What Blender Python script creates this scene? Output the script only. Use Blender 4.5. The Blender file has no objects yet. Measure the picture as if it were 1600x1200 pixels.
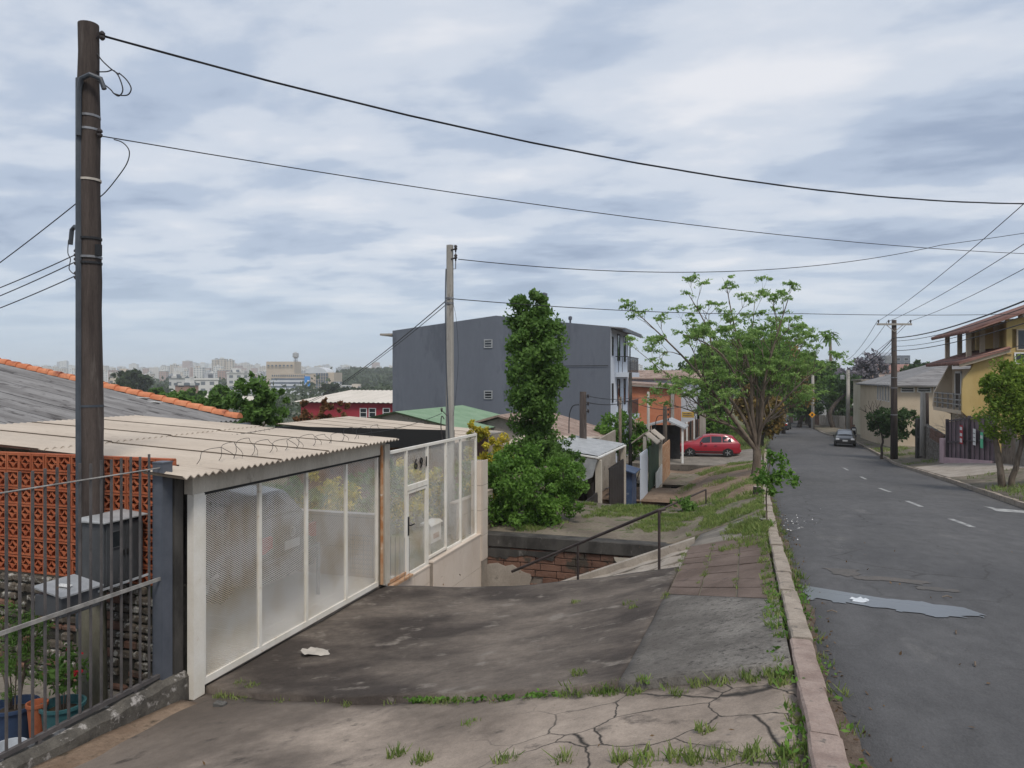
import bpy, math, random
import numpy as np
from mathutils import Vector, Matrix
random.seed(11)
RNG = np.random.default_rng(11)
SC = bpy.context.scene
COL = SC.collection

# ------------------------------------------------------------------ camera, sky, sun, exposure
CZ = 1.75                      # eye height over the kerb beside the camera
YAW = math.radians(17.6)       # camera looks 17.6 deg left of the street's direction (+Y)
F = 1150.0                     # focal length in pixels of the 1600 px wide photograph
SA, CA = math.sin(YAW), math.cos(YAW)
cam_d = bpy.data.cameras.new('camera')
cam = bpy.data.objects.new('camera', cam_d); COL.objects.link(cam)
cam.location = (0, 0, CZ)
cam.rotation_euler = (math.radians(90), 0, YAW)
cam_d.sensor_width = 36.0
cam_d.lens = 36.0 * F / 1600.0
cam_d.shift_y = -10.0 / 1600.0
cam_d.clip_start = 0.05
cam_d.clip_end = 20000
SC.camera = cam

SUN_EL, SUN_AZ = math.radians(56), math.radians(142)
w = bpy.data.worlds.new('World'); SC.world = w; w.use_nodes = True
nt = w.node_tree; nt.nodes.clear()
def N(t, **kw):
    n = nt.nodes.new(t)
    for k, v in kw.items(): setattr(n, k, v)
    return n
def L(a, b): nt.links.new(a, b)
out = N('ShaderNodeOutputWorld'); bg = N('ShaderNodeBackground'); bg.inputs[1].default_value = 0.1
sky = N('ShaderNodeTexSky', sky_type='NISHITA', sun_disc=False)
sky.sun_elevation = SUN_EL; sky.sun_rotation = SUN_AZ
tc = N('ShaderNodeTexCoord'); sep = N('ShaderNodeSeparateXYZ'); L(tc.outputs['Generated'], sep.inputs[0])
def MTH(op, a, b=None, clamp=False):
    n = N('ShaderNodeMath', operation=op); n.use_clamp = clamp
    for i, v in enumerate((a, b)):
        if v is None: continue
        if isinstance(v, (int, float)): n.inputs[i].default_value = v
        else: L(v, n.inputs[i])
    return n.outputs[0]
zp = MTH('ADD', MTH('MAXIMUM', sep.outputs[2], 0.0), 0.10)
u_ = MTH('DIVIDE', sep.outputs[0], zp); v_ = MTH('DIVIDE', sep.outputs[1], zp)
cmb = N('ShaderNodeCombineXYZ'); L(u_, cmb.inputs[0]); L(v_, cmb.inputs[1])
mp = N('ShaderNodeMapping'); L(cmb.outputs[0], mp.inputs[0])
mp.inputs['Rotation'].default_value = (0, 0, math.radians(-24)); mp.inputs['Scale'].default_value = (0.7, 1.0, 1.0)
n1 = N('ShaderNodeTexNoise'); L(mp.outputs[0], n1.inputs[0])
n1.inputs['Scale'].default_value = 1.7; n1.inputs['Detail'].default_value = 12; n1.inputs['Roughness'].default_value = 0.54; n1.inputs['Distortion'].default_value = 0.12
n2 = N('ShaderNodeTexNoise'); L(mp.outputs[0], n2.inputs[0])
n2.inputs['Scale'].default_value = 0.55; n2.inputs['Detail'].default_value = 4
nsum = MTH('ADD', MTH('MULTIPLY', n1.outputs[0], 0.62), MTH('MULTIPLY', n2.outputs[0], 0.38))
ramp = N('ShaderNodeValToRGB'); L(nsum, ramp.inputs[0])
ramp.color_ramp.interpolation = 'EASE'
els = ramp.color_ramp.elements
els[0].position = 0.37; els[0].color = (2.75, 3.35, 4.5, 1)
els[1].position = 0.62; els[1].color = (6.9, 7.0, 7.35, 1)
e = els.new(0.455); e.color = (3.95, 4.6, 5.7, 1)
e = els.new(0.52); e.color = (5.4, 5.85, 6.6, 1)
hz = N('ShaderNodeMapRange', interpolation_type='SMOOTHSTEP'); L(sep.outputs[2], hz.inputs[0])
hz.inputs[1].default_value = 0.0; hz.inputs[2].default_value = 0.17
mx = N('ShaderNodeMix', data_type='RGBA'); L(hz.outputs[0], mx.inputs[0])
mx.inputs[6].default_value = (4.2, 5.1, 6.25, 1); L(ramp.outputs[0], mx.inputs[7])
mx2 = N('ShaderNodeMix', data_type='RGBA'); mx2.inputs[0].default_value = 0.08
L(mx.outputs[2], mx2.inputs[6]); L(sky.outputs[0], mx2.inputs[7])
L(mx2.outputs[2], bg.inputs[0]); L(bg.outputs[0], out.inputs[0])

sun_d = bpy.data.lights.new('sun', 'SUN'); sun_d.energy = 1.9; sun_d.angle = math.radians(14); sun_d.color = (1.0, 0.93, 0.83)
sun = bpy.data.objects.new('sun', sun_d); COL.objects.link(sun)
# the sun stands behind the camera, high, a little to the right
sdir = Vector((math.sin(SUN_AZ) * math.cos(SUN_EL), math.cos(SUN_AZ) * math.cos(SUN_EL), math.sin(SUN_EL)))
sun.rotation_euler = sdir.to_track_quat('Z', 'Y').to_euler()
SC.view_settings.view_transform = 'Standard'; SC.view_settings.look = 'None'
SC.view_settings.exposure = 0.32; SC.view_settings.gamma = 1.0; SC.view_settings.use_curve_mapping = False
SC.cycles.volume_bounces = 1
SC.cycles.max_bounces = 8; SC.cycles.transparent_max_bounces = 24

# ------------------------------------------------------------------ plan: pixel <-> place (design aid)
def XY(px, d):
    r = (px - 800) / F * d
    return (-d * SA + r * CA, d * CA + r * SA)
def Z(py, d): return CZ - (py - 590) / F * d
def P(px, py, d):
    x, y = XY(px, d); return Vector((x, y, Z(py, d)))
def dx(px, x): return x / (-SA + (px - 800) / F * CA)
def dy(px, y): return y / (CA + (px - 800) / F * SA)

# ------------------------------------------------------------------ mesh builder
class MB:
    def __init__(s): s.v = []; s.f = []; s.m = []; s.mi = 0
    def face(s, idx): s.f.append(tuple(idx)); s.m.append(s.mi)
    def poly(s, pts):
        b = len(s.v); s.v += [tuple(p) for p in pts]; s.face(range(b, b + len(pts)))
    def hexa(s, p):           # 8 corners: bottom 4 ccw, top 4 ccw
        b = len(s.v); s.v += [tuple(q) for q in p]
        for q in ((3,2,1,0),(4,5,6,7),(0,1,5,4),(1,2,6,5),(2,3,7,6),(3,0,4,7)): s.face([b + i for i in q])
    def box(s, a, c):
        x0,y0,z0 = a; x1,y1,z1 = c
        s.hexa([(x0,y0,z0),(x1,y0,z0),(x1,y1,z0),(x0,y1,z0),(x0,y0,z1),(x1,y0,z1),(x1,y1,z1),(x0,y1,z1)])
    def bbox(s, a, c, b):     # box with chamfered top/vertical edges (cheap bevel)
        x0,y0,z0 = a; x1,y1,z1 = c
        s.loft([[(x0+b,y0+b,z0),(x1-b,y0+b,z0),(x1-b,y1-b,z0),(x0+b,y1-b,z0)],
                [(x0,y0,z0+b),(x1,y0,z0+b),(x1,y1,z0+b),(x0,y1,z0+b)],
                [(x0,y0,z1-b),(x1,y0,z1-b),(x1,y1,z1-b),(x0,y1,z1-b)],
                [(x0+b,y0+b,z1),(x1-b,y0+b,z1),(x1-b,y1-b,z1),(x0+b,y1-b,z1)]])
    def obox(s, c, sx, sy, sz, M=None):
        M = M or Matrix(); c = Vector(c); q = []
        for z in (-1, 1):
            for x, y in ((-1,-1),(1,-1),(1,1),(-1,1)): q.append(c + M @ Vector((x*sx/2, y*sy/2, z*sz/2)))
        s.hexa(q)
    def beam(s, a, b, w_, h_, up=(0,0,1)):
        a = Vector(a); b = Vector(b); d = (b - a).normalized(); up = Vector(up)
        if abs(d.dot(up)) > .99: up = Vector((0,1,0))
        x = d.cross(up).normalized(); u = x.cross(d)
        q = []
        for p in (a, b):
            q.append([p - x*w_/2 - u*h_/2, p + x*w_/2 - u*h_/2, p + x*w_/2 + u*h_/2, p - x*w_/2 + u*h_/2])
        s.loft(q)
    def loft(s, rings, cap=True, closed=True):
        n = len(rings[0]); b = len(s.v)
        for r in rings: s.v += [tuple(p) for p in r]
        for i in range(len(rings) - 1):
            for j in range(n if closed else n - 1):
                k = (j + 1) % n
                s.face((b+i*n+j, b+i*n+k, b+(i+1)*n+k, b+(i+1)*n+j))
        if cap:
            s.face([b + j for j in reversed(range(n))]); s.face([b + (len(rings)-1)*n + j for j in range(n)])
    def tube(s, pts, r, n=6, cap=True):
        pts = [Vector(p) for p in pts]; m = len(pts)
        rr = r if isinstance(r, (list, tuple)) else [r] * m
        rings = []; prev = None
        for i, p in enumerate(pts):
            d = (pts[min(i+1, m-1)] - pts[max(i-1, 0)])
            d = d.normalized() if d.length > 1e-9 else Vector((0,0,1))
            if prev is None:
                a = Vector((0,0,1)) if abs(d.z) < .9 else Vector((1,0,0))
                u = d.cross(a).normalized()
            else:
                u = prev - d * prev.dot(d)
                u = u.normalized() if u.length > 1e-6 else d.orthogonal().normalized()
            prev = u; v = d.cross(u)
            rings.append([p + (u*math.cos(2*math.pi*k/n) + v*math.sin(2*math.pi*k/n)) * rr[i] for k in range(n)])
        s.loft(rings, cap)
    def lathe(s, prof, c=(0,0,0), n=16, cap=True):
        c = Vector(c)
        s.loft([[c + Vector((r*math.cos(2*math.pi*k/n), r*math.sin(2*math.pi*k/n), z)) for k in range(n)] for r, z in prof], cap)
    def extrude(s, pts, vec):
        vec = Vector(vec); s.loft([[Vector(p) for p in pts], [Vector(p) + vec for p in pts]])
    def grid(s, fn, us, vs, skirt=0):
        b = len(s.v); nu, nv = len(us), len(vs)
        for u in us:
            for v in vs: s.v.append(tuple(fn(u, v)))
        for i in range(nu-1):
            for j in range(nv-1): s.face((b+i*nv+j, b+(i+1)*nv+j, b+(i+1)*nv+j+1, b+i*nv+j+1))
        if skirt:
            ring = [i*nv for i in range(nu)] + [(nu-1)*nv + j for j in range(1, nv)] + [i*nv + nv-1 for i in range(nu-2, -1, -1)] + [j for j in range(nv-2, 0, -1)]
            c = len(s.v)
            for i in ring:
                x, y, z = s.v[b+i]; s.v.append((x, y, z - skirt))
            n = len(ring)
            for k in range(n): s.face((b+ring[k], c+k, c+(k+1) % n, b+ring[(k+1) % n]))
    def mesh(s, name, mats, off=(0,0,0)):
        me = bpy.data.meshes.new(name)
        o = Vector(off)
        v = [(p[0]-o.x, p[1]-o.y, p[2]-o.z) for p in s.v]
        me.from_pydata(v, [], s.f)
        for m in (mats if isinstance(mats, (list, tuple)) else [mats]): me.materials.append(m)
        if any(s.m): me.polygons.foreach_set('material_index', s.m)
        return me
    def build(s, name, mats, parent=None, smooth=False, local=False, origin=None):
        off = Vector((0,0,0))
        if not local:
            off = wloc(parent) if parent is not None else Vector(origin or (0,0,0))
        me = s.mesh(name, mats, off)
        if smooth:
            me.polygons.foreach_set('use_smooth', [True] * len(me.polygons))
            if smooth != 'all':
                try: me.set_sharp_from_angle(angle=math.radians(38))
                except Exception: pass
        me.update()
        o = bpy.data.objects.new(name, me); COL.objects.link(o)
        if parent is not None: o.parent = parent
        elif not local: o.location = off
        return o
def wloc(o):
    p = Vector((0,0,0))
    while o is not None: p = p + o.location; o = o.parent
    return p
def tag(o, label, cat, group=None):
    o['label'] = label; o['category'] = cat
    if group: o['group'] = group
    return o
def thing(name, label, cat, loc=(0,0,0), group=None, rz=0):
    o = bpy.data.objects.new(name, None); COL.objects.link(o); o.empty_display_size = .2
    o.location = loc; o.rotation_euler = (0, 0, rz)
    return tag(o, label, cat, group)
def struct(o): o['kind'] = 'structure'; return o
def stuff(o): o['kind'] = 'stuff'; return o
def kid(src, parent, loc=None, name=None):
    c = src.copy(); COL.objects.link(c); c.parent = parent
    if loc is not None: c.location = loc
    return c
def inst(name, me, parent, loc=(0,0,0), rot=(0,0,0), scale=(1,1,1)):
    o = bpy.data.objects.new(name, me); COL.objects.link(o); o.parent = parent
    o.location = loc; o.rotation_euler = rot; o.scale = scale
    return o
def copy_thing(o, loc, rz=None, label=None):
    r = o.copy(); COL.objects.link(r); r.location = loc
    if rz is not None: r.rotation_euler = (0, 0, rz)
    if label: r['label'] = label
    for c in o.children:
        d = c.copy(); COL.objects.link(d); d.parent = r
        for g in c.children:
            e = g.copy(); COL.objects.link(e); e.parent = d
    return r

# ------------------------------------------------------------------ materials
def mat(name, c1, c2=None, scale=3.0, rough=.85, bump=.0, bscale=None, c3=None, s3=12.0, t3=.58, metal=0, stretch=(1,1,1), spec=.3, fine=.12, lo=.38, hi=.62):
    m = bpy.data.materials.new(name); m.use_nodes = True
    t = m.node_tree; b = t.nodes['Principled BSDF']
    b.inputs['Roughness'].default_value = rough; b.inputs['Metallic'].default_value = metal
    b.inputs['Specular IOR Level'].default_value = spec
    g = t.nodes.new('ShaderNodeNewGeometry'); mp = t.nodes.new('ShaderNodeMapping')
    t.links.new(g.outputs['Position'], mp.inputs[0]); mp.inputs['Scale'].default_value = stretch
    def noise(sc, det=6, ro=.6):
        n = t.nodes.new('ShaderNodeTexNoise'); t.links.new(mp.outputs[0], n.inputs[0])
        n.inputs['Scale'].default_value = sc; n.inputs['Detail'].default_value = det; n.inputs['Roughness'].default_value = ro
        return n.outputs[0]
    def rng(src, a, bb):
        n = t.nodes.new('ShaderNodeMapRange'); t.links.new(src, n.inputs[0]); n.inputs[1].default_value = a; n.inputs[2].default_value = bb
        return n.outputs[0]
    def mix(f, a, bb, mode='MIX'):
        n = t.nodes.new('ShaderNodeMix'); n.data_type = 'RGBA'; n.blend_type = mode
        if isinstance(f, float): n.inputs[0].default_value = f
        else: t.links.new(f, n.inputs[0])
        for i, v in ((6, a), (7, bb)):
            if isinstance(v, tuple): n.inputs[i].default_value = (*v[:3], 1)
            else: t.links.new(v, n.inputs[i])
        return n.outputs[2]
    col = c1
    if c2: col = mix(rng(noise(scale), lo, hi), c1, c2)
    if c3: col = mix(rng(noise(s3, 5, .65), t3, t3 + .10), col, c3)
    if fine:
        fa = t.nodes.new('ShaderNodeMath'); fa.operation = 'ADD'; fb_ = t.nodes.new('ShaderNodeMath'); fb_.operation = 'MULTIPLY'; fb_.inputs[1].default_value = .5
        t.links.new(noise(scale * 14 if c2 else 40, 4, .7), fa.inputs[0]); t.links.new(noise(max(70, scale*30), 3, .8), fa.inputs[1]); t.links.new(fa.outputs[0], fb_.inputs[0])
        fn = rng(fb_.outputs[0], .33, .67)
        gy = t.nodes.new('ShaderNodeMapRange'); t.links.new(fn, gy.inputs[0]); gy.inputs[3].default_value = 1 - fine; gy.inputs[4].default_value = 1 + fine
        n = t.nodes.new('ShaderNodeVectorMath'); n.operation = 'SCALE'
        if isinstance(col, tuple): n.inputs[0].default_value = col[:3]
        else: t.links.new(col, n.inputs[0])
        t.links.new(gy.outputs[0], n.inputs['Scale']); col = n.outputs[0]
    if isinstance(col, tuple): b.inputs['Base Color'].default_value = (*col[:3], 1)
    else: t.links.new(col, b.inputs['Base Color'])
    if bump:
        bn = t.nodes.new('ShaderNodeBump'); bn.inputs['Strength'].default_value = 1.0; bn.inputs['Distance'].default_value = bump
        t.links.new(noise(bscale or scale * 8, 5, .7), bn.inputs['Height']); t.links.new(bn.outputs[0], b.inputs['Normal'])
    m['col'] = 1
    return m
def leafmat(name, c1, c2, scale=2.0, trans=.35, rough=.6, c3=None):
    m = bpy.data.materials.new(name); m.use_nodes = True
    t = m.node_tree; b = t.nodes['Principled BSDF']; o = t.nodes['Material Output']
    g = t.nodes.new('ShaderNodeNewGeometry')
    n = t.nodes.new('ShaderNodeTexNoise'); t.links.new(g.outputs['Position'], n.inputs[0]); n.inputs['Scale'].default_value = scale; n.inputs['Detail'].default_value = 3
    ri = t.nodes.new('ShaderNodeMath'); ri.operation = 'MULTIPLY_ADD'
    t.links.new(g.outputs['Random Per Island'], ri.inputs[0]); ri.inputs[1].default_value = .5; 
    mr = t.nodes.new('ShaderNodeMapRange'); t.links.new(n.outputs[0], mr.inputs[0]); mr.inputs[1].default_value = .35; mr.inputs[2].default_value = .65; mr.inputs[4].default_value = .6
    t.links.new(mr.outputs[0], ri.inputs[2])
    cr = t.nodes.new('ShaderNodeValToRGB'); t.links.new(ri.outputs[0], cr.inputs[0])
    cr.color_ramp.elements[0].color = (*c1, 1); cr.color_ramp.elements[1].color = (*c2, 1)
    if c3: e = cr.color_ramp.elements.new(.9); e.color = (*c3, 1)
    t.links.new(cr.outputs[0], b.inputs['Base Color']); b.inputs['Roughness'].default_value = rough; b.inputs['Specular IOR Level'].default_value = .25
    tr = t.nodes.new('ShaderNodeBsdfTranslucent'); t.links.new(cr.outputs[0], tr.inputs[0])
    mx = t.nodes.new('ShaderNodeMixShader'); mx.inputs[0].default_value = trans
    t.links.new(b.outputs[0], mx.inputs[1]); t.links.new(tr.outputs[0], mx.inputs[2]); t.links.new(mx.outputs[0], o.inputs[0])
    return m
def mesh_screen(name, col, py, pz, wire, axis=1):
    """expanded metal: diamond openings between strands"""
    m = bpy.data.materials.new(name); m.use_nodes = True
    t = m.node_tree; b = t.nodes['Principled BSDF']; o = t.nodes['Material Output']
    b.inputs['Base Color'].default_value = (*col, 1); b.inputs['Roughness'].default_value = .6
    g = t.nodes.new('ShaderNodeNewGeometry'); s = t.nodes.new('ShaderNodeSeparateXYZ'); t.links.new(g.outputs['Position'], s.inputs[0])
    def mt(op, a, bb=None):
        n = t.nodes.new('ShaderNodeMath'); n.operation = op
        for i, v in enumerate((a, bb)):
            if v is None: continue
            if isinstance(v, (int, float)): n.inputs[i].default_value = v
            else: t.links.new(v, n.inputs[i])
        return n.outputs[0]
    a = mt('DIVIDE', s.outputs[axis], py); c = mt('DIVIDE', s.outputs[2], pz)
    def dist(q): return mt('ABSOLUTE', mt('SUBTRACT', mt('FRACT', q), .5))
    d = mt('MAXIMUM', dist(mt('ADD', a, c)), dist(mt('SUBTRACT', a, c)))
    k = mt('GREATER_THAN', d, .5 - wire)
    tr = t.nodes.new('ShaderNodeBsdfTransparent'); mx = t.nodes.new('ShaderNodeMixShader')
    t.links.new(k, mx.inputs[0]); t.links.new(tr.outputs[0], mx.inputs[1]); t.links.new(b.outputs[0], mx.inputs[2]); t.links.new(mx.outputs[0], o.inputs[0])
    # rust and grime towards irregular patches
    n = t.nodes.new('ShaderNodeTexNoise'); t.links.new(g.outputs['Position'], n.inputs[0]); n.inputs['Scale'].default_value = 2.2; n.inputs['Detail'].default_value = 6
    r = t.nodes.new('ShaderNodeValToRGB'); t.links.new(n.outputs[0], r.inputs[0])
    r.color_ramp.elements[0].position = .45; r.color_ramp.elements[0].color = (*col, 1); r.color_ramp.elements[1].position = .75; r.color_ramp.elements[1].color = (col[0]*.75, col[1]*.66, col[2]*.52, 1)
    t.links.new(r.outputs[0], b.inputs['Base Color'])
    return m
def glassy(name, col=(.02,.025,.03), rough=.08):
    m = bpy.data.materials.new(name); m.use_nodes = True; b = m.node_tree.nodes['Principled BSDF']
    b.inputs['Base Color'].default_value = (*col, 1); b.inputs['Roughness'].default_value = rough; b.inputs['Specular IOR Level'].default_value = .6
    return m
def paint(name, col, rough=.3, coat=.4):
    m = bpy.data.materials.new(name); m.use_nodes = True; b = m.node_tree.nodes['Principled BSDF']
    b.inputs['Base Color'].default_value = (*col, 1); b.inputs['Roughness'].default_value = rough; b.inputs['Coat Weight'].default_value = coat; b.inputs['Coat Roughness'].default_value = .08
    return m
M = {}
M['asphalt'] = mat('asphalt', (.074,.073,.075), (.098,.096,.097), .35, .85, .006, 70, c3=(.125,.121,.118), s3=1.1, t3=.6, stretch=(1,.45,1), fine=.3)
def crack_layer(m, scale, width, amount, dist=.6):
    t = m.node_tree; b = t.nodes['Principled BSDF']; src = b.inputs['Base Color'].links[0].from_socket
    g = t.nodes.new('ShaderNodeNewGeometry'); nz = t.nodes.new('ShaderNodeTexNoise'); t.links.new(g.outputs['Position'], nz.inputs[0]); nz.inputs['Scale'].default_value = 1.3; nz.inputs['Detail'].default_value = 6
    va = t.nodes.new('ShaderNodeVectorMath'); va.operation = 'MULTIPLY_ADD'; t.links.new(nz.outputs['Color'], va.inputs[0]); va.inputs[1].default_value = (dist,dist,0); t.links.new(g.outputs['Position'], va.inputs[2])
    vo = t.nodes.new('ShaderNodeTexVoronoi'); vo.feature = 'DISTANCE_TO_EDGE'; vo.inputs['Scale'].default_value = scale; t.links.new(va.outputs[0], vo.inputs['Vector'])
    lt = t.nodes.new('ShaderNodeMapRange'); t.links.new(vo.outputs['Distance'], lt.inputs[0]); lt.inputs[1].default_value = width*.3; lt.inputs[2].default_value = width; lt.inputs[3].default_value = amount; lt.inputs[4].default_value = 0
    n2 = t.nodes.new('ShaderNodeTexNoise'); t.links.new(g.outputs['Position'], n2.inputs[0]); n2.inputs['Scale'].default_value = .5; mk = t.nodes.new('ShaderNodeMapRange'); t.links.new(n2.outputs[0], mk.inputs[0]); mk.inputs[1].default_value = .45; mk.inputs[2].default_value = .6
    mu = t.nodes.new('ShaderNodeMath'); mu.operation = 'MULTIPLY'; t.links.new(lt.outputs[0], mu.inputs[0]); t.links.new(mk.outputs[0], mu.inputs[1])
    mx = t.nodes.new('ShaderNodeMix'); mx.data_type = 'RGBA'; t.links.new(mu.outputs[0], mx.inputs[0]); t.links.new(src, mx.inputs[6]); mx.inputs[7].default_value = (.03,.028,.026,1); t.links.new(mx.outputs[2], b.inputs['Base Color'])
crack_layer(M['asphalt'], .55, .012, .7)
M['kerb'] = mat('kerb_stone_pink', (.23,.17,.145), (.32,.25,.215), 5, .9, .012, 22, c3=(.13,.115,.1), s3=9, fine=.25)
M['kerb_gray'] = mat('kerb_stone_tan', (.25,.21,.17), (.34,.29,.24), 4, .9, .012, 20, c3=(.13,.115,.1), s3=9, fine=.25)
M['dark_conc'] = mat('dark_stained_concrete', (.052,.042,.036), (.165,.137,.114), .75, .92, .006, 45, c3=(.2,.175,.15), s3=2.6, t3=.58, stretch=(.8,1.2,1), fine=.35, lo=.4, hi=.66)
M['mid_conc'] = mat('rough_gray_concrete', (.115,.112,.105), (.19,.183,.17), 1.4, .92, .008, 60, c3=(.055,.052,.05), s3=17, t3=.55, fine=.4)
M['paver'] = mat('brown_paver', (.105,.075,.06), (.155,.115,.095), 1.7, .9, .004, 40, c3=(.08,.06,.052), s3=6, t3=.6, fine=.25)
M['grout'] = mat('sandy_joint', (.14,.12,.09), (.19,.165,.13), 4, .95, .004, 40)
M['pale_conc'] = mat('pale_concrete', (.27,.235,.2), (.36,.32,.275), 1.5, .9, .004, 40, c3=(.16,.14,.12), s3=4, t3=.6, fine=.2)
M['old_conc'] = mat('old_gray_concrete', (.15,.135,.115), (.235,.21,.18), 1.2, .92, .006, 40, c3=(.075,.068,.058), s3=4, t3=.58, fine=.25)
M['dirt'] = mat('brown_dirt', (.155,.105,.072), (.24,.175,.125), 1.2, .95, .02, 12, c3=(.085,.065,.045), s3=5, t3=.58, fine=.3)
M['terrace'] = mat('mossy_old_paving', (.12,.1,.078), (.2,.17,.13), 1.1, .95, .012, 18, c3=(.06,.078,.03), s3=2.2, t3=.54, fine=.3)
M['grass_soil'] = mat('grassy_soil', (.07,.095,.03), (.17,.135,.09), .9, .95, .02, 14, fine=.3)
M['white_metal'] = mat('white_painted_steel', (.76,.73,.67), (.68,.64,.56), 2.5, .5, .0, c3=(.4,.25,.14), s3=5, t3=.645, fine=.06)
M['rust'] = mat('rusty_steel', (.34,.15,.06), (.45,.3,.19), 5, .8, .003, 30, c3=(.6,.55,.48), s3=6, t3=.6)
M['fence_gray'] = mat('blue_gray_steel', (.07,.08,.1), (.095,.105,.128), 4, .45, fine=.05)
M['bar_gray'] = mat('bar_gray_steel', (.07,.066,.067), (.11,.1,.098), 6, .55, c3=(.2,.13,.09), s3=14, t3=.66)
M['rail_worn'] = mat('worn_steel_rail', (.33,.32,.3), (.2,.19,.18), 8, .6, c3=(.25,.17,.12), s3=15, t3=.64)
M['terracotta'] = mat('terracotta', (.32,.085,.038), (.4,.128,.06), 3.0, .85, .002, 40, c3=(.27,.075,.035), s3=6, t3=.62, fine=.12)
M['ridge'] = mat('terracotta_ridge', (.48,.16,.075), (.6,.25,.13), 1.5, .85, .003, 30, c3=(.22,.075,.05), s3=1.3, t3=.56)
M['roof_beige'] = mat('weathered_beige_sheet', (.42,.36,.30), (.5,.435,.365), .9, .85, .0, c3=(.3,.25,.2), s3=5, t3=.64, fine=.06, stretch=(.5,1.6,1))
M['roof_gray'] = mat('weathered_gray_sheet', (.15,.145,.145), (.235,.23,.23), 1.0, .9, .0, c3=(.075,.07,.07), s3=3.5, t3=.55, stretch=(.35,2.4,1), fine=.12)
M['roof_green'] = mat('green_sheet', (.16,.25,.165), (.2,.29,.2), 1.2, .7)
M['black_conc'] = mat('blackened_plaster', (.032,.03,.028), (.075,.07,.064), 2.2, .9, .006, 30, c3=(.15,.14,.13), s3=5, t3=.62, stretch=(1,1,.5))
M['cream_plaster'] = mat('dirty_white_plaster', (.52,.48,.41), (.4,.36,.3), 2.0, .9, .003, 30, c3=(.2,.17,.14), s3=3, t3=.62, stretch=(1,1,.4))
M['tile_beige'] = mat('beige_tile', (.56,.475,.4), (.62,.54,.465), 1.1, .4, .0, c3=(.4,.33,.27), s3=2.5, t3=.64, fine=.04)
M['tile_white'] = mat('white_floor_tile', (.72,.69,.63), (.78,.75,.7), 1.0, .3, fine=.03)
M['joint_dark'] = mat('tile_joint', (.22,.19,.16), (.3,.26,.22), 4, .9)
M['wood_pole'] = mat('weathered_wood', (.042,.033,.03), (.08,.064,.057), 6, .9, .008, 26, c3=(.115,.1,.09), s3=7, t3=.6, stretch=(1,1,.09), fine=.3)
M['pole_foot'] = mat('mossy_pole_foot', (.12,.115,.085), (.22,.21,.17), 3, .9, .006, 30, c3=(.055,.06,.035), s3=4, t3=.55, stretch=(1,1,.3))
M['conc_pole'] = mat('concrete_pole', (.28,.265,.24), (.37,.35,.32), 3, .9, .003, 30, c3=(.14,.13,.12), s3=4, t3=.62, stretch=(1,1,.25))
M['conduit'] = mat('blue_gray_pvc', (.05,.06,.075), (.07,.08,.095), 6, .5)
M['steel_band'] = mat('galvanised_band', (.3,.31,.33), (.2,.2,.21), 8, .5, metal=.5)
M['cable'] = mat('black_cable', (.022,.023,.026), None, fine=0, rough=.6)
M['insul'] = mat('dark_insulator', (.035,.03,.03), (.06,.05,.05), 8, .3)
M['gray_box'] = mat('gray_painted_box', (.06,.064,.07), (.085,.09,.098), 3.5, .45, c3=(.16,.165,.17), s3=9, t3=.68, stretch=(1,1,.5))
M['gray_light'] = mat('gray_zinc', (.27,.28,.29), (.36,.37,.38), 4, .45)
M['dark_void'] = mat('dark_opening', (.012,.012,.013), None, fine=0, rough=.9)
M['rubble'] = mat('mossy_rubble', (.06,.052,.042), (.12,.1,.08), 3, .95, .02, 16, c3=(.36,.35,.32), s3=11, t3=.53, fine=.3)
M['rubble_mortar'] = mat('dark_mortar', (.025,.024,.02), (.06,.055,.045), 5, .95, .02, 14, c3=(.04,.055,.022), s3=3, t3=.55)
M['old_brick'] = mat('old_red_brick', (.115,.062,.045), (.19,.105,.075), 2.5, .92, .012, 25, c3=(.06,.05,.04), s3=3, t3=.52, fine=.2)
M['brick_orange'] = mat('orange_hollow_brick', (.46,.17,.09), (.53,.22,.125), 1.5, .9, c3=(.36,.12,.065), s3=3, t3=.62)
M['mortar'] = mat('gray_mortar', (.16,.135,.115), (.22,.19,.165), 3, .95, .006, 30)
M['teal'] = mat('teal_plastic', (.045,.13,.14), (.06,.16,.17), 3, .4)
M['white_plastic'] = mat('white_plastic', (.6,.63,.66), (.5,.53,.56), 4, .4)
M['soil'] = mat('pot_soil', (.04,.03,.02), (.06,.045,.03), 9, .95)
M['black_paint'] = mat('black_painted_steel', (.018,.017,.018), (.035,.032,.033), 4, .5)
M['brown_rail'] = mat('dark_brown_rail', (.035,.027,.026), (.06,.045,.042), 5, .5, c3=(.13,.07,.04), s3=12, t3=.68)
M['blue_steel'] = mat('blue_painted_steel', (.03,.05,.105), (.045,.075,.14), 2, .5, c3=(.16,.19,.23), s3=4, t3=.64)
M['green_sheet'] = mat('dark_green_sheet', (.022,.05,.03), (.035,.07,.042), 2, .6)
M['bldg_gray'] = mat('blue_gray_render', (.122,.135,.163), (.14,.154,.185), .35, .85, .003, 20, c3=(.1,.111,.136), s3=.7, t3=.54, stretch=(1,1,.3), fine=.08)
M['bldg_white'] = mat('pale_blue_render', (.5,.55,.62), (.56,.6,.66), .6, .8, fine=.04)
M['bark'] = mat('grey_brown_bark', (.12,.092,.07), (.2,.16,.125), 5, .95, .012, 20, c3=(.07,.055,.042), s3=6, t3=.55, stretch=(1,1,.4))
M['bark_dark'] = mat('dark_bark', (.05,.04,.034), (.095,.078,.064), 5, .95, .012, 20, c3=(.08,.085,.05), s3=6, t3=.6, stretch=(1,1,.4))
M['glass'] = glassy('dark_window_glass')
M['glass_sky'] = glassy('sky_reflection_glass', (.16,.18,.21), .08)  # windscreen glass, reflection of the overcast sky put into its base colour
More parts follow.
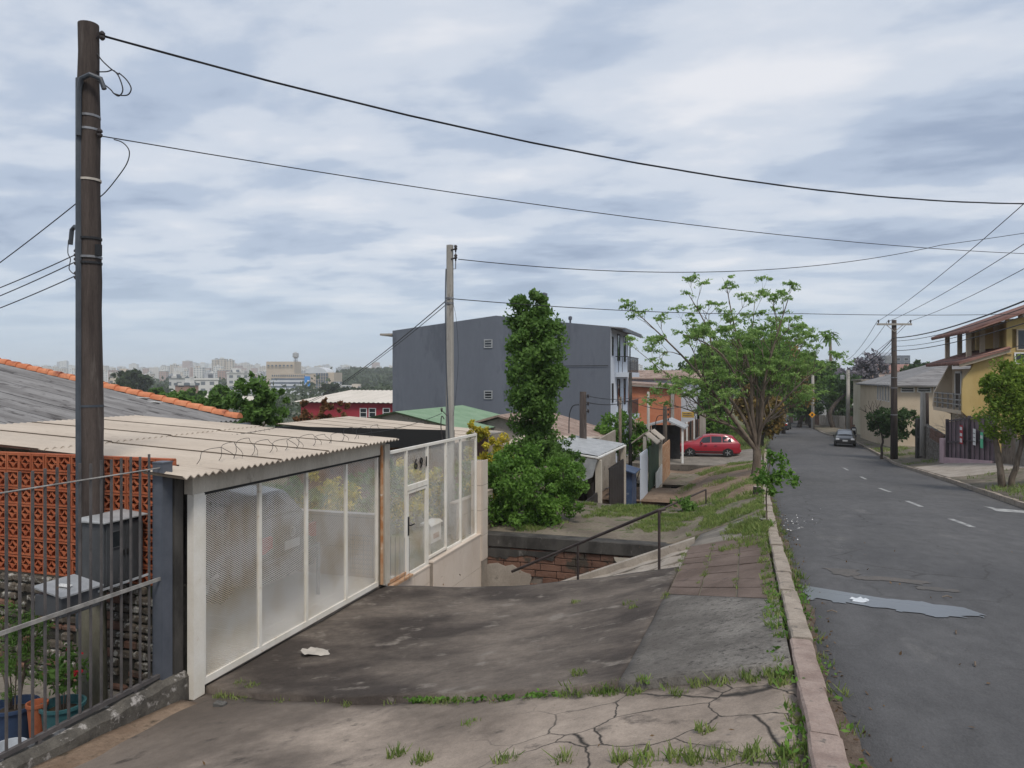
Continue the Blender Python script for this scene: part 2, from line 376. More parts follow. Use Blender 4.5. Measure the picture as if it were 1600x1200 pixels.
M['tyre'] = mat('tyre_rubber', (.018,.018,.018), None, fine=0, rough=.85)
M['rim'] = mat('alloy_rim', (.35,.36,.37), None, fine=0, rough=.35, metal=.7)
M['black_trim'] = mat('black_trim', (.02,.02,.021), None, fine=0, rough=.6)
M['lamp_red'] = glassy('red_lamp', (.35,.02,.02), .15)
M['lamp_clear'] = glassy('clear_lamp', (.6,.62,.64), .12)
M['plate'] = mat('number_plate', (.42,.43,.44), None, fine=0, rough=.5)
M['white_dash'] = mat('worn_road_paint', (.4,.4,.39), (.18,.18,.18), 6, .8, fine=.2)
M['white'] = mat('white_paint', (.72,.72,.71), (.62,.61,.58), 2, .7, c3=(.42,.38,.33), s3=3, t3=.68)
M['water'] = None
M['paper'] = mat('old_paper', (.4,.37,.33), (.48,.44,.39), 9, .9)

# ------------------------------------------------------------------ foliage
def quads_obj(name, V, mat_, parent=None, off=None):
    n = len(V) // 4
    me = bpy.data.meshes.new(name); o = off if off is not None else np.zeros(3)
    V = (V - o).astype(np.float32)
    me.vertices.add(n*4); me.vertices.foreach_set('co', V.ravel())
    me.loops.add(n*4); me.loops.foreach_set('vertex_index', np.arange(n*4, dtype=np.int32))
    me.polygons.add(n); me.polygons.foreach_set('loop_start', np.arange(0, n*4, 4, dtype=np.int32))
    try: me.polygons.foreach_set('loop_total', np.full(n, 4, dtype=np.int32))
    except Exception: pass
    me.update(calc_edges=True)
    me.materials.append(mat_)
    ob = bpy.data.objects.new(name, me); COL.objects.link(ob)
    if parent is not None: ob.parent = parent
    return ob
def leaf_verts(C, size, aspect=.5, out=None, jitter=.4, droop=0.0, rg=RNG):
    """rhombic leaves at points C; out = preferred facing (Nx3) or None"""
    n = len(C)
    t = rg.normal(size=(n,3)); t[:,2] -= droop; t /= np.linalg.norm(t, axis=1, keepdims=True) + 1e-9
    nn = rg.normal(size=(n,3))
    if out is not None: nn = out + nn * jitter
    b = np.cross(nn, t); b /= np.linalg.norm(b, axis=1, keepdims=True) + 1e-9
    s = (size * rg.uniform(.6, 1.3, n))[:,None]
    V = np.empty((n,4,3))
    V[:,0] = C - t*s*.5; V[:,1] = C + b*s*aspect*.5 - t*s*.08; V[:,2] = C + t*s*.5; V[:,3] = C - b*s*aspect*.5 - t*s*.08
    return V.reshape(-1,3)
def crown_points(blobs, n, clumps=40, spread=.22, shell=.45, rg=RNG):
    """points gathered in clumps spread through ellipsoids [(cx,cy,cz,rx,ry,rz)]"""
    vol = np.array([b[3]*b[4]*b[5] for b in blobs]) ** (2/3); vol /= vol.sum()
    P_, O_ = [], []
    for b, f in zip(blobs, vol):
        c = np.array(b[:3]); r = np.array(b[3:6]); k = max(4, int(clumps*f)); m = max(20, int(n*f))
        d = rg.normal(size=(k,3)); d /= np.linalg.norm(d, axis=1, keepdims=True)
        rad = shell + (1-shell) * rg.random((k,1)) ** .6
        cc = d * rad * r
        w_ = rg.random(k) + .25; w_ /= w_.sum()
        idx = rg.choice(k, m, p=w_)
        e = rg.normal(size=(m,3)); e /= (np.linalg.norm(e, axis=1, keepdims=True) + 1e-9); e *= rg.random((m,1)) ** .5
        p = cc[idx] + e * spread * r.mean() * rg.uniform(.6, 1.5, (k,1))[idx]
        P_.append(c + p); O_.append(d[idx] + np.array([0,0,.5]))
    return np.vstack(P_), np.vstack(O_)
def branches(base, dirv, length, radius, levels, rnd, split=(2,3), ang=.5, up=.15, shrink=.72, seg=4, wig=.12):
    """recursive limbs -> list of (points, radii), tips"""
    outl, tips = [], []
    def grow(p, d, ln, r, lv):
        pts = [Vector(p)]; rr = [r]
        d = Vector(d).normalized()
        for i in range(seg):
            d = (d + Vector((rnd.gauss(0,wig), rnd.gauss(0,wig), rnd.gauss(0,wig) + up*.25))).normalized()
            pts.append(pts[-1] + d * ln / seg); rr.append(r * (1 - .38*(i+1)/seg))
        outl.append((pts, rr))
        if lv == 0: tips.append((pts[-1], d)); return
        k = rnd.randint(*split); a0 = rnd.random()*6.28
        for j in range(k):
            a = a0 + 6.283*j/k + rnd.uniform(-.5,.5); o = d.orthogonal().normalized(); o.rotate(Matrix.Rotation(a, 3, d))
            nd = (d + o * math.tan(ang*rnd.uniform(.6,1.3)) + Vector((0,0,up))).normalized()
            grow(pts[-1] if j or k == 1 else pts[-1], nd, ln*shrink*rnd.uniform(.8,1.15), r*.6*(1 if k < 3 else .9), lv-1)
    grow(base, dirv, length, radius, levels)
    return outl, tips
def limbs_obj(name, outl, mat_, parent, n=6):
    m = MB()
    for pts, rr in outl: m.tube(pts, list(rr), n if rr[0] > .03 else 4, cap=False)
    return m.build(name, mat_, parent, smooth='all')
LM = {
 'mid': leafmat('green_leaves', (.05,.11,.02), (.15,.27,.06), 1.6, trans=.45),
 'bright': leafmat('bright_green_leaves', (.05,.125,.018), (.16,.3,.05), 2.0, trans=.42),
 'dark': leafmat('dark_green_leaves', (.022,.055,.015), (.07,.125,.04), 1.5),
 'jac': leafmat('feathery_green_leaves', (.15,.28,.065), (.36,.51,.17), 1.5, trans=.5),
 'yellow': leafmat('yellow_croton_leaves', (.2,.27,.03), (.6,.6,.06), 3.0, c3=(.65,.5,.06), trans=.42),
 'olive': leafmat('olive_yellow_leaves', (.07,.09,.02), (.24,.22,.05), 1.2, c3=(.3,.19,.06)),
 'mauve': leafmat('mauve_blossom', (.13,.12,.135), (.27,.25,.285), 1.2),
 'far': leafmat('far_green_leaves', (.03,.05,.02), (.065,.095,.04), .15),
 'red': leafmat('red_flowers', (.5,.02,.03), (.75,.06,.1), 3),
 'rusty': leafmat('rusty_green_leaves', (.05,.05,.02), (.16,.13,.05), 1.2, c3=(.25,.11,.05)),
 'grass': leafmat('grass_blades', (.06,.14,.02), (.15,.29,.05), 3.0, c3=(.26,.3,.1)),
 'lemon': leafmat('lemon_green_leaves', (.08,.15,.02), (.26,.36,.05), 1.4, trans=.42),
}
# ------------------------------------------------------------------ the ground
def Dc(y): return float(np.interp(y, [-30,0,4,8,12,21,53,105,200,400], [-.6,1.5,1.82,2.14,2.46,3.14,5.5,6.9,7.6,8.5]))   # drop of the kerb below the eye
def xl(y): return float(np.interp(y, [-30,4,12,21,32,53,64,101,130,180,260], [.35,.46,.5,.6,.85,1.35,1.65,3.3,3.4,2.0,-3]))
def xr(y): return float(np.interp(y, [-30,10,21,33,40,56,78,94,110,130,180,260], [6.5,6.55,6.65,7.7,8.2,9.35,10.1,9.1,8.8,8.6,7.5,3]))
def zr(x, y):
    a, b = xl(y), xr(y); t = (x - a) / (b - a)
    return CZ - Dc(y) - .13 + .05 * (1 - (2*t - 1)**2)
ys = list(np.arange(-14, 30, 1.0)) + list(np.arange(30, 60, 2.0)) + list(np.arange(60, 240, 6.0))
m = MB(); m.grid(lambda y, t: (xl(y) + t*(xr(y)-xl(y)), y, zr(xl(y) + t*(xr(y)-xl(y)), y)), ys, list(np.linspace(-.02, 1.02, 13)), skirt=.3)
road = struct(m.build('road', M['asphalt'], smooth='all'))

def sheet_on_road(outline, lift, name, mt, parent=road, res=3):
    m = MB(); m.poly([(x, y, zr(x, y) + lift) for x, y in outline]); return m.build(name, mt, parent)
def road_xy(px, py):
    d = 5.0
    for _ in range(60):
        x, y = XY(px, d); zt = zr(x, y); d += ((py - 590)/F*d - (CZ - zt)) / ((py-590)/F) * -0.5
    return XY(px, d)
# worn centre dashes
for (a, b, c, d_, ww) in ((1345,745,1353,749,.12),(1374,763,1391,769,.12),(1417,783,1440,792,.12),(1485,811,1520,824,.12),(1318,731,1325,735,.12)):
    x0, y0 = road_xy(a, b); x1, y1 = road_xy(c, d_)
    dv = Vector((x1-x0, y1-y0)).normalized(); nv = Vector((-dv.y, dv.x)) * ww/2
    sheet_on_road([(x0+nv.x,y0+nv.y),(x1+nv.x,y1+nv.y),(x1-nv.x,y1-nv.y),(x0-nv.x,y0-nv.y)][::-1], .006, 'lane_dash', M['white_dash'])
def blob_outline(pts, k=3, jit=.02):
    o = []
    n = len(pts)
    for i in range(n):
        a, b = Vector(pts[i]), Vector(pts[(i+1) % n])
        for j in range(k):
            p = a.lerp(b, j/k); o.append((p.x + random.gauss(0,jit), p.y + random.gauss(0,jit)))
    return o
sheet_on_road(blob_outline([road_xy(*q) for q in ((1538,791),(1560,795),(1600,798),(1640,801),(1640,804),(1600,802),(1556,799))], 2, .03), .006, 'paint_mark', M['white_dash'])
dust = mat('sandy_dust', (.118,.106,.098), (.09,.086,.083), 3.0, .95, fine=.3)
for q in (((1290,888),(1330,890),(1345,897),(1320,901),(1296,896)), ((1330,900),(1395,903),(1450,910),(1440,914),(1380,908),(1335,905)), ((1420,915),(1470,920),(1506,924),(1490,926),(1440,922))):
    sheet_on_road(blob_outline([road_xy(*p) for p in q], 4, .03), .005, 'dust_streak', dust)
wm = bpy.data.materials.new('wet_film'); wm.use_nodes = True; b = wm.node_tree.nodes['Principled BSDF']
b.inputs['Base Color'].default_value = (.13,.14,.155,1); b.inputs['Roughness'].default_value = .3; b.inputs['Specular IOR Level'].default_value = .5
pud = sheet_on_road(blob_outline([road_xy(*q) for q in ((1253,917),(1262,922),(1300,925),(1345,933),(1420,939),(1500,950),(1535,960),(1530,965),(1480,966),(1420,958),(1360,948),(1310,941),(1262,937))][::-1], 6, .03), .008, 'water_puddle', wm, parent=None)
pud['kind'] = 'structure'
def scrap(name, label, cat, ctr, sx, sy, mt, z, seed, amp=.02):
    r = random.Random(seed); m = MB(); n = 7
    def fn(u, v):
        a = (u-.5)*sx*(1+.25*math.sin(v*7+seed)); b = (v-.5)*sy*(1+.2*math.cos(u*6+seed))
        return (ctr[0]+a, ctr[1]+b, z + .012 + amp*abs(r.gauss(0,1)))
    m.grid(fn, np.linspace(0,1,n), np.linspace(0,1,n))
    o = m.build(name, mt, smooth='all', origin=(ctr[0], ctr[1], z)); return tag(o, label, cat)
x, y = road_xy(1343, 940)
scrap('plastic_bag', 'crumpled white plastic scrap lying on the wet strip of the road', 'litter', (x,y), .15, .13, M['white_plastic'], zr(x,y), 3, .009)

rgd = random.Random(31); o_l, o_r = [], []
for k in range(120):
    y = 2.0 + k*.2; o_l.append((xl(y)+.012, y)); o_r.append((xl(y)+.04+.05*abs(math.sin(y*1.1)+.5*math.sin(y*2.7))+rgd.uniform(0,.05), y))
m = MB()
for k in range(119): m.poly([(*o_l[k], zr(*o_l[k])+.006), (*o_r[k], zr(*o_r[k])+.005), (*o_r[k+1], zr(*o_r[k+1])+.005), (*o_l[k+1], zr(*o_l[k+1])+.006)])
m.build('gutter_dirt', mat('gutter_dirt', (.085,.06,.045), (.13,.1,.078), 5, .95, .01, 40, c3=(.055,.06,.03), s3=4, t3=.55, fine=.4), road)
# kerb: single stones
kerb = struct(thing('kerb', 'x', 'x')); del kerb['label'], kerb['category']
y = -3.0; rk = random.Random(4); i = 0
while y < 62:
    ln = rk.uniform(.75, 1.15) if y < 25 else rk.uniform(1.6, 2.2)
    g = .012 if y < 25 else .03; dy_, dz_ = rk.uniform(-.012,.012), rk.uniform(-.02,.012)
    wk = .155 + rk.uniform(-.01,.015)
    p = []
    m = MB(); rings = []
    nseg = 5 if y < 15 else 2
    for k in range(nseg+1):
        yy = y + g + (ln - g) * k / nseg; a = xl(yy) + dy_ + rk.uniform(-.006,.006); zt = CZ - Dc(yy) + .015 + dz_ + rk.uniform(-.006,.004); zb = zt - .36
        e = .014
        rings.append([(a-wk,yy,zb),(a,yy,zb),(a+.004,yy,zt-e),(a-e,yy,zt),(a-wk+e,yy,zt+rk.uniform(-.006,.004)),(a-wk,yy,zt-e)])
    m.loft(rings)
    m.build('kerb_stone', M['kerb'] if y < 5.3 else M['kerb_gray'], kerb)
    y += ln

# left walk: bilinear between the kerb and the lot line
XLOT = -5.75
def DL(y): return float(np.interp(y, [-10,3,4.5,6.7,11,13.5], [2.9,3.18,3.24,3.42,3.43,3.46]))
def zw(x, y):
    xc = xl(y) - .15
    t = min(1.3, max(0.0, (xc - x) / (xc - XLOT)))
    if 0 < t < 1: t += float(np.interp(y, [4.5, 10], [.05, .2])) * math.sin(math.pi*t)
    return CZ - (Dc(y)*(1-t) + DL(y)*t) - .02
wob = lambda x: .05*math.sin(x*1.7+.4) + .03*math.sin(x*4.1) + .012*math.sin(x*11)
def yedge(x): return 5.33 + (.3 - x)*.236 - .10*math.sin(max(0,min(1,(x+5.85)/6))*math.pi) + wob(x)*.6
bump = lambda x, y: .010*math.sin(x*2.1+y*1.3)+.007*math.sin(x*5.3-y*3.1)
def crackmat():
    m = mat('cracked_beige_concrete', (.185,.15,.122), (.37,.305,.25), .55, .92, .006, 50, c3=(.1,.083,.07), s3=2.6, t3=.57, fine=.28, lo=.36, hi=.6)
    t = m.node_tree; b = t.nodes['Principled BSDF']; src = b.inputs['Base Color'].links[0].from_socket
    g = t.nodes.new('ShaderNodeNewGeometry'); nz = t.nodes.new('ShaderNodeTexNoise'); t.links.new(g.outputs['Position'], nz.inputs[0]); nz.inputs['Scale'].default_value = 2.5; nz.inputs['Detail'].default_value = 5
    va = t.nodes.new('ShaderNodeVectorMath'); va.operation = 'MULTIPLY_ADD'; t.links.new(nz.outputs['Color'], va.inputs[0]); va.inputs[1].default_value = (.28,.28,0); t.links.new(g.outputs['Position'], va.inputs[2])
    vo = t.nodes.new('ShaderNodeTexVoronoi'); vo.feature = 'DISTANCE_TO_EDGE'; vo.inputs['Scale'].default_value = 2.0; vo.inputs['Randomness'].default_value = 1; t.links.new(va.outputs[0], vo.inputs['Vector'])
    lt = t.nodes.new('ShaderNodeMapRange'); t.links.new(vo.outputs['Distance'], lt.inputs[0]); lt.inputs[1].default_value = .004; lt.inputs[2].default_value = .02; lt.inputs[3].default_value = 1; lt.inputs[4].default_value = 0
    # cracks only in one broken patch
    sx = t.nodes.new('ShaderNodeVectorMath'); sx.operation = 'DISTANCE'; t.links.new(g.outputs['Position'], sx.inputs[0]); sx.inputs[1].default_value = (-.45, 4.6, -.3)
    mk = t.nodes.new('ShaderNodeMapRange'); t.links.new(sx.outputs['Value'], mk.inputs[0]); mk.inputs[1].default_value = .75; mk.inputs[2].default_value = 1.5; mk.inputs[3].default_value = 1; mk.inputs[4].default_value = .06
    mu = t.nodes.new('ShaderNodeMath'); mu.operation = 'MULTIPLY'; t.links.new(lt.outputs[0], mu.inputs[0]); t.links.new(mk.outputs[0], mu.inputs[1])
    mx = t.nodes.new('ShaderNodeMix'); mx.data_type = 'RGBA'; t.links.new(mu.outputs[0], mx.inputs[0]); t.links.new(src, mx.inputs[6]); mx.inputs[7].default_value = (.035,.03,.026,1)
    # old black mould stain covering the lower, garden side of the slab
    sp_ = t.nodes.new('ShaderNodeSeparateXYZ'); t.links.new(g.outputs['Position'], sp_.inputs[0])
    n3 = t.nodes.new('ShaderNodeTexNoise'); t.links.new(g.outputs['Position'], n3.inputs[0]); n3.inputs['Scale'].default_value = 1.1; n3.inputs['Detail'].default_value = 7; n3.inputs['Roughness'].default_value = .65
    ad = t.nodes.new('ShaderNodeMath'); ad.operation = 'MULTIPLY_ADD'; t.links.new(n3.outputs[0], ad.inputs[0]); ad.inputs[1].default_value = 5.0; t.links.new(sp_.outputs[0], ad.inputs[2])
    sm = t.nodes.new('ShaderNodeMapRange'); t.links.new(ad.outputs[0], sm.inputs[0]); sm.inputs[1].default_value = .3; sm.inputs[2].default_value = -1.6; sm.inputs[3].default_value = 0; sm.inputs[4].default_value = .62
    m5 = t.nodes.new('ShaderNodeMix'); m5.data_type = 'RGBA'; t.links.new(sm.outputs[0], m5.inputs[0]); t.links.new(mx.outputs[2], m5.inputs[6]); m5.inputs[7].default_value = (.07,.058,.05,1)
    t.links.new(m5.outputs[2], b.inputs['Base Color'])
    return m
M['crack'] = crackmat()
def pathmat():
    m = mat('rough_path_concrete', (.115,.105,.094), (.205,.19,.17), 1.4, .92, .008, 60, c3=(.055,.05,.045), s3=17, t3=.55, fine=.45)
    t = m.node_tree; b = t.nodes['Principled BSDF']; src = b.inputs['Base Color'].links[0].from_socket
    g = t.nodes.new('ShaderNodeNewGeometry'); sp_ = t.nodes.new('ShaderNodeSeparateXYZ'); t.links.new(g.outputs['Position'], sp_.inputs[0])
    n3 = t.nodes.new('ShaderNodeTexNoise'); t.links.new(g.outputs['Position'], n3.inputs[0]); n3.inputs['Scale'].default_value = 1.6; n3.inputs['Detail'].default_value = 7; n3.inputs['Roughness'].default_value = .65
    ad = t.nodes.new('ShaderNodeMath'); ad.operation = 'MULTIPLY_ADD'; t.links.new(n3.outputs[0], ad.inputs[0]); ad.inputs[1].default_value = 2.2; t.links.new(sp_.outputs[0], ad.inputs[2])
    sm = t.nodes.new('ShaderNodeMapRange'); t.links.new(ad.outputs[0], sm.inputs[0]); sm.inputs[1].default_value = 1.0; sm.inputs[2].default_value = .1; sm.inputs[3].default_value = 0; sm.inputs[4].default_value = .75
    m5 = t.nodes.new('ShaderNodeMix'); m5.data_type = 'RGBA'; t.links.new(sm.outputs[0], m5.inputs[0]); t.links.new(src, m5.inputs[6]); m5.inputs[7].default_value = (.085,.075,.066,1)
    t.links.new(m5.outputs[2], b.inputs['Base Color']); return m
M['path'] = pathmat()
nx = list(np.linspace(0,1,60))
m = MB(); m.grid(lambda u, v: ((lambda x: (x, -4 + v*(yedge(x)+4), zw(x, -4 + v*(yedge(x)+4)) - .055 + bump(x, v*9)))(XLOT + u*(.31-XLOT))), nx, list(np.linspace(0,1,60)), skirt=.3)
struct(m.build('sidewalk', M['crack'], smooth='all'))
# dark dirt wedge along the fence foot (trodden earth on the slab)
m = MB(); m.grid(lambda u, v: ((lambda y: (XLOT + .02 + u*(.25+.45*v*v+.1*math.sin(v*9)), y, zw(XLOT + .3*u, y) - .038 + .03*(1-u)*1.0 - .03*u + bump(v*5,u)*.5))(2.5 + v*3.9)), list(np.linspace(0,1,8)), list(np.linspace(0,1,30)), skirt=.1)
struct(m.build('soil_strip', M['dirt'], smooth='all'))
def far_edge(x): return 9.05 - (x + .92) * 1.27 if x > -.92 else 10.95 + .02*math.sin(x*5)
m = MB(); m.grid(lambda u, v: ((lambda x: (x, yedge(x) + .012 + v*(far_edge(-1)-yedge(x)), zw(x, yedge(x) + v*(10.95-yedge(x))) + .0 + bump(x,v*5)*.8))(XLOT + u*(-.921-XLOT))), list(np.linspace(0,1,60)), list(np.linspace(0,1,40)), skirt=.5)
struct(m.build('driveway', M['dark_conc'], smooth='all'))
m = MB(); m.grid(lambda u, v: ((lambda x: (x, yedge(x) + .012 + v*(far_edge(x)-yedge(x)), zw(x, yedge(x) + v*(far_edge(x)-yedge(x))) + .002 + bump(x,v*5)*.3))(-.919 + u*(.30+.919))), list(np.linspace(0,1,16)), list(np.linspace(0,1,16)), skirt=.3)
struct(m.build('footpath', M['path'], smooth='all'))
# pavers
YP1 = 12.7
m = MB(); m.grid(lambda u, v: ((lambda x: (x, far_edge(x) + v*(YP1 - far_edge(x)), zw(x, far_edge(x) + v*(YP1-far_edge(x))) - .012))(-.905 + u*(.31+.905))), list(np.linspace(0,1,8)), list(np.linspace(0,1,10)), skirt=.3)
pav = struct(m.build('pavement', M['grout']))
rows = 9; cols = [-.90, -.50, -.09, .305]
for r_ in range(rows):
    for c_ in range(3):
        xa, xb = cols[c_] + .012, cols[c_+1] - .012
        m = MB(); q = []
        def yy(x, k): return far_edge(x) + .012 + (YP1 - far_edge(x)) * (k/rows)**1.0
        dz = rk.uniform(-.006,.006)
        q = [(xa, yy(xa,r_)+.01), (xb, yy(xb,r_)+.01), (xb, yy(xb,r_+1)-.01), (xa, yy(xa,r_+1)-.01)]
        m.loft([[(a,b,zw(a,b)-.03) for a,b in q], [(a,b,zw(a,b)+.004+dz) for a,b in q]])
        m.build('paver', M['paver'], pav)

# pit beside the garage: stair, side garden, old brick wall
PITY0, PITY1, PITX1 = 10.95, 16.0, -.9
m = MB(); m.box((XLOT+.1, 10.8, CZ-5.3), (PITX1+.05, PITY1, CZ-5.0)); struct(m.build('pit_floor', M['old_conc']))
st = tag(struct(thing('ramp', 'x', 'x', (PITX1, 12.2, CZ-3.0))), 'x', 'x'); del st['label'], st['category']
m = MB(); m.grid(lambda u, v: (PITX1 - u*4.4, 10.97 + v*2.48, CZ - 3.0 - u*4.4*.40 + .012*math.sin(u*60+v*3) + .01*math.sin(v*23+u*7)), list(np.linspace(0,1,60)), list(np.linspace(0,1,20)), skirt=.5)
m.build('ramp', M['pale_conc'], st, smooth=True)
for k in range(4):
    yk = 11.3 + k*.58; m = MB(); m.tube([(PITX1-.1-u_*.42, yk+.02*math.sin(u_), CZ-3.03-u_*.168) for u_ in range(10)], .018, 6); m.build('rib', M['old_conc'], st, smooth='all')
m = MB()
m.extrude([(PITX1+.03, 13.45, CZ-2.86), (PITX1+.03,13.45,CZ-3.3), (-5.2,13.45,CZ-5.0), (-5.2,13.45,CZ-4.62)], (0,.16,0))
m.build('stringer', M['pale_conc'], st)
m = MB(); m.extrude([(PITX1-.02, 10.955, CZ-2.83), (PITX1-.02,10.955,CZ-3.1), (-1.9,10.955,CZ-3.6), (-1.9,10.955,CZ-3.12)], (0,.2,0)); m.build('stringer', M['pale_conc'], st)
m = MB(); m.extrude([(PITX1,10.95,CZ-5.2),(PITX1,10.95,CZ-2.9),(PITX1,12.7,CZ-3.0),(PITX1,PITY1,CZ-3.47),(PITX1,PITY1,CZ-5.2)], (.12,0,0)); struct(m.build('pit_side_wall', M['old_conc']))

T1 = lambda x, y: (lambda t: CZ - (Dc(y)*(1-t)**1.0 + 3.56*t) + .012*math.sin(3*x+y*2) )(min(1, max(0, (xl(y)-.2-x)/1.9)))
# strip between pavers and the terrace
m = MB(); m.grid(lambda u, v: ((lambda x, y: (x, y, zw(x,y)*(1-v) + T1(x,y)*v - .004))(PITX1 + .0 + u*(.31-PITX1), YP1 + v*(PITY1-YP1))), list(np.linspace(0,1,8)), list(np.linspace(0,1,12)), skirt=.5)
struct(m.build('walkway', M['old_conc'], smooth='all'))
m = MB(); m.grid(lambda u, v: ((lambda x, y: (x, y, T1(x,y)))(-5.75 + u*(xl(18)-.16+5.75), PITY1 + .003 + v*(20.6+.25*math.sin(u*9)-PITY1))), list(np.linspace(0,1,40)), list(np.linspace(0,1,24)), skirt=1.6)
struct(m.build('terrace', M['terrace'], smooth='all'))

bw = thing('brick_retaining_wall', 'old red brick retaining wall with dark concrete top beside the sunken stair', 'wall', (-3.3, PITY1, CZ-5.0))
m = MB(); m.box((-5.75, PITY1-.16, CZ-5.1), (-.98, PITY1-.002, CZ-3.82)); m.build('mortar_core', M['mortar'], bw)
m = MB(); m.bbox((-5.75, PITY1-.25, CZ-3.83), (-.95, PITY1+.12, CZ-3.545), .02); m.build('coping', M['black_conc'], bw)
rb = random.Random(9); h = .152
for r_ in range(8):
    zt = CZ - 3.84 - r_*h; x = -5.75 + (0 if r_ % 2 else -.2)
    while x < -1.0:
        ln = rb.uniform(.34,.5); a, b_ = max(-5.75, x+.008), min(-.99, x+ln-.008)
        if b_ - a > .05 and not (rb.random() < .05):
            m = MB(); m.bbox((a, PITY1-.205+rb.uniform(-.012,.012), zt-h+.012), (b_, PITY1-.1, zt-.004), .008); m.build('brick', M['old_brick'], bw)
        x += ln
def patch(parent, pts, y, th, mt, name='plaster_patch'):
    m = MB(); o = blob_outline([(a,b) for a,b in pts], 4, .02)
    m.loft([[(a, y, b) for a,b in o], [(a, y-th, b) for a,b in o]]); m.build(name, mt, parent)
patch(bw, [(-5.72,CZ-3.86),(-3.9,CZ-3.86),(-4.1,CZ-4.05),(-4.8,CZ-3.98),(-5.3,CZ-4.1),(-5.7,CZ-4.0)], PITY1-.2, .03, M['black_conc'])
patch(bw, [(-2.7,CZ-3.86),(-1.3,CZ-3.86),(-1.25,CZ-4.0),(-1.7,CZ-4.08),(-2.2,CZ-4.2),(-2.6,CZ-4.05)], PITY1-.2, .03, M['cream_plaster'])
patch(bw, [(-5.72,CZ-4.28),(-5.0,CZ-4.24),(-4.55,CZ-4.4),(-4.6,CZ-4.75),(-4.75,CZ-5.0),(-5.7,CZ-5.0)], PITY1-.2, .03, M['pale_conc'])

# handrails
def handrail(label, a, b, posts, r=.024, extra=None):
    t = thing('handrail', label, 'handrail', (a[0], a[1], posts[0][2]))
    m = MB(); m.tube([a, b] + (extra or []), r, 8); m.build('rail', M['brown_rail'], t)
    for x, y, zb, zt in posts:
        m = MB(); m.tube([(x,y,zb),(x,y,zt)], r*.85, 8); m.build('post', M['brown_rail'], t)
    return t
hx, hy = XY(1030, 10.95)
zt_ = Z(797, 10.95)
lx, ly = -4.3, hy + .05
# rail falls with the stair
pa = P(800, 893, 13.0); pm = P(903, 851, 12.2)
handrail('dark brown steel handrail sloping down along the sunken stair', tuple(pa), (hx, hy, zt_), [(hx, hy, Z(892,10.95), zt_), (pm.x, pm.y, CZ-4.3, pm.z)], extra=[(hx+.09, hy+.02, zt_+.02)])
q0, q1 = P(1026, 799, 19.0), P(1103, 765, 20.2)
handrail('short dark handrail rising behind the first one above the grass', tuple(q0), tuple(q1), [(q1.x, q1.y, Z(808,20.2), q1.z+.01), (q0.x+.1, q0.y+.06, CZ-4.4, q0.z)])

# lower ground beyond the terrace, with stepped house platforms
def G2(x, y):
    xc = xl(y) - .15; low = np.interp(y, [20,30,40,47], [5.15,5.25,5.6,5.85])
    t = np.interp(x, [-6.5, -3.4, -1.6, xc-.6, xc], [0, 0, .62, .97, 1])
    return CZ - (low*(1-t) + (Dc(y)+.02)*t) + .03*math.sin(x*3+y)*math.sin(y*2.3)*(1 if x < xc-.3 else .2)
m = MB(); m.grid(lambda u, v: ((lambda y: ((lambda x: (x, y, G2(x,y)))(-6.5 + u*(xl(y)-.16+6.5))))(20.4 + v*27)), list(np.linspace(0,1,40)), list(np.linspace(0,1,60)), skirt=.6)
struct(m.build('earth_bank', M['dirt'], smooth='all'))
for (ya, yb, xa, xb, dtop, name) in ((29.5,33.4,-4.1,-1.9,4.93,'a'),(36.5,41.0,-4.2,-2.0,5.22,'b')):
    m = MB(); m.extrude([(xa-1.5,ya,CZ-dtop),(xa-1.5,ya,CZ-dtop-.9),(xb+.9,ya+.6,CZ-dtop-.9),(xb+.9,ya+.6,CZ-dtop+.14),(xb,ya,CZ-dtop)], (0, yb-ya, 0)); struct(m.build('house_platform', M['dirt'] if name == 'a' else M['terrace']))
    m = MB(); m.box((xa+.75, ya-.012, CZ-dtop-.2),(xa+1.35, ya+.05, CZ-dtop-.09)); struct(m.build('drain_opening', M['dark_void']))
PLZ = CZ - 5.47
m = MB(); m.extrude([(-8,47.2,PLZ),(-8,47.2,PLZ-1.5),(xl(47)-.2,47.9,PLZ-1.5),(xl(47)-.2,47.9,CZ-Dc(47.9)-.0),(-1.2,47.4,PLZ)], (0, 9, 0)); struct(m.build('parking_apron', M['old_conc']))
m = MB(); m.grid(lambda u, v: ((lambda y: (-7 + u*(xl(y)-.16+7), y, CZ-Dc(y)-.02+ .01*math.sin(y+u*9)))(56.1 + v*170)), list(np.linspace(0,1,10)), list(np.linspace(0,1,40)), skirt=.6)
struct(m.build('sidewalk', M['grass_soil'], smooth='all'))

# right-hand sidewalk rising to the lots
def zrs(x, y): return CZ - Dc(y) + np.interp(x - xr(y), [0,.3,1.2,2.6,5], [0,.03,.16,.5,.6])*np.interp(y,[0,55,75],[1,1,.35])
m = MB(); m.grid(lambda y, u: (xr(y) + .12 + u*5, y, zrs(xr(y)+.12+u*5, y)), [v for v in ys if v > -12], list(np.linspace(0,1,9)), skirt=.5)
struct(m.build('sidewalk', M['terrace'], smooth='all'))
kb = struct(thing('kerb', 'x', 'x')); del kb['label'], kb['category']
y = 8.0
while y < 100:
    ln = rk.uniform(.9,1.3) if y < 50 else 3.0; m = MB(); rings = []
    for k in range(3):
        yy = y + (ln-.02)*k/2; a = xr(yy); zt = CZ-Dc(yy)+.012+rk.uniform(-.01,.01)
        rings.append([(a,yy,zt-.4),(a+.14,yy,zt-.4),(a+.14,yy,zt),(a+.01,yy,zt)])
    m.loft(rings); m.build('kerb_stone', M['kerb_gray'], kb); y += ln
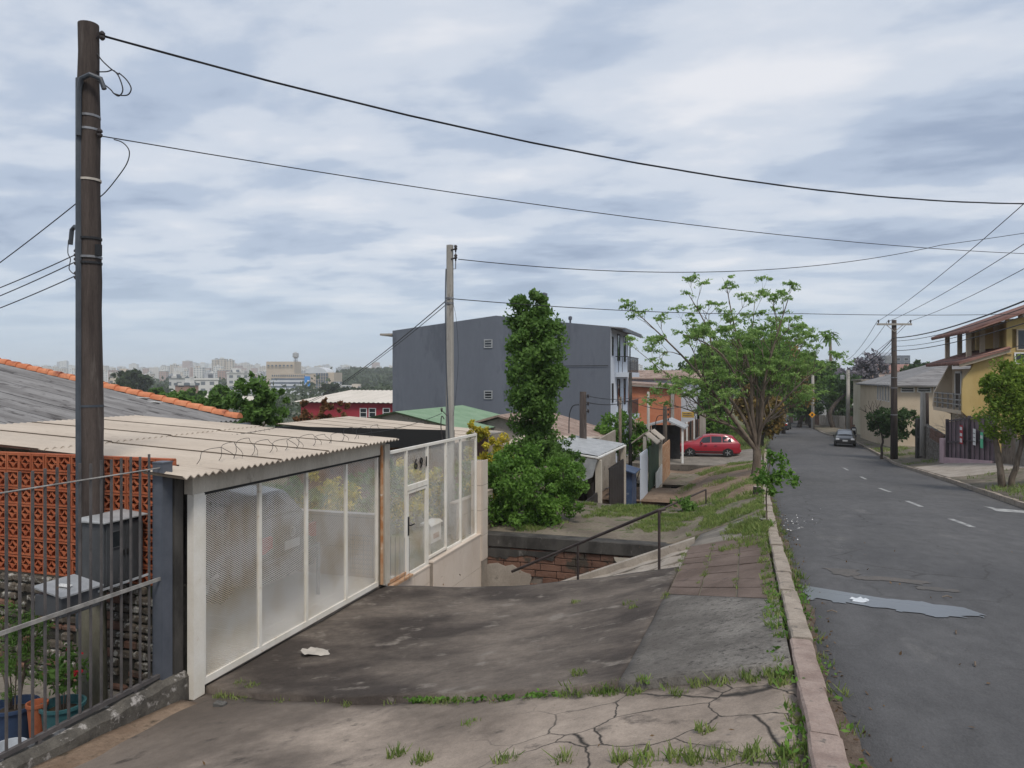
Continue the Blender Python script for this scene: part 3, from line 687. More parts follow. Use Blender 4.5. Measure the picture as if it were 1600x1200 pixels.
m = MB(); m.grid(lambda u, v: ((lambda y: ((lambda x: (x, y, zrs(x,y)+.02))(xr(y) + .16 + u*2.9)))(34 + v*10.5)), list(np.linspace(0,1,8)), list(np.linspace(0,1,14)), skirt=.05)
ap = struct(m.build('paved_apron', M['pale_conc']))

# terrain to the horizon
def terr(x, y):
    r = math.hypot(x, y)
    left = np.interp(r, [0,25,60,150,500,1500,9000], [6.6,6.6,7.6,11,15,17,18])
    right = Dc(min(y,390)) + .75 if y > -30 else 1.2
    t = np.interp(x - (xl(max(-30,min(260,y))) if y < 260 else -3), [-14,-7,9,16], [0,.0,1,1]) if y < 300 else np.interp(y,[300,500],[1,0])
    z = left*(1-t) + max(right, 3.6 if y < 40 else right)*t
    if -30 < y < 250 and -7.5 < x < 16: z = max(z, Dc(y) + .9 if x > 0 else max(Dc(y)+1.2, 6.2))
    # wooded rise, right of the far hospital
    hx, hy = XY(640, 900); z -= 16*math.exp(-(((x-hx)/160)**2 + ((y-hy)/260)**2))
    z -= 26*np.interp(r,[1500,3200],[0,1])
    return CZ - z
rr_ = [0] + list(np.geomspace(4, 12000, 60)); aa = np.linspace(-math.pi, math.pi, 121)
m = MB(); m.grid(lambda a, r: (r*math.cos(a), r*math.sin(a), terr(r*math.cos(a), r*math.sin(a))), list(aa), rr_)
M['terrain'] = mat('green_town_ground', (.04,.055,.025), (.1,.1,.07), .03, .95, fine=.2, c3=(.2,.17,.14), s3=.05, t3=.6)
struct(m.build('terrain', M['terrain'], smooth='all'))
# ------------------------------------------------------------------ left foreground: fence, screen wall, courtyard
FX = -5.85
m = MB(); m.box((-12, 0, CZ-3.75), (XLOT-.12, 6.7, CZ-3.55)); struct(m.build('courtyard_floor', M['old_conc']))
m = MB(); rings = []
r5 = random.Random(5)
for k in range(26):
    y = 2.4 + k*.165; top = CZ - 3.17 - .0*k + r5.uniform(-.012,.012)
    a = r5.uniform(-.015,.015)
    rings.append([(FX-.16,y,top-.9),(FX+.13+a,y,top-.9),(FX+.12+a,y,top-.05),(FX+.08+a,y,top),(FX-.15,y,top+r5.uniform(-.01,.01))])
m.loft(rings)
flake = mat('flaking_whitewash', (.06,.055,.048), (.12,.11,.095), 5, .95, .01, 20, c3=(.34,.32,.3), s3=8, t3=.55, fine=.35)
tag(m.build('low_wall', flake, origin=(FX,4,CZ-4)), 'low kerb wall of flaking whitewash under the barred fence', 'wall')
fe = thing('bar_fence', 'gray barred steel fence in the left foreground with blue-gray end post', 'fence', (FX, 4.4, CZ-3.15))
for y in np.arange(2.55, 6.2, .118):
    m = MB(); m.box((FX-.009, y-.009, CZ-3.14), (FX+.009, y+.009, CZ-.80+random.uniform(-.015,.015))); m.build('bar', M['bar_gray'], fe)
m = MB(); m.box((FX+.009, 2.4, CZ-2.12), (FX+.026, 6.22, CZ-2.085)); m.build('middle_rail', M['rail_worn'], fe)
m = MB(); m.box((FX-.02, 2.4, CZ-3.14), (FX+.02, 6.22, CZ-3.10)); m.build('bottom_rail', M['bar_gray'], fe)
m = MB(); m.tube([(FX+.012,2.4,CZ-.955),(FX+.012,4.4,CZ-.95),(FX+.012,6.22,CZ-.945)], .008, 6); m.build('top_rail', M['rail_worn'], fe)
for y in (2.9, 4.85, 5.9):
    m = MB(); m.box((FX-.018, y-.018, CZ-3.24), (FX+.018, y+.018, CZ-3.14)); m.build('foot', M['bar_gray'], fe)
m = MB()
for (xa,ya,xb,yb) in ((FX-.08,6.22,FX+.05,6.24),(FX+.03,6.24,FX+.05,6.34),(FX-.08,6.34,FX+.05,6.36),(FX-.08,6.24,FX-.06,6.34)): m.box((xa,ya,CZ-3.25),(xb,yb,CZ-.90))
m.box((FX-.085,6.215,CZ-.90),(FX+.055,6.365,CZ-.885))
m.build('end_post', M['fence_gray'], fe)
m = MB(); m.bbox((FX-.12, 6.38, CZ-3.5), (FX+.06, 6.505, CZ-1.06), .01)
tag(m.build('concrete_pillar', M['black_conc'], origin=(FX,6.7,CZ-3.4)), 'blackened concrete pillar between the gray fence post and the white gate', 'pillar')

# perforated terracotta screen on a rubble base
WY = 6.63; BS = .203
sw = thing('perforated_brick_wall', 'perforated terracotta brick wall with star openings behind the barred fence', 'wall', (-8, WY, CZ-2.35))
m = MB(); s = BS-.012; t_ = .018; dp = .10
def fr(x0,z0,x1,z1): m.box((x0,0,z0),(x1,dp,z1))
fr(0,0,s,t_); fr(0,s-t_,s,s); fr(0,t_,t_,s-t_); fr(s-t_,t_,s,s-t_)
R = s/2 - .006
for cx, cz, a0 in ((t_*.4,t_*.4,0),(s-t_*.4,t_*.4,90),(s-t_*.4,s-t_*.4,180),(t_*.4,s-t_*.4,270)):
    ring = []
    for k in range(6):
        a = math.radians(a0 + 90*k/5); c, q = math.cos(a), math.sin(a)
        ring.append([(cx+c*(R-.008),.004,cz+q*(R-.008)),(cx+c*(R+.008),.004,cz+q*(R+.008)),(cx+c*(R+.008),dp-.004,cz+q*(R+.008)),(cx+c*(R-.008),dp-.004,cz+q*(R-.008))])
    m.loft(ring)
bm_ = m.mesh('brick', M['terracotta'])
rw = random.Random(2)
base_l = Vector(sw.location)
for r_ in range(7):
    for c_ in range(16):
        x = -6.08 - (c_+1)*BS + (.0 if r_ % 2 else .004)
        inst('brick', bm_, sw, Vector((x+rw.uniform(-.003,.003), WY+rw.uniform(-.006,.006), CZ-.905-(r_+1)*BS+.006*0)) - base_l, (0,rw.uniform(-.012,.012),0))
m = MB()
for r_ in range(8): m.box((-9.4, WY+.012, CZ-.905-r_*BS-.010), (-6.08, WY+.088, CZ-.905-r_*BS-.0))
m.build('mortar_bed', M['terracotta'], sw)
rbw = thing('rubble_wall', 'mossy rubble wall with flaking plaster carrying the terracotta screen', 'wall', (-8, WY, CZ-3.6))
m = MB(); m.box((-12, WY-.03, CZ-3.7), (-5.98, WY+.2, CZ-2.335)); m.build('mortar_core', M['rubble_mortar'], rbw)
z = CZ - 3.62
while z < CZ - 2.42:
    h = rw.uniform(.075,.12); x = -9.2 + rw.uniform(0,.1)
    while x < -6.02:
        ln = rw.uniform(.1,.26); b_ = min(x+ln, -6.0)
        if rw.random() > .12:
            m = MB(); q = rw.uniform(.0,.03)
            m.bbox((x+.008, WY-.05-q, z+.006), (b_-.008, WY+.02, min(z+h-.008, CZ-2.34)), .02)
            m.build('stone', M['rubble'] if rw.random() < .8 else M['old_brick'], rbw)
        x += ln
    z += h

# weathered wooden pole with its fittings
px_, py_ = -6.74, 6.22
top = Z(40, 8.0); lean = -.05
def pp(z): k = (z - (CZ-3.6)) / (top - (CZ-3.6)); return Vector((px_ + lean*k, py_, z)), .136 - .036*k
up = thing('utility_pole', 'tall weathered dark wooden utility pole rising behind the barred fence', 'utility pole', (px_, py_, CZ-3.6))
m = MB(); zs = [CZ-3.6 + (top-CZ+3.6)*k/24 for k in range(25)]; rp = random.Random(1)
m.tube([pp(z)[0] + Vector((rp.gauss(0,.004), rp.gauss(0,.004),0)) for z in zs], [pp(z)[1]+rp.gauss(0,.0025) for z in zs], 18)
m.build('shaft', M['wood_pole'], up, smooth=True)
m = MB(); zf = [CZ-3.62 + 1.45*k/6 for k in range(7)]
m.tube([pp(z)[0] for z in zf], [pp(z)[1]+.012 for z in zf], 18); m.build('foot_sleeve', M['pole_foot'], up, smooth=True)
# conduit up the left of the shaft
def onpole(z, ang, off=.0):
    c, r = pp(z); a = math.radians(ang); return c + Vector((math.cos(a), math.sin(a), 0)) * (r + off)
m = MB(); m.tube([onpole(z, 256, .004) for z in zs[3:23]], .032, 8); m.build('conduit', M['conduit'], up, smooth=True)
hz_ = Z(140, 8.0)
m = MB(); m.tube([onpole(hz_-.55, 272, .03), onpole(hz_-.05,275,.03), onpole(hz_+.05, 290, .05), onpole(hz_+.09, 320, .09), onpole(hz_+.06, 345, .13), onpole(hz_-.05, 350, .16)], .026, 8); m.build('cable_hook', M['conduit'], up, smooth=True)
hz2 = Z(358, 8.0)
m = MB(); m.tube([onpole(hz2-.25,200,.02), onpole(hz2, 190, .03), onpole(hz2+.03, 185, .08), onpole(hz2-.0, 182, .13), onpole(hz2-.16, 182, .15)], .024, 8); m.build('cable_hook', M['conduit'], up, smooth=True)
for zpx, mt in ((184,'steel_band'),(205,'steel_band'),(283,'paper'),(374,'cable'),(403,'steel_band'),(412,'cable'),(634,'conduit')):
    z = Z(zpx, 8.0); m = MB(); c, r = pp(z); m.lathe([(r+.001,-.012),(r+.009,-.012),(r+.009,.012),(r+.001,.012)], c, 18, cap=False); m.build('band', M[mt], up)
for zpx, ang in ((212, -5), (58, 12), (395,185),(408,185),(430,185)):
    z = Z(zpx, 8.0); a = onpole(z, ang, 0); b_ = onpole(z, ang, .055); m = MB()
    m.tube([a, b_], .012, 6)
    m.tube([b_ + Vector((0,0,-.05)), b_ + Vector((0,0,-.03)), b_ + Vector((0,0,-.012)), b_, b_ + Vector((0,0,.012)), b_+Vector((0,0,.03)), b_ + Vector((0,0,.05))], [.012,.03,.03,.014,.03,.03,.012], 10)
    m.build('insulator', M['insul'], up, smooth=True)
m = MB(); z = Z(393, 8.0); m.obox(onpole(z, -8, .03), .05,.05,.12); m.build('clamp', M['cable'], up)
# slack loops of service wire at the top
def loop(px, d=7.95): return [P(a, b, d) for a, b in px]
def smooth_path(pts, n=5):
    pts = [Vector(p) for p in pts]; o = []
    for i in range(len(pts)-1):
        p0, p1, p2, p3 = pts[max(i-1,0)], pts[i], pts[i+1], pts[min(i+2,len(pts)-1)]
        for k in range(n):
            t = k/n; o.append(.5*((2*p1) + (p2-p0)*t + (2*p0-5*p1+4*p2-p3)*t*t + (3*p1-p0-3*p2+p3)*t**3))
    return o + [pts[-1]]
for q in ([(152,84),(160,95),(174,108),(186,116)], [(140,60),(130,75),(130,95),(145,110),(165,112),(175,109)], [(178,110),(186,120),(192,140),(186,150),(178,146),(173,140),(160,130),(152,126)], [(186,114),(198,125),(205,138),(200,148),(188,149),(178,146)], [(159,55),(150,60),(143,75),(140,92)]):
    m = MB(); m.tube(smooth_path(loop(q)), .007, 5); m.build('service_wire', M['cable'], up)
m = MB(); m.tube(smooth_path(loop([(178,218),(192,223),(202,236),(198,256),(180,282),(165,300),(156,308)])), .006, 5); m.build('service_wire', M['cable'], up)
m = MB(); m.tube(smooth_path(loop([(107,375),(106,395),(110,405),(108,420),(115,428)], 8.0)), .005, 5); m.build('service_wire', M['cable'], up)

# meter cabinet on the pole
mc = thing('meter_cabinet', 'scratched gray double-door meter cabinet fixed to the wooden pole', 'meter box', (-6.48, 6.25, CZ-2.2))
ax, ay, az, bx_, by_, bz_ = -6.66, 6.02, CZ-2.2, -6.37, 6.54, CZ-1.52
m = MB(); m.bbox((ax,ay,az),(bx_,by_,bz_),.008); m.build('case', M['gray_box'], mc)
m = MB(); m.loft([[(ax-.02,ay-.03,bz_),(bx_+.045,ay-.03,bz_),(bx_+.045,by_+.03,bz_),(ax-.02,by_+.03,bz_)],[(ax-.02,ay-.03,bz_+.015),(bx_+.045,ay-.03,bz_+.012),(bx_+.045,by_+.03,bz_+.012),(ax-.02,by_+.03,bz_+.015)],[(ax-.0,ay,bz_+.05),(ax+.03,ay,bz_+.05),(ax+.03,by_,bz_+.05),(ax,by_,bz_+.05)]]); m.build('lid', M['gray_light'], mc)
ymid = (ay+by_)/2
for ya, yb in ((ay+.02, ymid-.004), (ymid+.004, by_-.02)):
    m = MB(); m.bbox((bx_+.001,ya,az+.02),(bx_+.02,yb,bz_-.02),.006); d = m.build('door', M['gray_box'], mc)
    m = MB(); kx = yb-.02 if ya < ymid-.1 else ya+.02; m.box((bx_+.02,kx-.008,az+.3),(bx_+.032,kx+.008,az+.36)); m.build('latch', M['black_trim'], d)
m = MB(); m.box((bx_+.0205,ay+.07,bz_-.27),(bx_+.024,ay+.19,bz_-.11)); m.build('viewing_pane', M['glass'], mc)
m = MB()
for (a,b,c,d_) in ((ay+.06,bz_-.28,ay+.07,bz_-.10),(ay+.19,bz_-.28,ay+.2,bz_-.10),(ay+.07,bz_-.28,ay+.19,bz_-.27),(ay+.07,bz_-.11,ay+.19,bz_-.10)): m.box((bx_+.0205,a,b),(bx_+.03,c,d_))
m.build('pane_frame', M['gray_box'], mc)
# mailbox
bxm = thing('mailbox', 'small gray mailbox with a sloped lid and stickers hanging behind the barred fence', 'mailbox', (-6.2, 5.4, CZ-2.2))
mx0, mx1, my0, my1 = -6.32, -6.0, 5.2, 5.62; zb_, zt2 = CZ-2.22, CZ-2.02
m = MB(); m.bbox((mx0,my0,zb_),(mx1,my1,zt2),.008); m.build('case', M['gray_box'], bxm)
m = MB(); m.loft([[(mx0-.02,my0-.02,zt2+.06),(mx0-.02,my1+.02,zt2+.06),(mx0-.02,my1+.02,zt2+.075),(mx0-.02,my0-.02,zt2+.075)],[(mx1+.03,my0-.02,zt2-.01),(mx1+.03,my1+.02,zt2-.01),(mx1+.03,my1+.02,zt2+.006),(mx1+.03,my0-.02,zt2+.006)]]); m.build('lid', M['gray_light'], bxm)
m = MB(); m.obox((-6.14,5.36,zt2+.052), .11,.07,.004, Matrix.Rotation(math.atan(.185),4,'Y') @ Matrix.Rotation(.4,4,'Z')); m.build('sticker', M['white'], bxm)
m = MB(); m.beam((-6.0,5.6,zb_+.14),(FX,6.1,zb_+.2),.012,.02); m.beam((-6.0,5.6,zb_+.06),(FX,6.1,zb_+.12),.012,.02); m.build('bracket', M['gray_light'], bxm)

# pots
def pot(name, label, c, r0, r1, h, mt, rim=.018):
    t = thing(name, label, 'flower pot', c)
    m = MB(); m.lathe([(r0,0),(r0+(r1-r0)*.5,h*.5),(r1,h-.03),(r1+rim,h-.03),(r1+rim,h),(r1-.005,h),(r1-.02,h-.07),(r1*.5,h-.075)], c, 28); m.build('body', mt, t, smooth=True)
    m = MB(); m.lathe([(r1-.022,h-.08),(r1*.55,h-.05),(.02,h-.055)], c, 16); m.build('soil', M['soil'], t)
    return t
def pc(px, d): x, y = XY(px, d); return Vector((x, y, CZ-3.55))
def potplant(name, label, cat, base, h, r, n, leaf, lsize, stems=6, flowers=0, asp=.5, tall=1.0):
    t = thing(name, label, cat, base); rd = random.Random(n); m = MB(); tips = []
    for k in range(stems):
        a = rd.uniform(0,6.28); q = [Vector(base) + Vector((math.cos(a)*r*.15, math.sin(a)*r*.15, 0))]
        for j in range(1,5): q.append(Vector(base) + Vector((math.cos(a)*r*(.15+.55*(j/4)**1.5), math.sin(a)*r*(.15+.55*(j/4)**1.5), h*.75*j/4*rd.uniform(.9,1.1))))
        m.tube(q, [.008,.007,.006,.005,.003], 5)
    m.build('stem', M['bark'], t)
    b = Vector(base); pts, o = crown_points([(b.x,b.y,b.z+h*.58,r,r,h*.42)], n, 26, .3, .3)
    quads_obj('foliage', leaf_verts(pts, lsize, asp, o, .6), leaf, t, np.array(wloc(t)))
    if flowers:
        f, o2 = crown_points([(b.x,b.y,b.z+h*.7,r*.9,r*.9,h*.35)], flowers*9, flowers, .08, .9)
        fo = quads_obj('flower', leaf_verts(f, lsize*.6, .9, o2, .9), LM['red'], t, np.array(wloc(t))); stuff(fo)
    return t
c = pc(98, 7.13); pot('plant_pot', 'large round teal plastic pot behind the barred fence', c, .15, .185, .40, M['teal'])
potplant('flowering_plant', 'leafy plant with red flowers growing in the teal pot', 'plant', c + Vector((.0,0,.34)), .58, .2, 420, LM['mid'], .075, flowers=4)
c = pc(58, 7.05); pot('plant_pot', 'slim terracotta pot left of the teal one', c, .055, .085, .44, M['terracotta'], .012)
c = pc(22, 7.2); pot('plant_pot', 'wide dark blue pot holding the feathery bush', c, .15, .2, .36, M['blue_steel'])
potplant('feathery_bush', 'feathery green bush growing in the dark blue pot at the left edge', 'bush', c + Vector((0,0,.32)), .98, .3, 2600, LM['mid'], .07, 9, asp=.16)
c = pc(14, 6.55); bk = thing('bucket', 'white plastic bucket with a blue stripe in the lower left corner', 'bucket', c)
m = MB(); m.lathe([(.11,0),(.135,.26),(.145,.26),(.145,.28),(.128,.28),(.105,.02)], c, 24); m.build('body', M['white_plastic'], bk, smooth=True)
m = MB(); m.lathe([(.1295,.155),(.1335,.155),(.1365,.19),(.1325,.19)], c, 24, cap=False); m.build('stripe', paint('blue_stripe',(.03,.12,.42),.5,0), bk)

# ------------------------------------------------------------------ garage of the white gate
GX = -5.72
ZF = CZ - 3.42
car_port = thing('carport', 'long beige corrugated carport roof over the white mesh gate', 'carport', (-8, 9, ZF))
def corr(name, o, u, v, nu, pitch, amp, mt, parent, th=.012, per=6):
    """corrugated sheet: o corner, u down the slope, v across the waves"""
    o, u, v = Vector(o), Vector(u), Vector(v); nrm = u.cross(v).normalized()
    if nrm.z < 0: nrm = -nrm
    nw = max(2, int(round(v.length / pitch * per))); m = MB()
    f = lambda s, t, k: o + u*s + v*t + nrm*(amp*math.cos(2*math.pi*t*v.length/pitch) - k)
    us = [i/nu for i in range(nu+1)]; vs = [i/nw for i in range(nw+1)]
    m.grid(lambda s, t: f(s,t,0), us, vs); m.grid(lambda s, t: f(s,t,th), us, vs)
    for t0, t1 in zip(vs[:-1], vs[1:]):
        for s_ in (0, 1): m.poly([f(s_,t0,0), f(s_,t1,0), f(s_,t1,th), f(s_,t0,th)])
    return m.build(name, mt, parent, smooth=True)
rf = thing('roof', 'x', 'x', (0,0,0)); del rf['label'], rf['category']; rf.parent = car_port; rf.location = (0,0,0)
def cz_(x): return CZ - 1.01 + (-5.5 - x) * .052
ybs = [6.78, 7.86, 8.94, 10.02, 11.08]
for i in range(4):
    for (xa, xb, dz) in ((-10.9, -8.15, .0), (-8.3, -5.48, -.016)):
        corr('roof_sheet', (xa, ybs[i]-.03, cz_(xa)+dz+.004*i), (xb-xa, 0, cz_(xb)-cz_(xa)), (0, ybs[i+1]-ybs[i]+.03, 0), 1, .112, .017, M['roof_beige'], rf)
corr('roof_sheet', (-6.02, 6.16, cz_(-6.02)-.004), (.53, 0, cz_(-5.49)-cz_(-6.02)-.012), (0, .64, 0), 1, .112, .017, M['roof_beige'], rf)
m = MB(); m.box((GX-.06, 6.51, CZ-1.26), (GX+.05, 10.96, CZ-1.045)); m.build('beam', M['cream_plaster'], car_port)
for yq in (10.86, 6.9): m = MB(); m.box((-10.8, yq, CZ-1.2), (GX-.07, yq+.105, CZ-1.04)); m.build('side_beam', M['black_trim'], car_port)
m = MB(); m.bbox((GX-.09, 10.86, ZF+.01), (GX+.09, 11.04, CZ-1.10), .008); m.build('pillar', M['cream_plaster'], car_port)
m = MB(); m.tube([(GX+.065, 10.80, ZF+.05),(GX+.065,10.80,CZ-1.2),(GX+.045,10.80,CZ-1.1)], .028, 8); m.build('downpipe', M['rust'], car_port)
m = MB(); m.box((-11.0, 6.78, CZ-3.6), (-10.88, 12, CZ-1.0)); m.build('back_wall', M['cream_plaster'], car_port)
m = MB(); m.box((-10.88, 6.87, ZF), (FX-.12, 6.97, CZ-1.06)); m.build('side_wall', M['black_conc'], car_port)
m = MB(); m.box((-10.88, 6.86, CZ-3.75), (GX-.02, 11.6, ZF-.008)); fl = struct(m.build('garage_floor', M['joint_dark']))
tm = MB(); tm.bbox((0,0,-.012),(.442,.442,.0),.003); tme = tm.mesh('floor_tile', M['tile_white'])
for i in range(11):
    for j in range(10): inst('floor_tile', tme, fl, (-10.86+i*.45+.18, 6.99+j*.45, ZF+.002) - wloc(fl) if False else Vector((-10.7+i*.45, 6.99+j*.45, ZF+.002)) - wloc(fl))
# low tiled garden wall at the far side of the garage
def tiled_wall(name, label, a, b, z0, z1, n, tw, thh, mt='tile_beige', cap=.03, core='joint_dark', both=False):
    """vertical wall from a to b (xy) standing n to its left; tiles tw x thh on the face"""
    a = Vector((a[0],a[1],0)); b = Vector((b[0],b[1],0)); d = (b-a); ln = d.length; d /= ln; nn = Vector((d.y,-d.x,0))
    t = thing(name, label, 'wall', (a.x,a.y,z0))
    m = MB(); q = [a, b, b - nn*.13, a - nn*.13]; m.loft([[p + Vector((0,0,z0)) for p in q],[p + Vector((0,0,z1-.003)) for p in q]]); m.build('core', M[core], t)
    i = 0.0; 
    while i < ln - .02:
        w1 = min(tw, ln - i); z = z0
        while z < z1 - .02:
            h1 = min(thh, z1 - z); g = .0045
            p0, p1 = a + d*(i+g), a + d*(i+w1-g); m = MB()
            m.loft([[p0 - nn*.004 + Vector((0,0,z+g)), p1 - nn*.004 + Vector((0,0,z+g)), p1 - nn*.004 + Vector((0,0,z+h1-g)), p0 - nn*.004 + Vector((0,0,z+h1-g))],
                    [p0 + nn*.009 + Vector((0,0,z+g)), p1 + nn*.009 + Vector((0,0,z+g)), p1 + nn*.009 + Vector((0,0,z+h1-g)), p0 + nn*.009 + Vector((0,0,z+h1-g))]][::-1])
            m.build('tile', M[mt], t); z += h1
        i += w1
    m = MB(); q = [a + nn*.02 - d*.005, b + nn*.02 + d*.005, b - nn*.15 + d*.005, a - nn*.15 - d*.005]
    m.loft([[p + Vector((0,0,z1)) for p in q],[p + Vector((0,0,z1+cap)) for p in q]]); m.build('coping', M['tile_beige'], t)
    return t
tiled_wall('garden_wall', 'low beige tiled garden wall with a pale coping inside the garage', (-10.8, 11.25), (-6.0, 11.25), ZF-.02, CZ-2.37, 1, .62, .52)
hr = thing('wire_fence_panel', 'low galvanised wire panel with a post standing before the garden wall', 'fence', (-7.0, 11.05, ZF))
a, b = XY(497, 11.6), XY(588, 12.5)
m = MB(); m.box((a[0]-.02,a[1]-.02,ZF),(a[0]+.02,a[1]+.02,CZ-2.6)); m.build('post', M['steel_band'], hr)
m = MB(); 
for k in range(9): m.tube([(a[0],11.12,ZF+.1+k*.08),(-6.0,11.12,ZF+.1+k*.08)], .0035, 4)
for k in range(14): m.tube([(a[0]+k*.085,11.12,ZF+.05),(a[0]+k*.085,11.12,ZF+.76)], .0035, 4)
m.build('wire_grid', M['steel_band'], hr)
m = MB(); m.tube([(a[0],a[1],CZ-2.62), (a[0]-.75,a[1]-.25,CZ-2.95)], .02, 6); m.build('rail', M['steel_band'], hr)

# sliding gate of expanded metal
MS = mesh_screen('expanded_metal', (.78,.75,.7), .042, .025, .125)
gate = thing('sliding_gate', 'wide white four-panel mesh gate closing the garage', 'gate', (GX, 8.8, ZF))
def on_gx(px): d = dx(px, GX); return XY(px, d)[1]
y0, y1 = 6.90, 10.78; zb, zt = ZF+.10, CZ-1.30
m = MB(); m.bbox((GX-.03, 6.52, ZF-.06), (GX+.055, 6.69, CZ-1.262), .006); m.build('gate_post', M['white_metal'], gate)
vs = [on_gx(q) for q in (312, 405, 478, 540, 590)]; vs[0] = 6.725; vs[-1] = 10.74
m = MB()
for i, v in enumerate(vs): m.box((GX-.018, v-.026, zb), (GX+.022, v+.026, zt))
m.build('mullion', M['white_metal'], gate)
m = MB(); m.box((GX-.02, vs[0]-.026, zt), (GX+.024, vs[-1]+.026, zt+.07)); m.build('top_rail', M['white_metal'], gate)
m = MB(); m.box((GX-.02, vs[0]-.026, zb-.075), (GX+.024, vs[-1]+.026, zb)); m.build('bottom_rail', M['white_metal'], gate)
m = MB(); m.box((GX-.026, 6.7, CZ-1.235-.06), (GX+.03, 10.8, CZ-1.235)); m.build('track', M['black_trim'], gate)
for i in range(4):
    m = MB(); m.poly([(GX, vs[i]+.026, zb), (GX, vs[i+1]-.026, zb), (GX, vs[i+1]-.026, zt), (GX, vs[i]+.026, zt)]); m.build('mesh_panel', MS, gate)

# pedestrian fence and door
FYa, FYb = 11.05, 15.65
def fyp(px): return XY(px, dx(px, GX))[1]
pf = thing('mesh_fence', 'white framed mesh fence with a door beside the garage gate', 'fence', (GX, 13, ZF))
ztop = CZ-1.29
yv = [11.06, fyp(632), fyp(668), fyp(695), fyp(718), 15.62]
yv = [11.06, 12.30, 13.30, 14.10, 14.86, 15.62]
yv = [11.06, fyp(634), fyp(667), fyp(696), fyp(719), fyp(743)]
FYb = yv[-1]
zd = ZF - .12
zlow = [ZF-.02, zd, CZ-3.38, CZ-3.42, CZ-3.46]
fw = .028
for i, v in enumerate(yv):
    zb2 = zd-.1 if i in (1,2) else (ZF-.05 if i == 0 else CZ-3.36-.05*(i-2))
    m = MB(); m.box((GX-.02, v-fw, zb2), (GX+.024, v+fw, ztop)); m.build('post', M['white_metal'], pf)
m = MB(); m.box((GX-.022, yv[0]-fw, ztop), (GX+.027, yv[-1]+fw, ztop+.05)); m.build('top_rail', M['white_metal'], pf)
for i in (0, 2, 3, 4):
    zb2 = ZF+.0 if i == 0 else CZ-3.38-.04*(i-2)
    m = MB(); m.poly([(GX, yv[i]+fw, zb2), (GX, yv[i+1]-fw, zb2), (GX, yv[i+1]-fw, ztop), (GX, yv[i]+fw, ztop)]); m.build('mesh_panel', MS, pf)
    m = MB(); m.box((GX-.02, yv[i]+fw, zb2-.045), (GX+.024, yv[i+1]-fw, zb2)); m.build('bottom_rail', M['white_metal'] if i else M['rust'], pf)
m = MB(); m.box((GX-.05, yv[0]-.02, ZF-.1), (GX+.1, yv[1]+.1, ZF-.06)); m.build('sill', M['rust'], pf)
za = CZ-1.98
m = MB(); m.box((GX-.022, yv[1]+fw, za-.03), (GX+.026, yv[2]-fw, za+.06)); m.build('transom', M['white_metal'], pf)
m = MB(); m.poly([(GX, yv[1]+fw, za+.06), (GX, yv[2]-fw, za+.06), (GX, yv[2]-fw, ztop), (GX, yv[1]+fw, ztop)]); m.build('mesh_panel', MS, pf)
dr = MB(); ya, yb = yv[1]+fw+.01, yv[2]-fw-.01
for q in ((ya,zd,ya+.05,za-.04),(yb-.05,zd,yb,za-.04),(ya+.05,za-.09,yb-.05,za-.04),(ya+.05,zd,yb-.05,zd+.07)): dr.box((GX-.015,q[0],q[1]),(GX+.018,q[2],q[3]))
door = dr.build('door', M['white_metal'], pf)
m = MB(); m.poly([(GX, ya+.05, zd+.07), (GX, yb-.05, zd+.07), (GX, yb-.05, za-.09), (GX, ya+.05, za-.09)]); m.build('mesh_panel', MS, door)
m = MB(); m.box((GX+.018, ya+.0, ZF+.62), (GX+.03, ya+.045, ZF+.95)); m.tube([(GX+.03,ya+.03,ZF+.8),(GX+.07,ya+.03,ZF+.8),(GX+.07,ya+.16,ZF+.8)], .012, 6); m.build('handle', M['black_trim'], door)
# house number
def text_mesh(txt, size, depth, mt, parent, loc, rot, name='numeral'):
    c = bpy.data.curves.new('lettering', 'FONT'); c.body = txt; c.size = size; c.extrude = depth; c.align_x = 'CENTER'; c.offset = 0
    o = bpy.data.objects.new('lettering', c); COL.objects.link(o)
    me = bpy.data.meshes.new_from_object(o.evaluated_get(bpy.context.evaluated_depsgraph_get())); bpy.data.objects.remove(o); bpy.data.curves.remove(c)
    me.materials.clear(); me.materials.append(mt)
    r = bpy.data.objects.new(name, me); COL.objects.link(r); r.parent = parent; r.location = Vector(loc) - wloc(parent); r.rotation_euler = rot
    return r
for i, ch in enumerate('691'):
    yy = yv[1] + .38 + i*.23
    text_mesh(ch, .27, .008, M['black_paint'], pf, (GX+.02, yy, CZ-1.66), (math.pi/2, 0, math.pi/2))
# tiled half wall and end pillar with letter slot
tiled_wall('tiled_wall', 'low cream tiled wall below the white mesh fence beside the sunken stair', (GX+.1, yv[2]+.05), (GX+.1, 16.0-.26), CZ-4.95, CZ-3.5, 1, .52, .74)
tiled_wall('tiled_plinth', 'low cream tiled plinth under the door of the mesh fence', (GX+.03, 11.08), (GX+.03, yv[2]+.05), CZ-4.6, CZ-3.56, 1, .52, .74)
tp = thing('tiled_pillar', 'narrow beige tiled pillar at the far end of the mesh fence', 'pillar', (GX, FYb+.2, CZ-3.5))
m = MB(); m.box((GX-.12, FYb+.05, CZ-5.0), (GX+.13, FYb+.42, CZ-1.87)); m.build('core', M['joint_dark'], tp)
for k in range(4):
    z1 = CZ-1.85 - k*.56
    m = MB(); m.bbox((GX+.131, FYb+.055, z1-.55), (GX+.142, FYb+.415, z1), .003); m.build('tile', M['tile_beige'], tp)
    m = MB(); m.bbox((GX-.118, FYb+.038, z1-.55), (GX+.128, FYb+.049, z1), .003); m.build('tile', M['tile_beige'], tp)
lb = thing('letter_box', 'small white letter box with rusty slot set behind the mesh fence', 'mailbox', (GX-.12, yv[2]+.55, CZ-3.0))
yb0 = yv[2]+.25
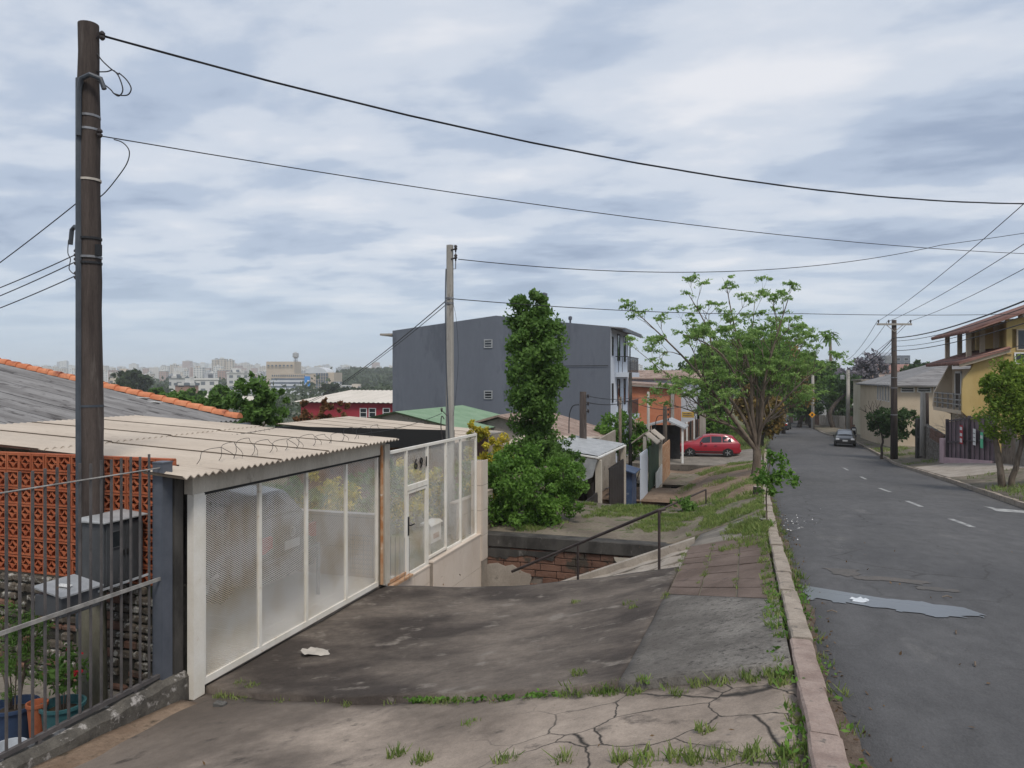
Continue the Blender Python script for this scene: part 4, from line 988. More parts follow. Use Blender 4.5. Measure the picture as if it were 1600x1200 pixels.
m = MB(); m.bbox((GX-.2, yb0, CZ-3.2), (GX-.03, yb0+.5, CZ-2.85), .01); m.build('case', M['white_metal'], lb)
m = MB(); m.box((GX-.03, yb0+.12, CZ-3.12), (GX-.022, yb0+.38, CZ-3.02)); m.build('slot', M['rust'], lb)
m = MB(); m.loft([[(GX-.24,yb0-.03,CZ-2.85),(GX+.02-.02,yb0-.03,CZ-2.85),(GX-.0,yb0+.53,CZ-2.85),(GX-.24,yb0+.53,CZ-2.85)],[(GX-.24,yb0-.03,CZ-2.8),(GX-.06,yb0-.03,CZ-2.8),(GX-.06,yb0+.53,CZ-2.8),(GX-.24,yb0+.53,CZ-2.8)]]); m.build('lid', M['white_metal'], lb)
m = MB(); m.box((GX-.2, yb0+.05, CZ-4.0), (GX-.1, yb0+.15, CZ-3.2)); m.build('post', M['white_metal'], lb)
# garden behind the fence
m = MB(); m.box((-16, 11.4, CZ-4.2), (GX-.1, 30, CZ-3.52)); struct(m.build('garden', M['grass_soil']))
gw = tiled_wall('planter_wall', 'cream tiled planter wall inside the garden behind the mesh fence', (-6.0, 14.9), (-5.86, 14.9) if False else (-5.9, 17.0), CZ-3.55, CZ-2.75, 1, .6, .5)

# barbed wire over the carport
bwire = thing('razor_wire', 'coiled barbed wire running along the carport eave', 'barbed wire', (GX, 8, CZ-.9))
m = MB(); rz_ = random.Random(8); y = 6.85
while y < 11.0:
    r = rz_.uniform(.12,.2); w1 = rz_.uniform(.38,.62); n = 15
    pts = [(GX+.06-.25+ .03*math.sin(k), y + w1*.5 - w1*.5*math.cos(math.pi*k/n), cz_(GX-.2)+.01 + r*1.15*math.sin(math.pi*k/n)) for k in range(n+1)]
    m.tube(pts, .0035, 4, cap=False); y += w1*rz_.uniform(.55,.95)
m.build('coil', M['cable'], bwire)
bs_ = thing('barbed_strand', 'single twisted barbed wire stretched across the carport roof', 'barbed wire', (-7,9,CZ-.8))
a = P(90, 708, 9.3); b = P(440, 667, 12.4); m = MB()
def sagpts(a, b, s, n=14): return [a.lerp(b, k/n) - Vector((0,0,s*4*(k/n)*(1-k/n))) for k in range(n+1)]
q = sagpts(a, b, .05, 40); m.tube(q, .004, 4)
for i in range(1, 40):
    p = q[i]; 
    for k in range(2): v = Vector((rz_.gauss(0,1),rz_.gauss(0,1),rz_.gauss(0,1))).normalized()*.022; m.tube([p-v,p+v], .0025, 3)
m.build('wire', M['cable'], bs_)

# litter on the driveway
x, y = XY(494, 8.95); 
scrap('paper_sheet', 'torn sheet of old paper lying on the dark driveway by the gate', 'litter', XY(494,8.9), .32, .2, M['paper'], zw(*XY(494,8.9))+.012, 5, .012)
x, y = XY(344, 7.5); m = MB(); m.bbox((x-.06,y-.035,zw(x,y)-.06),(x+.06,y+.035,zw(x,y)+.0),.015); tag(m.build('stone_fragment', M['mid_conc'], origin=(x,y,zw(x,y))), 'small loose gray stone near the foot of the white gate', 'stone')
# ------------------------------------------------------------------ cars
def car(name, label, loc, rz, L, W, H, body, kind='wagon', group=None, emblem=False, plate_txt=None, rake=0.0):
    t = thing(name, label, 'car', (0,0,0), group)
    w = W/2; R = .31*H/1.5; zb = .24*H/1.5
    k = H/1.5
    if kind == 'sedan':
        S = [(.0,.36,.62,.66,.80,.62),(.015,.27,.66,.72,.92,.74),(.06,.24,.72,.80,.98,.82),(.14,.22,.80,.88,1,.84),(.27,.22,.88,.96,1,.82),(.30,.22,.89,.98,1,.8),(.44,.22,.90,1.43,1,.66),(.55,.22,.91,1.5,1,.66),(.70,.22,.92,1.45,1,.66),(.84,.22,.93,1.04,1,.74),(.88,.23,.93,1.02,.99,.76),(.97,.27,.88,.98,.95,.74),(1.0,.36,.72,.80,.86,.66)]
        gl = (5, 6, 8, 9)
    else:
        S = [(.0,.36,.62,.66,.80,.62),(.015,.27,.68,.74,.92,.74),(.06,.24,.75,.84,.98,.82),(.14,.22,.83,.93,1,.84),(.22,.22,.86,.99,1,.82),(.25,.22,.88,1.02,1,.8),(.42,.22,.89,1.42,1,.68),(.54,.22,.90,1.5,1,.68),(.72,.22,.92,1.48,1,.68),(.88,.22,.95,1.40,1,.66),(.965,.24,1.0,1.06,.98,.74),(.99,.26,.84,.92,.95,.78),(1.0,.34,.66,.72,.88,.7)]
        gl = (5, 6, 9, 10)
    X = lambda f: L*(.5 - f)
    rings = []
    for f, b, be, tp, wb, wt in S:
        x = X(f); b, be, tp = b*k, be*k, tp*k; wb *= w; wt *= w; md = (b+be)/2
        cr = .035*k if tp - be > .2*k else .02*k
        half = [(wb*.86,b),(wb*.97,b+.08*k),(wb,md),(wb*.985,be-.02*k),(wb*.955,be+.01*k),((wb*.955+wt*1.03)/2 if tp-be>.2*k else wt*1.06,(be+tp)/2),(wt,tp-.015*k),(wt*.86,tp+cr*.5),(wt*.45,tp+cr)]
        ring = [Vector((x, y, z)) for y, z in half] + [Vector((x, -y, z)) for y, z in reversed(half)]
        rings.append(ring)
    m = MB(); m.loft(rings[::-1]); m.build('body', body, t, smooth=True, local=True)
    def sp(f, tt, side):   # point on the side glass area
        i = max(0, min(len(S)-2, next((j for j in range(len(S)-1) if S[j][0] <= f <= S[j+1][0]), len(S)-2)))
        a, b = S[i], S[i+1]; q = (f-a[0])/(b[0]-a[0]); be = (a[2]+(b[2]-a[2])*q)*k + .01*k; tp = (a[3]+(b[3]-a[3])*q)*k - .015*k
        wb = (a[4]+(b[4]-a[4])*q)*w*.955; wt = (a[5]+(b[5]-a[5])*q)*w
        return Vector((X(f), side*(wb + (wt-wb)*tt + .016), be + (tp-be)*tt))
    wins = [(.345,.40,.52,.52),(.535,.535,.70,.70),(.715,.715,.86,.84)] if kind != 'sedan' else [(.36,.42,.545,.545),(.56,.56,.72,.69)]
    for side in (1, -1):
        for f0, f0t, f1, f1t in wins:
            q = [sp(f0,.14,side), sp(f1,.14,side), sp(f1t,.86,side), sp(f0t,.86,side)]
            if side < 0: q = q[::-1]
            m = MB(); m.loft([[p - Vector((0,side*.02,0)) for p in q], q]); m.build('side_window', M['glass'], t, local=True)
        f0 = .33; m = MB(); p = sp(f0+.05, .05, side); m.bbox((p.x-.05, min(p.y, p.y+side*.16), p.z-.02), (p.x+.06, max(p.y, p.y+side*.16), p.z+.1), .02); m.build('mirror', body, t, local=True)
        for f in ((.44, .6) if kind != 'sedan' else (.5,.66)):
            p = sp(f, -.25, side); m = MB(); m.box((p.x-.09, p.y-.03, p.z-.01), (p.x+.06, p.y+.02, p.z+.02)); m.build('door_handle', M['black_trim'], t, local=True)
        m = MB(); m.box((X(.80), side*w*.985-.012, .33*k), (X(.20), side*w*.985+.012, .40*k)); m.build('side_trim', M['black_trim'], t, local=True)
    for nm, (i, j), tt in (('windscreen', gl[:2], 1), ('rear_window', gl[2:], -1)):
        a, b = S[i], S[j]; q = []
        def wp(u, v):
            f = a[0]+(b[0]-a[0])*u; z = (a[3]+(b[3]-a[3])*u)*k; wt = (a[5]+(b[5]-a[5])*u)*w
            cr = .05*k*(1-v*v)
            return Vector((X(f) + tt*.012, wt*v*.9, z + .012 + cr))
        m = MB(); m.grid(wp, [.12,.5,.9], [-1,-.5,0,.5,1]); m.build(nm, M['glass_sky'] if nm == 'windscreen' else M['glass'], t, local=True)
    for side in (1,-1):
        for nm, x, mt, z0, z1 in (('headlight', X(.012), 'lamp_clear', .60, .76), ('tail_light', X(.985), 'lamp_red', .68, .92)):
            m = MB(); yy = side*w*.70; q = .06
            m.bbox((x-q, min(yy-.14,yy+.14), z0*k), (x+q, max(yy-.14,yy+.14), z1*k), .02); m.build(nm, M[mt], t, local=True)
    m = MB(); m.bbox((X(.0)-.03, -w*.62, .30*k), (X(0)+.025, w*.62, .44*k), .01); m.build('grille', M['black_trim'], t, local=True)
    for x in (X(.0)+.03, X(1.0)-.03):
        s_ = 1 if x > 0 else -1; zz = .48 if x > 0 else .66
        m = MB(); m.box((min(x-.012*s_,x+.006*s_), -.2, zz*k), (max(x-.012*s_,x+.006*s_), .2, zz*k+.13)); pl = m.build('number_plate', M['plate'], t, local=True)
    m = MB(); m.bbox((X(1.0)-.05, -w*.9, .36*k), (X(.96), w*.9, .58*k), .03); m.build('rear_bumper', body, t, local=True)
    if emblem:
        m = MB(); n = 20; xx = X(.995)-.045; zc = .90*k
        rg = [[(xx, .075*math.cos(6.283*i/n)*q, zc + .075*math.sin(6.283*i/n)*q) for i in range(n)] for q in (.82, 1)]
        rg2 = [[(xx-.02, y, z) for _, y, z in r] for r in rg]
        m.loft([rg[0], rg[1], rg2[1], rg2[0]], cap=False)
        e_ = m.build('emblem', M['rim'], t, local=True)
        for q in ([(-.05,.05),(-.016,-.0),(0,.03),(.016,0),(.05,.05)], [(-.06,.02),(-.03,-.055),(0,-.012),(.03,-.055),(.06,.02)]):
            m = MB(); m.tube([(xx-.012, y, zc+z) for y, z in q], .008, 4); m.build('monogram', M['rim'], e_, local=True)
    for f in (.19, .80):
        for side in (1, -1):
            x, y = X(f), side*(w - .10)
            m = MB(); n = 18
            def ring(r, yy): return [(x + r*math.cos(6.283*i/n), yy, R + r*math.sin(6.283*i/n)) for i in range(n)]
            m.loft([ring(R*1.14, side*(w*.99+.004)-side*.02), ring(R*1.14, side*(w*.99+.004))]); m.build('wheel_arch', M['black_trim'], t, local=True)
            m = MB(); m.loft([ring(R*.62,y-side*.1), ring(R*.94,y-side*.1), ring(R,y-side*.05), ring(R,y+side*.09), ring(R*.93,y+side*.118), ring(R*.66,y+side*.122)]); wh = m.build('wheel', M['tyre'], t, smooth=True, local=True)
            m = MB(); m.loft([ring(R*.66,y+side*.118), ring(R*.62,y+side*.125), ring(R*.5,y+side*.112)]); 
            m.build('rim', M['black_trim'], wh, local=True)
            m = MB()
            for a in range(5):
                c, s = math.cos(a*1.2566), math.sin(a*1.2566); m.beam((x, y+side*.122, R), (x+c*R*.6, y+side*.128, R+s*R*.6), .05, .02, (0,1,0))
            m.build('spoke', M['rim'], wh, local=True)
    t.location = loc; t.rotation_euler = (0, rake, rz)
    return t
ddark = paint('dark_gray_paint', (.05,.052,.055)); red = paint('red_paint', (.3,.006,.02)); blk = paint('black_paint', (.012,.012,.014)); dgr = paint('dark_green_gray_paint', (.03,.04,.045))
car('parked_car', 'dark gray hatchback parked rear-first inside the white mesh garage gate', (-8.95, 10.1, ZF), math.pi, 4.1, 1.72, 1.63, ddark, 'wagon', emblem=True)
rx, ry = XY(1107, 51.5)
car('parked_car', 'red station wagon parked across the apron facing the house fronts', (rx, ry, PLZ), math.radians(180+6), 4.15, 1.68, 1.52, red, 'wagon')
bx, by = XY(1320, 66)
car('parked_car', 'black car with a bright windscreen parked at the right kerb', (bx, by, zr(bx,by)+.02), math.radians(-96), 4.0, 1.72, 1.42, blk, 'sedan', rake=math.radians(-2))
fx, fy = XY(1224, 99)
car('parked_car', 'small dark green-gray car far down the road by the left trees', (fx, fy, zr(fx,fy)+.0), math.radians(80), 3.9, 1.68, 1.45, dgr, 'wagon')

# ------------------------------------------------------------------ trees and shrubs
def tree(name, label, cat, base, trunk_h, r0, blobs, n, lsize, leaf, bark='bark', levels=2, clumps=40, spread=.22, asp=.5, seed=1, lean=(0,0), split=(3,4), shell=.4, group=None, droop=0., ang=.6, limb=None):
    base = Vector(base); t = thing(name, label, cat, base, group); rd = random.Random(seed); rg = np.random.default_rng(seed)
    zc = np.mean([b[2] for b in blobs]); R = max(b[3] for b in blobs)
    top = base + Vector((lean[0], lean[1], trunk_h))
    m = MB(); pts = [base - Vector((0,0,.15))] + [base.lerp(top, k/4) + Vector((rd.gauss(0,.03*R),rd.gauss(0,.03*R),0))*(k>0) for k in range(5)]
    m.tube(pts, [r0*1.35, r0*1.1, r0*.95, r0*.88, r0*.8, r0*.75], 8, cap=False); m.build('trunk', M[bark], t, smooth='all')
    outl, tips = branches(pts[-1], (lean[0]*.3, lean[1]*.3, 1), limb or R*.75, r0*.7, levels, rd, split, ang, .12)
    # first segment doubles the trunk; keep limbs
    limbs_obj('limbs', outl, M[bark], t)
    bl = [(base.x+b[0], base.y+b[1], base.z+b[2], b[3], b[4], b[5]) for b in blobs]
    pts, o = crown_points(bl, n, clumps, spread, shell, rg)
    quads_obj('crown', leaf_verts(pts, lsize, asp, o, .8, droop, rg), leaf, t, np.array(base))
    return t
def shrub(name, label, cat, base, blobs, n, lsize, leaf, clumps=40, spread=.25, asp=.5, seed=1, shell=.35, droop=0., group=None, stems=5, jitter=.8, stem_h=None):
    base = Vector(base); t = thing(name, label, cat, base, group); rd = random.Random(seed); rg = np.random.default_rng(seed)
    zt = max(b[2] for b in blobs)
    for k in range(stems):
        b = blobs[rd.randrange(len(blobs))]; m = MB()
        e = base + Vector((b[0], b[1], b[2]*.8)) + Vector((rd.gauss(0,b[3]*.3), rd.gauss(0,b[4]*.3), 0))
        s = base + Vector((b[0]*.6 + rd.gauss(0,.08), b[1]*.6 + rd.gauss(0,.08), -.05))
        m.tube([s, s.lerp(e,.35) + Vector((rd.gauss(0,.06),rd.gauss(0,.06),0)), s.lerp(e,.7) + Vector((rd.gauss(0,.08),rd.gauss(0,.08),0)), e], [.035,.028,.02,.01], 5); m.build('stem', M['bark'], t)
    bl = [(base.x+b[0], base.y+b[1], base.z+b[2], b[3], b[4], b[5]) for b in blobs]
    pts, o = crown_points(bl, n, clumps, spread, shell, rg)
    quads_obj('foliage', leaf_verts(pts, lsize, asp, o, jitter, droop, rg), leaf, t, np.array(base))
    return t
# tall ivy-clad column tree left of the terrace
def at(px, d, z): x, y = XY(px, d); return Vector((x, y, z))
b = at(833, 21.5, CZ-4.6); u = lambda px: px*21.5/F
col = []
for py, hw, off in ((466,20,-6),(488,30,-6),(512,42,0),(540,48,2),(565,50,2),(590,50,2),(615,48,2),(640,42,2),(665,38,4),(690,36,6),(712,36,8)):
    col.append((u(off)*CA, u(off)*SA, Z(py,21.5)-b.z, u(hw*.98)*random.uniform(.88,1.12), u(hw), u(26)))
shrub('ivy_clad_tree', 'tall column-shaped tree smothered in leafy creeper before the blue-gray building', 'tree', b, col, 24000, .125, LM['mid'], 230, .36, .6, 3, .4, .5, stems=3)
# big rounded shrub spilling over the retaining wall
b = at(832, 18.3, CZ-3.55); u = lambda px: px*18.3/F
bl = [(u(-48),-.3,Z(770,18)-b.z,u(36),u(34),u(48)),(u(-50),-.3,Z(735,18)-b.z,u(30),u(30),u(28)),(u(58),.1,Z(785,18)-b.z,u(30),u(30),u(28)),(u(-15),-.5,Z(760,18)-b.z,u(45),u(40),u(50)),(u(20),-.2,Z(770,18)-b.z,u(42),u(42),u(48)),(u(52),.3,Z(745,18.3)-b.z,u(30),u(30),u(36)),(u(-20),.3,Z(730,18.3)-b.z,u(45),u(40),u(34)),(u(0),-.7,Z(800,17.6)-b.z,u(62),u(30),u(22))]
shrub('garden_shrub', 'dense bright green shrub spilling over the brick retaining wall', 'shrub', b, bl, 19000, .1, LM['bright'], 160, .3, .5, 5, .45, .4)
b = at(885, 20.5, CZ-4.4); u = lambda px: px*20.5/F
shrub('garden_shrub', 'ferny green shrub between the creeper tree and the metal canopy', 'shrub', b, [(0,0,Z(735,20.5)-b.z,u(30),u(30),u(34)),(u(12),0,Z(765,20.5)-b.z,u(24),u(24),u(26)),(u(-10),.3,Z(700,20.5)-b.z,u(24),u(24),u(26))], 4200, .11, LM['mid'], 60, .25, .4, 6, .4, .3)
b = at(745, 19.5, CZ-3.6); u = lambda px: px*19.5/F
shrub('croton_shrub', 'yellow-green croton shrub rising behind the mesh fence', 'shrub', b, [(u(0),0,Z(668,19.5)-b.z,u(20),u(20),u(24)),(u(18),0,Z(698,19.5)-b.z,u(36),u(24),u(26)),(u(30),0,Z(720,19.5)-b.z,u(36),u(24),u(18)),(u(0),0,Z(745,19.5)-b.z,u(40),u(24),u(40))], 6500, .1, LM['yellow'], 60, .25, .42, 7, .4)
# hedge seen through the mesh
for i, (px, d, lm, lab) in enumerate(((440,14.6,'mid','green hedge bush behind the garden wall next to the parked hatchback'),(515,15.2,'yellow','yellow croton hedge bush seen through the middle of the sliding gate'),(585,16.0,'mid','green hedge bush seen through the right end of the sliding gate'),(640,17.2,'yellow','yellow croton bush seen through the door of the mesh fence'),(700,17.5,'mid','leafy green bush seen through the right half of the mesh fence'))):
    b = at(px, d, CZ-3.53); shrub('hedge_bush', lab, 'bush', b, [(0,0,.75,.72,.6,.8),(.3,.1,1.15,.5,.45,.5),(-.3,0,1.05,.45,.45,.5)], 2600, .11, LM[lm], 40, .28, .4, 20+i, .3)
# round bush by the house fronts and others
b = at(968, 37, CZ-6); u = lambda px: px*37/F
shrub('garden_bush', 'round light green bush behind the metal canopy below the pale balconies', 'bush', b, [(0,0,Z(672,37)-b.z,u(42),u(36),u(30)),(u(-12),0,Z(690,37)-b.z,u(34),u(34),u(28)),(u(22),0,Z(690,37)-b.z,u(32),u(34),u(28))], 5200, .2, LM['bright'], 60, .22, .5, 8, .5)
# open feathery street tree
def jacaranda():
    d0 = 30.0; bx, by = XY(1182, d0); base = Vector((bx, by, CZ - Dc(by) - .05))
    t = thing('street_tree', 'tall open street tree with bare spreading limbs and feathery leaf tufts by the kerb', 'tree', base)
    rd = random.Random(21); rg = np.random.default_rng(21)
    fork = P(1183, 702, d0); m = MB()
    m.tube([base - Vector((0,0,.2)), base + Vector((0,0,.25)), base.lerp(fork,.5), fork], [.26,.19,.165,.17], 10, cap=False); m.build('trunk', M['bark'], t, smooth='all')
    L_ = [((1150,660),(1112,610),(1065,555),(990,484),-1.0),((1160,650),(1120,590),(1108,520),(1075,458),.6),((1168,640),(1148,585),(1118,545),(1062,520),-1.6),((1175,640),(1172,580),(1150,520),(1135,446),-.4),
          ((1183,640),(1183,590),(1176,530),(1180,462),1.2),((1190,650),(1196,590),(1215,520),(1232,466),-.8),((1190,650),(1210,600),(1240,570),(1262,548),.5),((1192,665),(1220,630),(1262,590),(1290,572),-1.2),
          ((1145,668),(1100,640),(1060,600),(984,538),.8),((1150,670),(1110,655),(1075,640),(1040,630),-.6),((1186,650),(1190,610),(1204,560),(1205,500),1.8),((1176,650),(1160,600),(1135,560),(1098,485),1.6),((1190,668),(1215,645),(1240,625),(1262,612),1.0)]
    outl, tips = [], []
    for i, (a, b, c, e, dd) in enumerate(L_):
        pts = smooth_path([fork - Vector((0,0,.1)), P(*a, d0+dd*.25), P(*b, d0+dd*.6), P(*c, d0+dd*.9), P(*e, d0+dd*1.2)], 4)
        n = len(pts); r0 = .07 if i not in (1,3,5,0) else .1
        outl.append((pts, [r0*(1-.86*k/(n-1)) for k in range(n)])); tips.append((pts[-1], pts[-1]-pts[-2]))
        for k in range(5, n-1):
            if rd.random() < .97:
                dv = (pts[k]-pts[k-1]).normalized(); o = dv.orthogonal(); o.rotate(Matrix.Rotation(rd.random()*6.28, 3, dv))
                nd = dv*.75 + o.normalized()*.75 + Vector((0,0,.35)); ln = rd.uniform(.5,1.0)*(1.25-.5*k/n)
                o2, t2 = branches(pts[k], nd, ln, r0*(1-.86*k/(n-1))*.55, rd.choice((1,1,2)) if k < n-4 else 1, rd, (2,3), .6, .25, .75, 3, .14)
                outl += o2; tips += t2
    limbs_obj('limbs', outl, M['bark'], t)
    V = []
    for p, d in tips:
        if rd.random() < .06: continue
        for f in range(rd.randint(5,8)):
            a = rd.random()*6.28; hv = Vector((math.cos(a), math.sin(a), rd.uniform(-.35,.7))); ln = rd.uniform(.16,.34)
            n = 7; q = np.array([list(p + hv*ln*(k/n) - Vector((0,0,.22*ln*(k/n)**2))) for k in range(1, n+1) for _ in range(2)])
            q += rg.normal(size=q.shape)*.025
            V.append(leaf_verts(q, .12, .42, np.tile([0,0,1.0],(len(q),1)), .7, .1, rg))
    quads_obj('leaf_tufts', np.vstack(V), LM['jac'], t, np.array(base))
jacaranda()
# sapling at the kerb, its stake, two stumps
b = at(1197, 13.0, CZ-Dc(13.9)-.02); u = lambda px: px*13.0/F
sb = shrub('sapling', 'young leafy sapling beside the kerb in front of the open street tree', 'sapling', b, [(u(10),0,Z(735,13)-b.z,u(30),u(28),u(30)),(u(-2),0,Z(760,13)-b.z,u(20),u(22),u(20)),(u(28),0,Z(745,13)-b.z,u(24),u(20),u(16)),(u(12),0,Z(712,13)-b.z,u(14),u(14),u(16))], 950, .085, LM['bright'], 60, .3, .5, 12, .35, stems=0)
m = MB(); m.tube([b + Vector((.02,0,-.05)), b + Vector((.0,.01,.5)), b + Vector((.04,0,.95)), b + Vector((.09,0,1.25))], [.016,.014,.011,.006], 6); m.build('trunk', M['bark'], sb)
for px, d, r, h, lab in ((1183,19.5,.10,.26,'small sawn tree stump in the grass below the open street tree'),(1194,13.3,.085,.10,'low pale sawn stump at the foot of the sapling')):
    b = at(px, d, 0); b.z = CZ - Dc(b.y) - .04; s_ = thing('tree_stump', lab, 'tree stump', b); m = MB()
    m.lathe([(r*1.25,-.05),(r*1.05,h*.4),(r,h)], b, 10); m.build('bark', M['bark_dark'], s_, smooth=True)
    m = MB(); m.lathe([(r*.96,h),(r*.9,h+.008),(.01,h+.01)], b, 10); m.build('cut_face', M['pale_conc'], s_)
b = at(1067, 19.5, CZ-3.62); shrub('banana_plant', 'low broad-leaved plant at the foot of the short handrail', 'plant', b, [(0,0,.25,.38,.3,.25)], 160, .24, LM['mid'], 18, .3, .3, 13, .2, stems=3)
# ------------------------------------------------------------------ houses on the left
def house(name, label, cat, loc): return thing(name, label, cat, loc)
# gray corrugated roof with a terracotta verge
h1 = house('house', 'neighbouring house with a gray corrugated roof edged in terracotta ridge tiles', 'house', (-17, 9, CZ-4))
XE, YV = -12.4, 16.0
def z1(x): return CZ - 1.1 + (XE - x)*.18
m = MB(); m.loft([[(XE-.4,2,CZ-4.5),(-30,2,CZ-4.5),(-30,YV-.15,CZ-4.5),(XE-.4,YV-.15,CZ-4.5)],[(XE-.4,2,z1(XE)-.12),(-30,2,z1(-30)-.12),(-30,YV-.15,z1(-30)-.12),(XE-.4,YV-.15,z1(XE)-.12)]]); m.build('wall', M['cream_plaster'], h1)
rf = thing('roof', 'x', 'x'); del rf['label'], rf['category']; rf.parent = h1
for i in range(12):
    ya = YV - 1.09*(i+1); k = 0; x = XE
    while x > -27:
        x2 = x - 2.3; dz = .02*k + .004*(i % 3)
        corr('roof_sheet', (x2-.12, ya-.04, z1(x2-.12)+dz*.3+.012), (x-x2+.12, 0, z1(x)-z1(x2-.12)-.012), (0, 1.11, 0), 1, .177, .026, M['roof_gray'], rf, per=6); x = x2; k += 1
k = 0; x = XE - .05; rd = random.Random(3)
while x > -27:
    ln = .40; m = MB(); n = 7; rings = []
    for q, sc in ((0,1.0),(.5,.94),(1.0,.84)):
        xx = x - ln*1.12*q; zc_ = z1(xx) + .05 + .025*(1-q)
        rings.append([(xx, YV + .125*sc*math.cos(math.pi*j/(n-1)), zc_ - .03 + .135*sc*math.sin(math.pi*j/(n-1))) for j in range(n)])
    m.loft(rings, cap=True); m.build('ridge_tile', M['ridge'], rf, smooth=True); x -= ln
m = MB(); m.box((XE-.02,2.5,z1(XE)-.20),(XE+.12,YV+.2,z1(XE)-.08)); m.build('gutter', M['fence_gray'], h1)
for px, d in ((222,19.6),(242,19.3)):
    x, y = XY(px, d); m = MB(); m.box((x-.18,y-.08,z1(x)+.03),(x+.18,y+.08,z1(x)+.045)); m.build('patch_tape', M['white'], rf)
# house behind the garden: beige roof
h2 = house('house', 'low house with a beige corrugated roof behind the carport', 'house', (-10, 21, CZ-4))
z2 = lambda x: CZ - 1.40 + (-13.5 - x)*.068
m = MB(); m.loft([[(-13.3,19.3,CZ-4.5),(-8.2,19.3,CZ-4.5),(-8.2,23.2,CZ-4.5),(-13.3,23.2,CZ-4.5)],[(-13.3,19.3,z2(-13.3)-.1),(-8.2,19.3,z2(-8.2)-.1),(-8.2,23.2,z2(-8.2)-.1),(-13.3,23.2,z2(-13.3)-.1)]]); m.build('wall', M['old_brick'], h2)
rf = thing('roof', 'x', 'x'); del rf['label'], rf['category']; rf.parent = h2
for i in range(4):
    for xa, xb, dz in ((-13.5,-10.6,0),(-10.7,-7.7,-.02)):
        corr('roof_sheet', (xa, 19+i*1.08, z2(xa)+dz+.003*i), (xb-xa,0,z2(xb)-z2(xa)), (0,1.1,0), 1, .112, .017, M['roof_beige'], rf, per=5)
m = MB(); m.box((-13.5,18.97,z2(-8)-.22),(-7.7,19.0,z2(-13.5)-.06)) ; m.build('fascia', M['black_trim'], h2)
# green roofed house and brown tiled roof in front of the gray block
def gable_house(name, label, cat, c, lx, ly, zg, ze, zr_, wall, roofm, axis='x', over=.3, pitch=None, windows=()):
    t = thing(name, label, cat, (c[0],c[1],zg)); x0,x1,y0,y1 = c[0]-lx/2,c[0]+lx/2,c[1]-ly/2,c[1]+ly/2
    m = MB()
    if axis == 'x': m.extrude([(x0,y0,zg),(x0,y1,zg),(x0,y1,ze),(x0,c[1],zr_),(x0,y0,ze)][::-1], (lx,0,0))
    else: m.extrude([(x0,y0,zg),(x1,y0,zg),(x1,y0,ze),(c[0],y0,zr_),(x0,y0,ze)], (0,ly,0))
    m.build('wall', wall, t)
    for s in (-1, 1):
        m = MB(); e = over
        if axis == 'x':
            sl = (zr_-ze)/(ly/2); a = Vector((x0-e, c[1], zr_+.05)); b_ = Vector((x0-e, c[1]+s*(ly/2+e), ze-sl*e+.05)); v = Vector((lx+2*e,0,0))
        else:
            sl = (zr_-ze)/(lx/2); a = Vector((c[0], y0-e, zr_+.05)); b_ = Vector((c[0]+s*(lx/2+e), y0-e, ze-sl*e+.05)); v = Vector((0,ly+2*e,0))
        if pitch: corr('roof', a, b_-a, v, 1, pitch, pitch*.16, roofm, t, per=4)
        else:
            m.loft([[a,b_,b_+v,a+v],[p+Vector((0,0,.09)) for p in (a,b_,b_+v,a+v)]]); m.build('roof', roofm, t)
    return t
def win(parent, c, n, w, h, fm='white', gm='glass', depth=.06, bars=1, name='window', sill=True):
    """window with frame and pane on a wall whose outward normal is n (unit xy)"""
    c = Vector(c); n = Vector((n[0],n[1],0)).normalized(); s = Vector((-n.y,n.x,0)); up = Vector((0,0,1)); ft = min(.07, w*.12)
    def slab(m, a, b, z0, z1, d0, d1):
        q = [c + s*a + n*d0, c + s*b + n*d0, c + s*b + n*d1, c + s*a + n*d1]
        m.loft([[p + up*z0 for p in q],[p + up*z1 for p in q]])
    m = MB()
    slab(m,-w/2,w/2,-h/2,-h/2+ft,-.02,depth*.6); slab(m,-w/2,w/2,h/2-ft,h/2,-.02,depth*.6)
    slab(m,-w/2,-w/2+ft,-h/2+ft,h/2-ft,-.02,depth*.6); slab(m,w/2-ft,w/2,-h/2+ft,h/2-ft,-.02,depth*.6)
    for b in range(bars):
        z = -h/2 + h*(b+1)/(bars+1); slab(m,-w/2+ft,w/2-ft,z-ft*.35,z+ft*.35,-.02,depth*.5)
    f = m.build(name, M[fm], parent)
    m = MB(); slab(m,-w/2+ft*.9,w/2-ft*.9,-h/2+ft*.9,h/2-ft*.9,-.01,depth*.12); m.build('pane', M[gm], f)
    return f
x, y = XY(690, 35); 
gable_house('house', 'low house with a green corrugated roof below the blue-gray block', 'house', (x-.5, y), 6.5, 7.5, CZ-6.5, Z(668,33), Z(640,35), M['pale_conc'], M['roof_green'], 'y', .2, .18)
brt = mat('weathered_brown_tiles', (.22,.155,.125), (.33,.25,.21), 1.3, .9, .01, 12, c3=(.1,.08,.065), s3=4, t3=.56, fine=.25)
x, y = XY(805, 36.5)
gable_house('house', 'house with a weathered brown tile roof behind the creeper tree', 'house', (x+.3, y), 7.5, 6.5, CZ-6.8, Z(690,33), Z(648,36), M['pale_conc'], brt, 'y', .3)
x, y = XY(868, 30)
gable_house('shed', 'small shed with a pale patched sheet roof beside the brown tile roof', 'shed', (x, y), 2.6, 4.2, CZ-5.5, Z(697,28), Z(684,30), M['pale_conc'], M['roof_beige'], 'x', .2, .18)
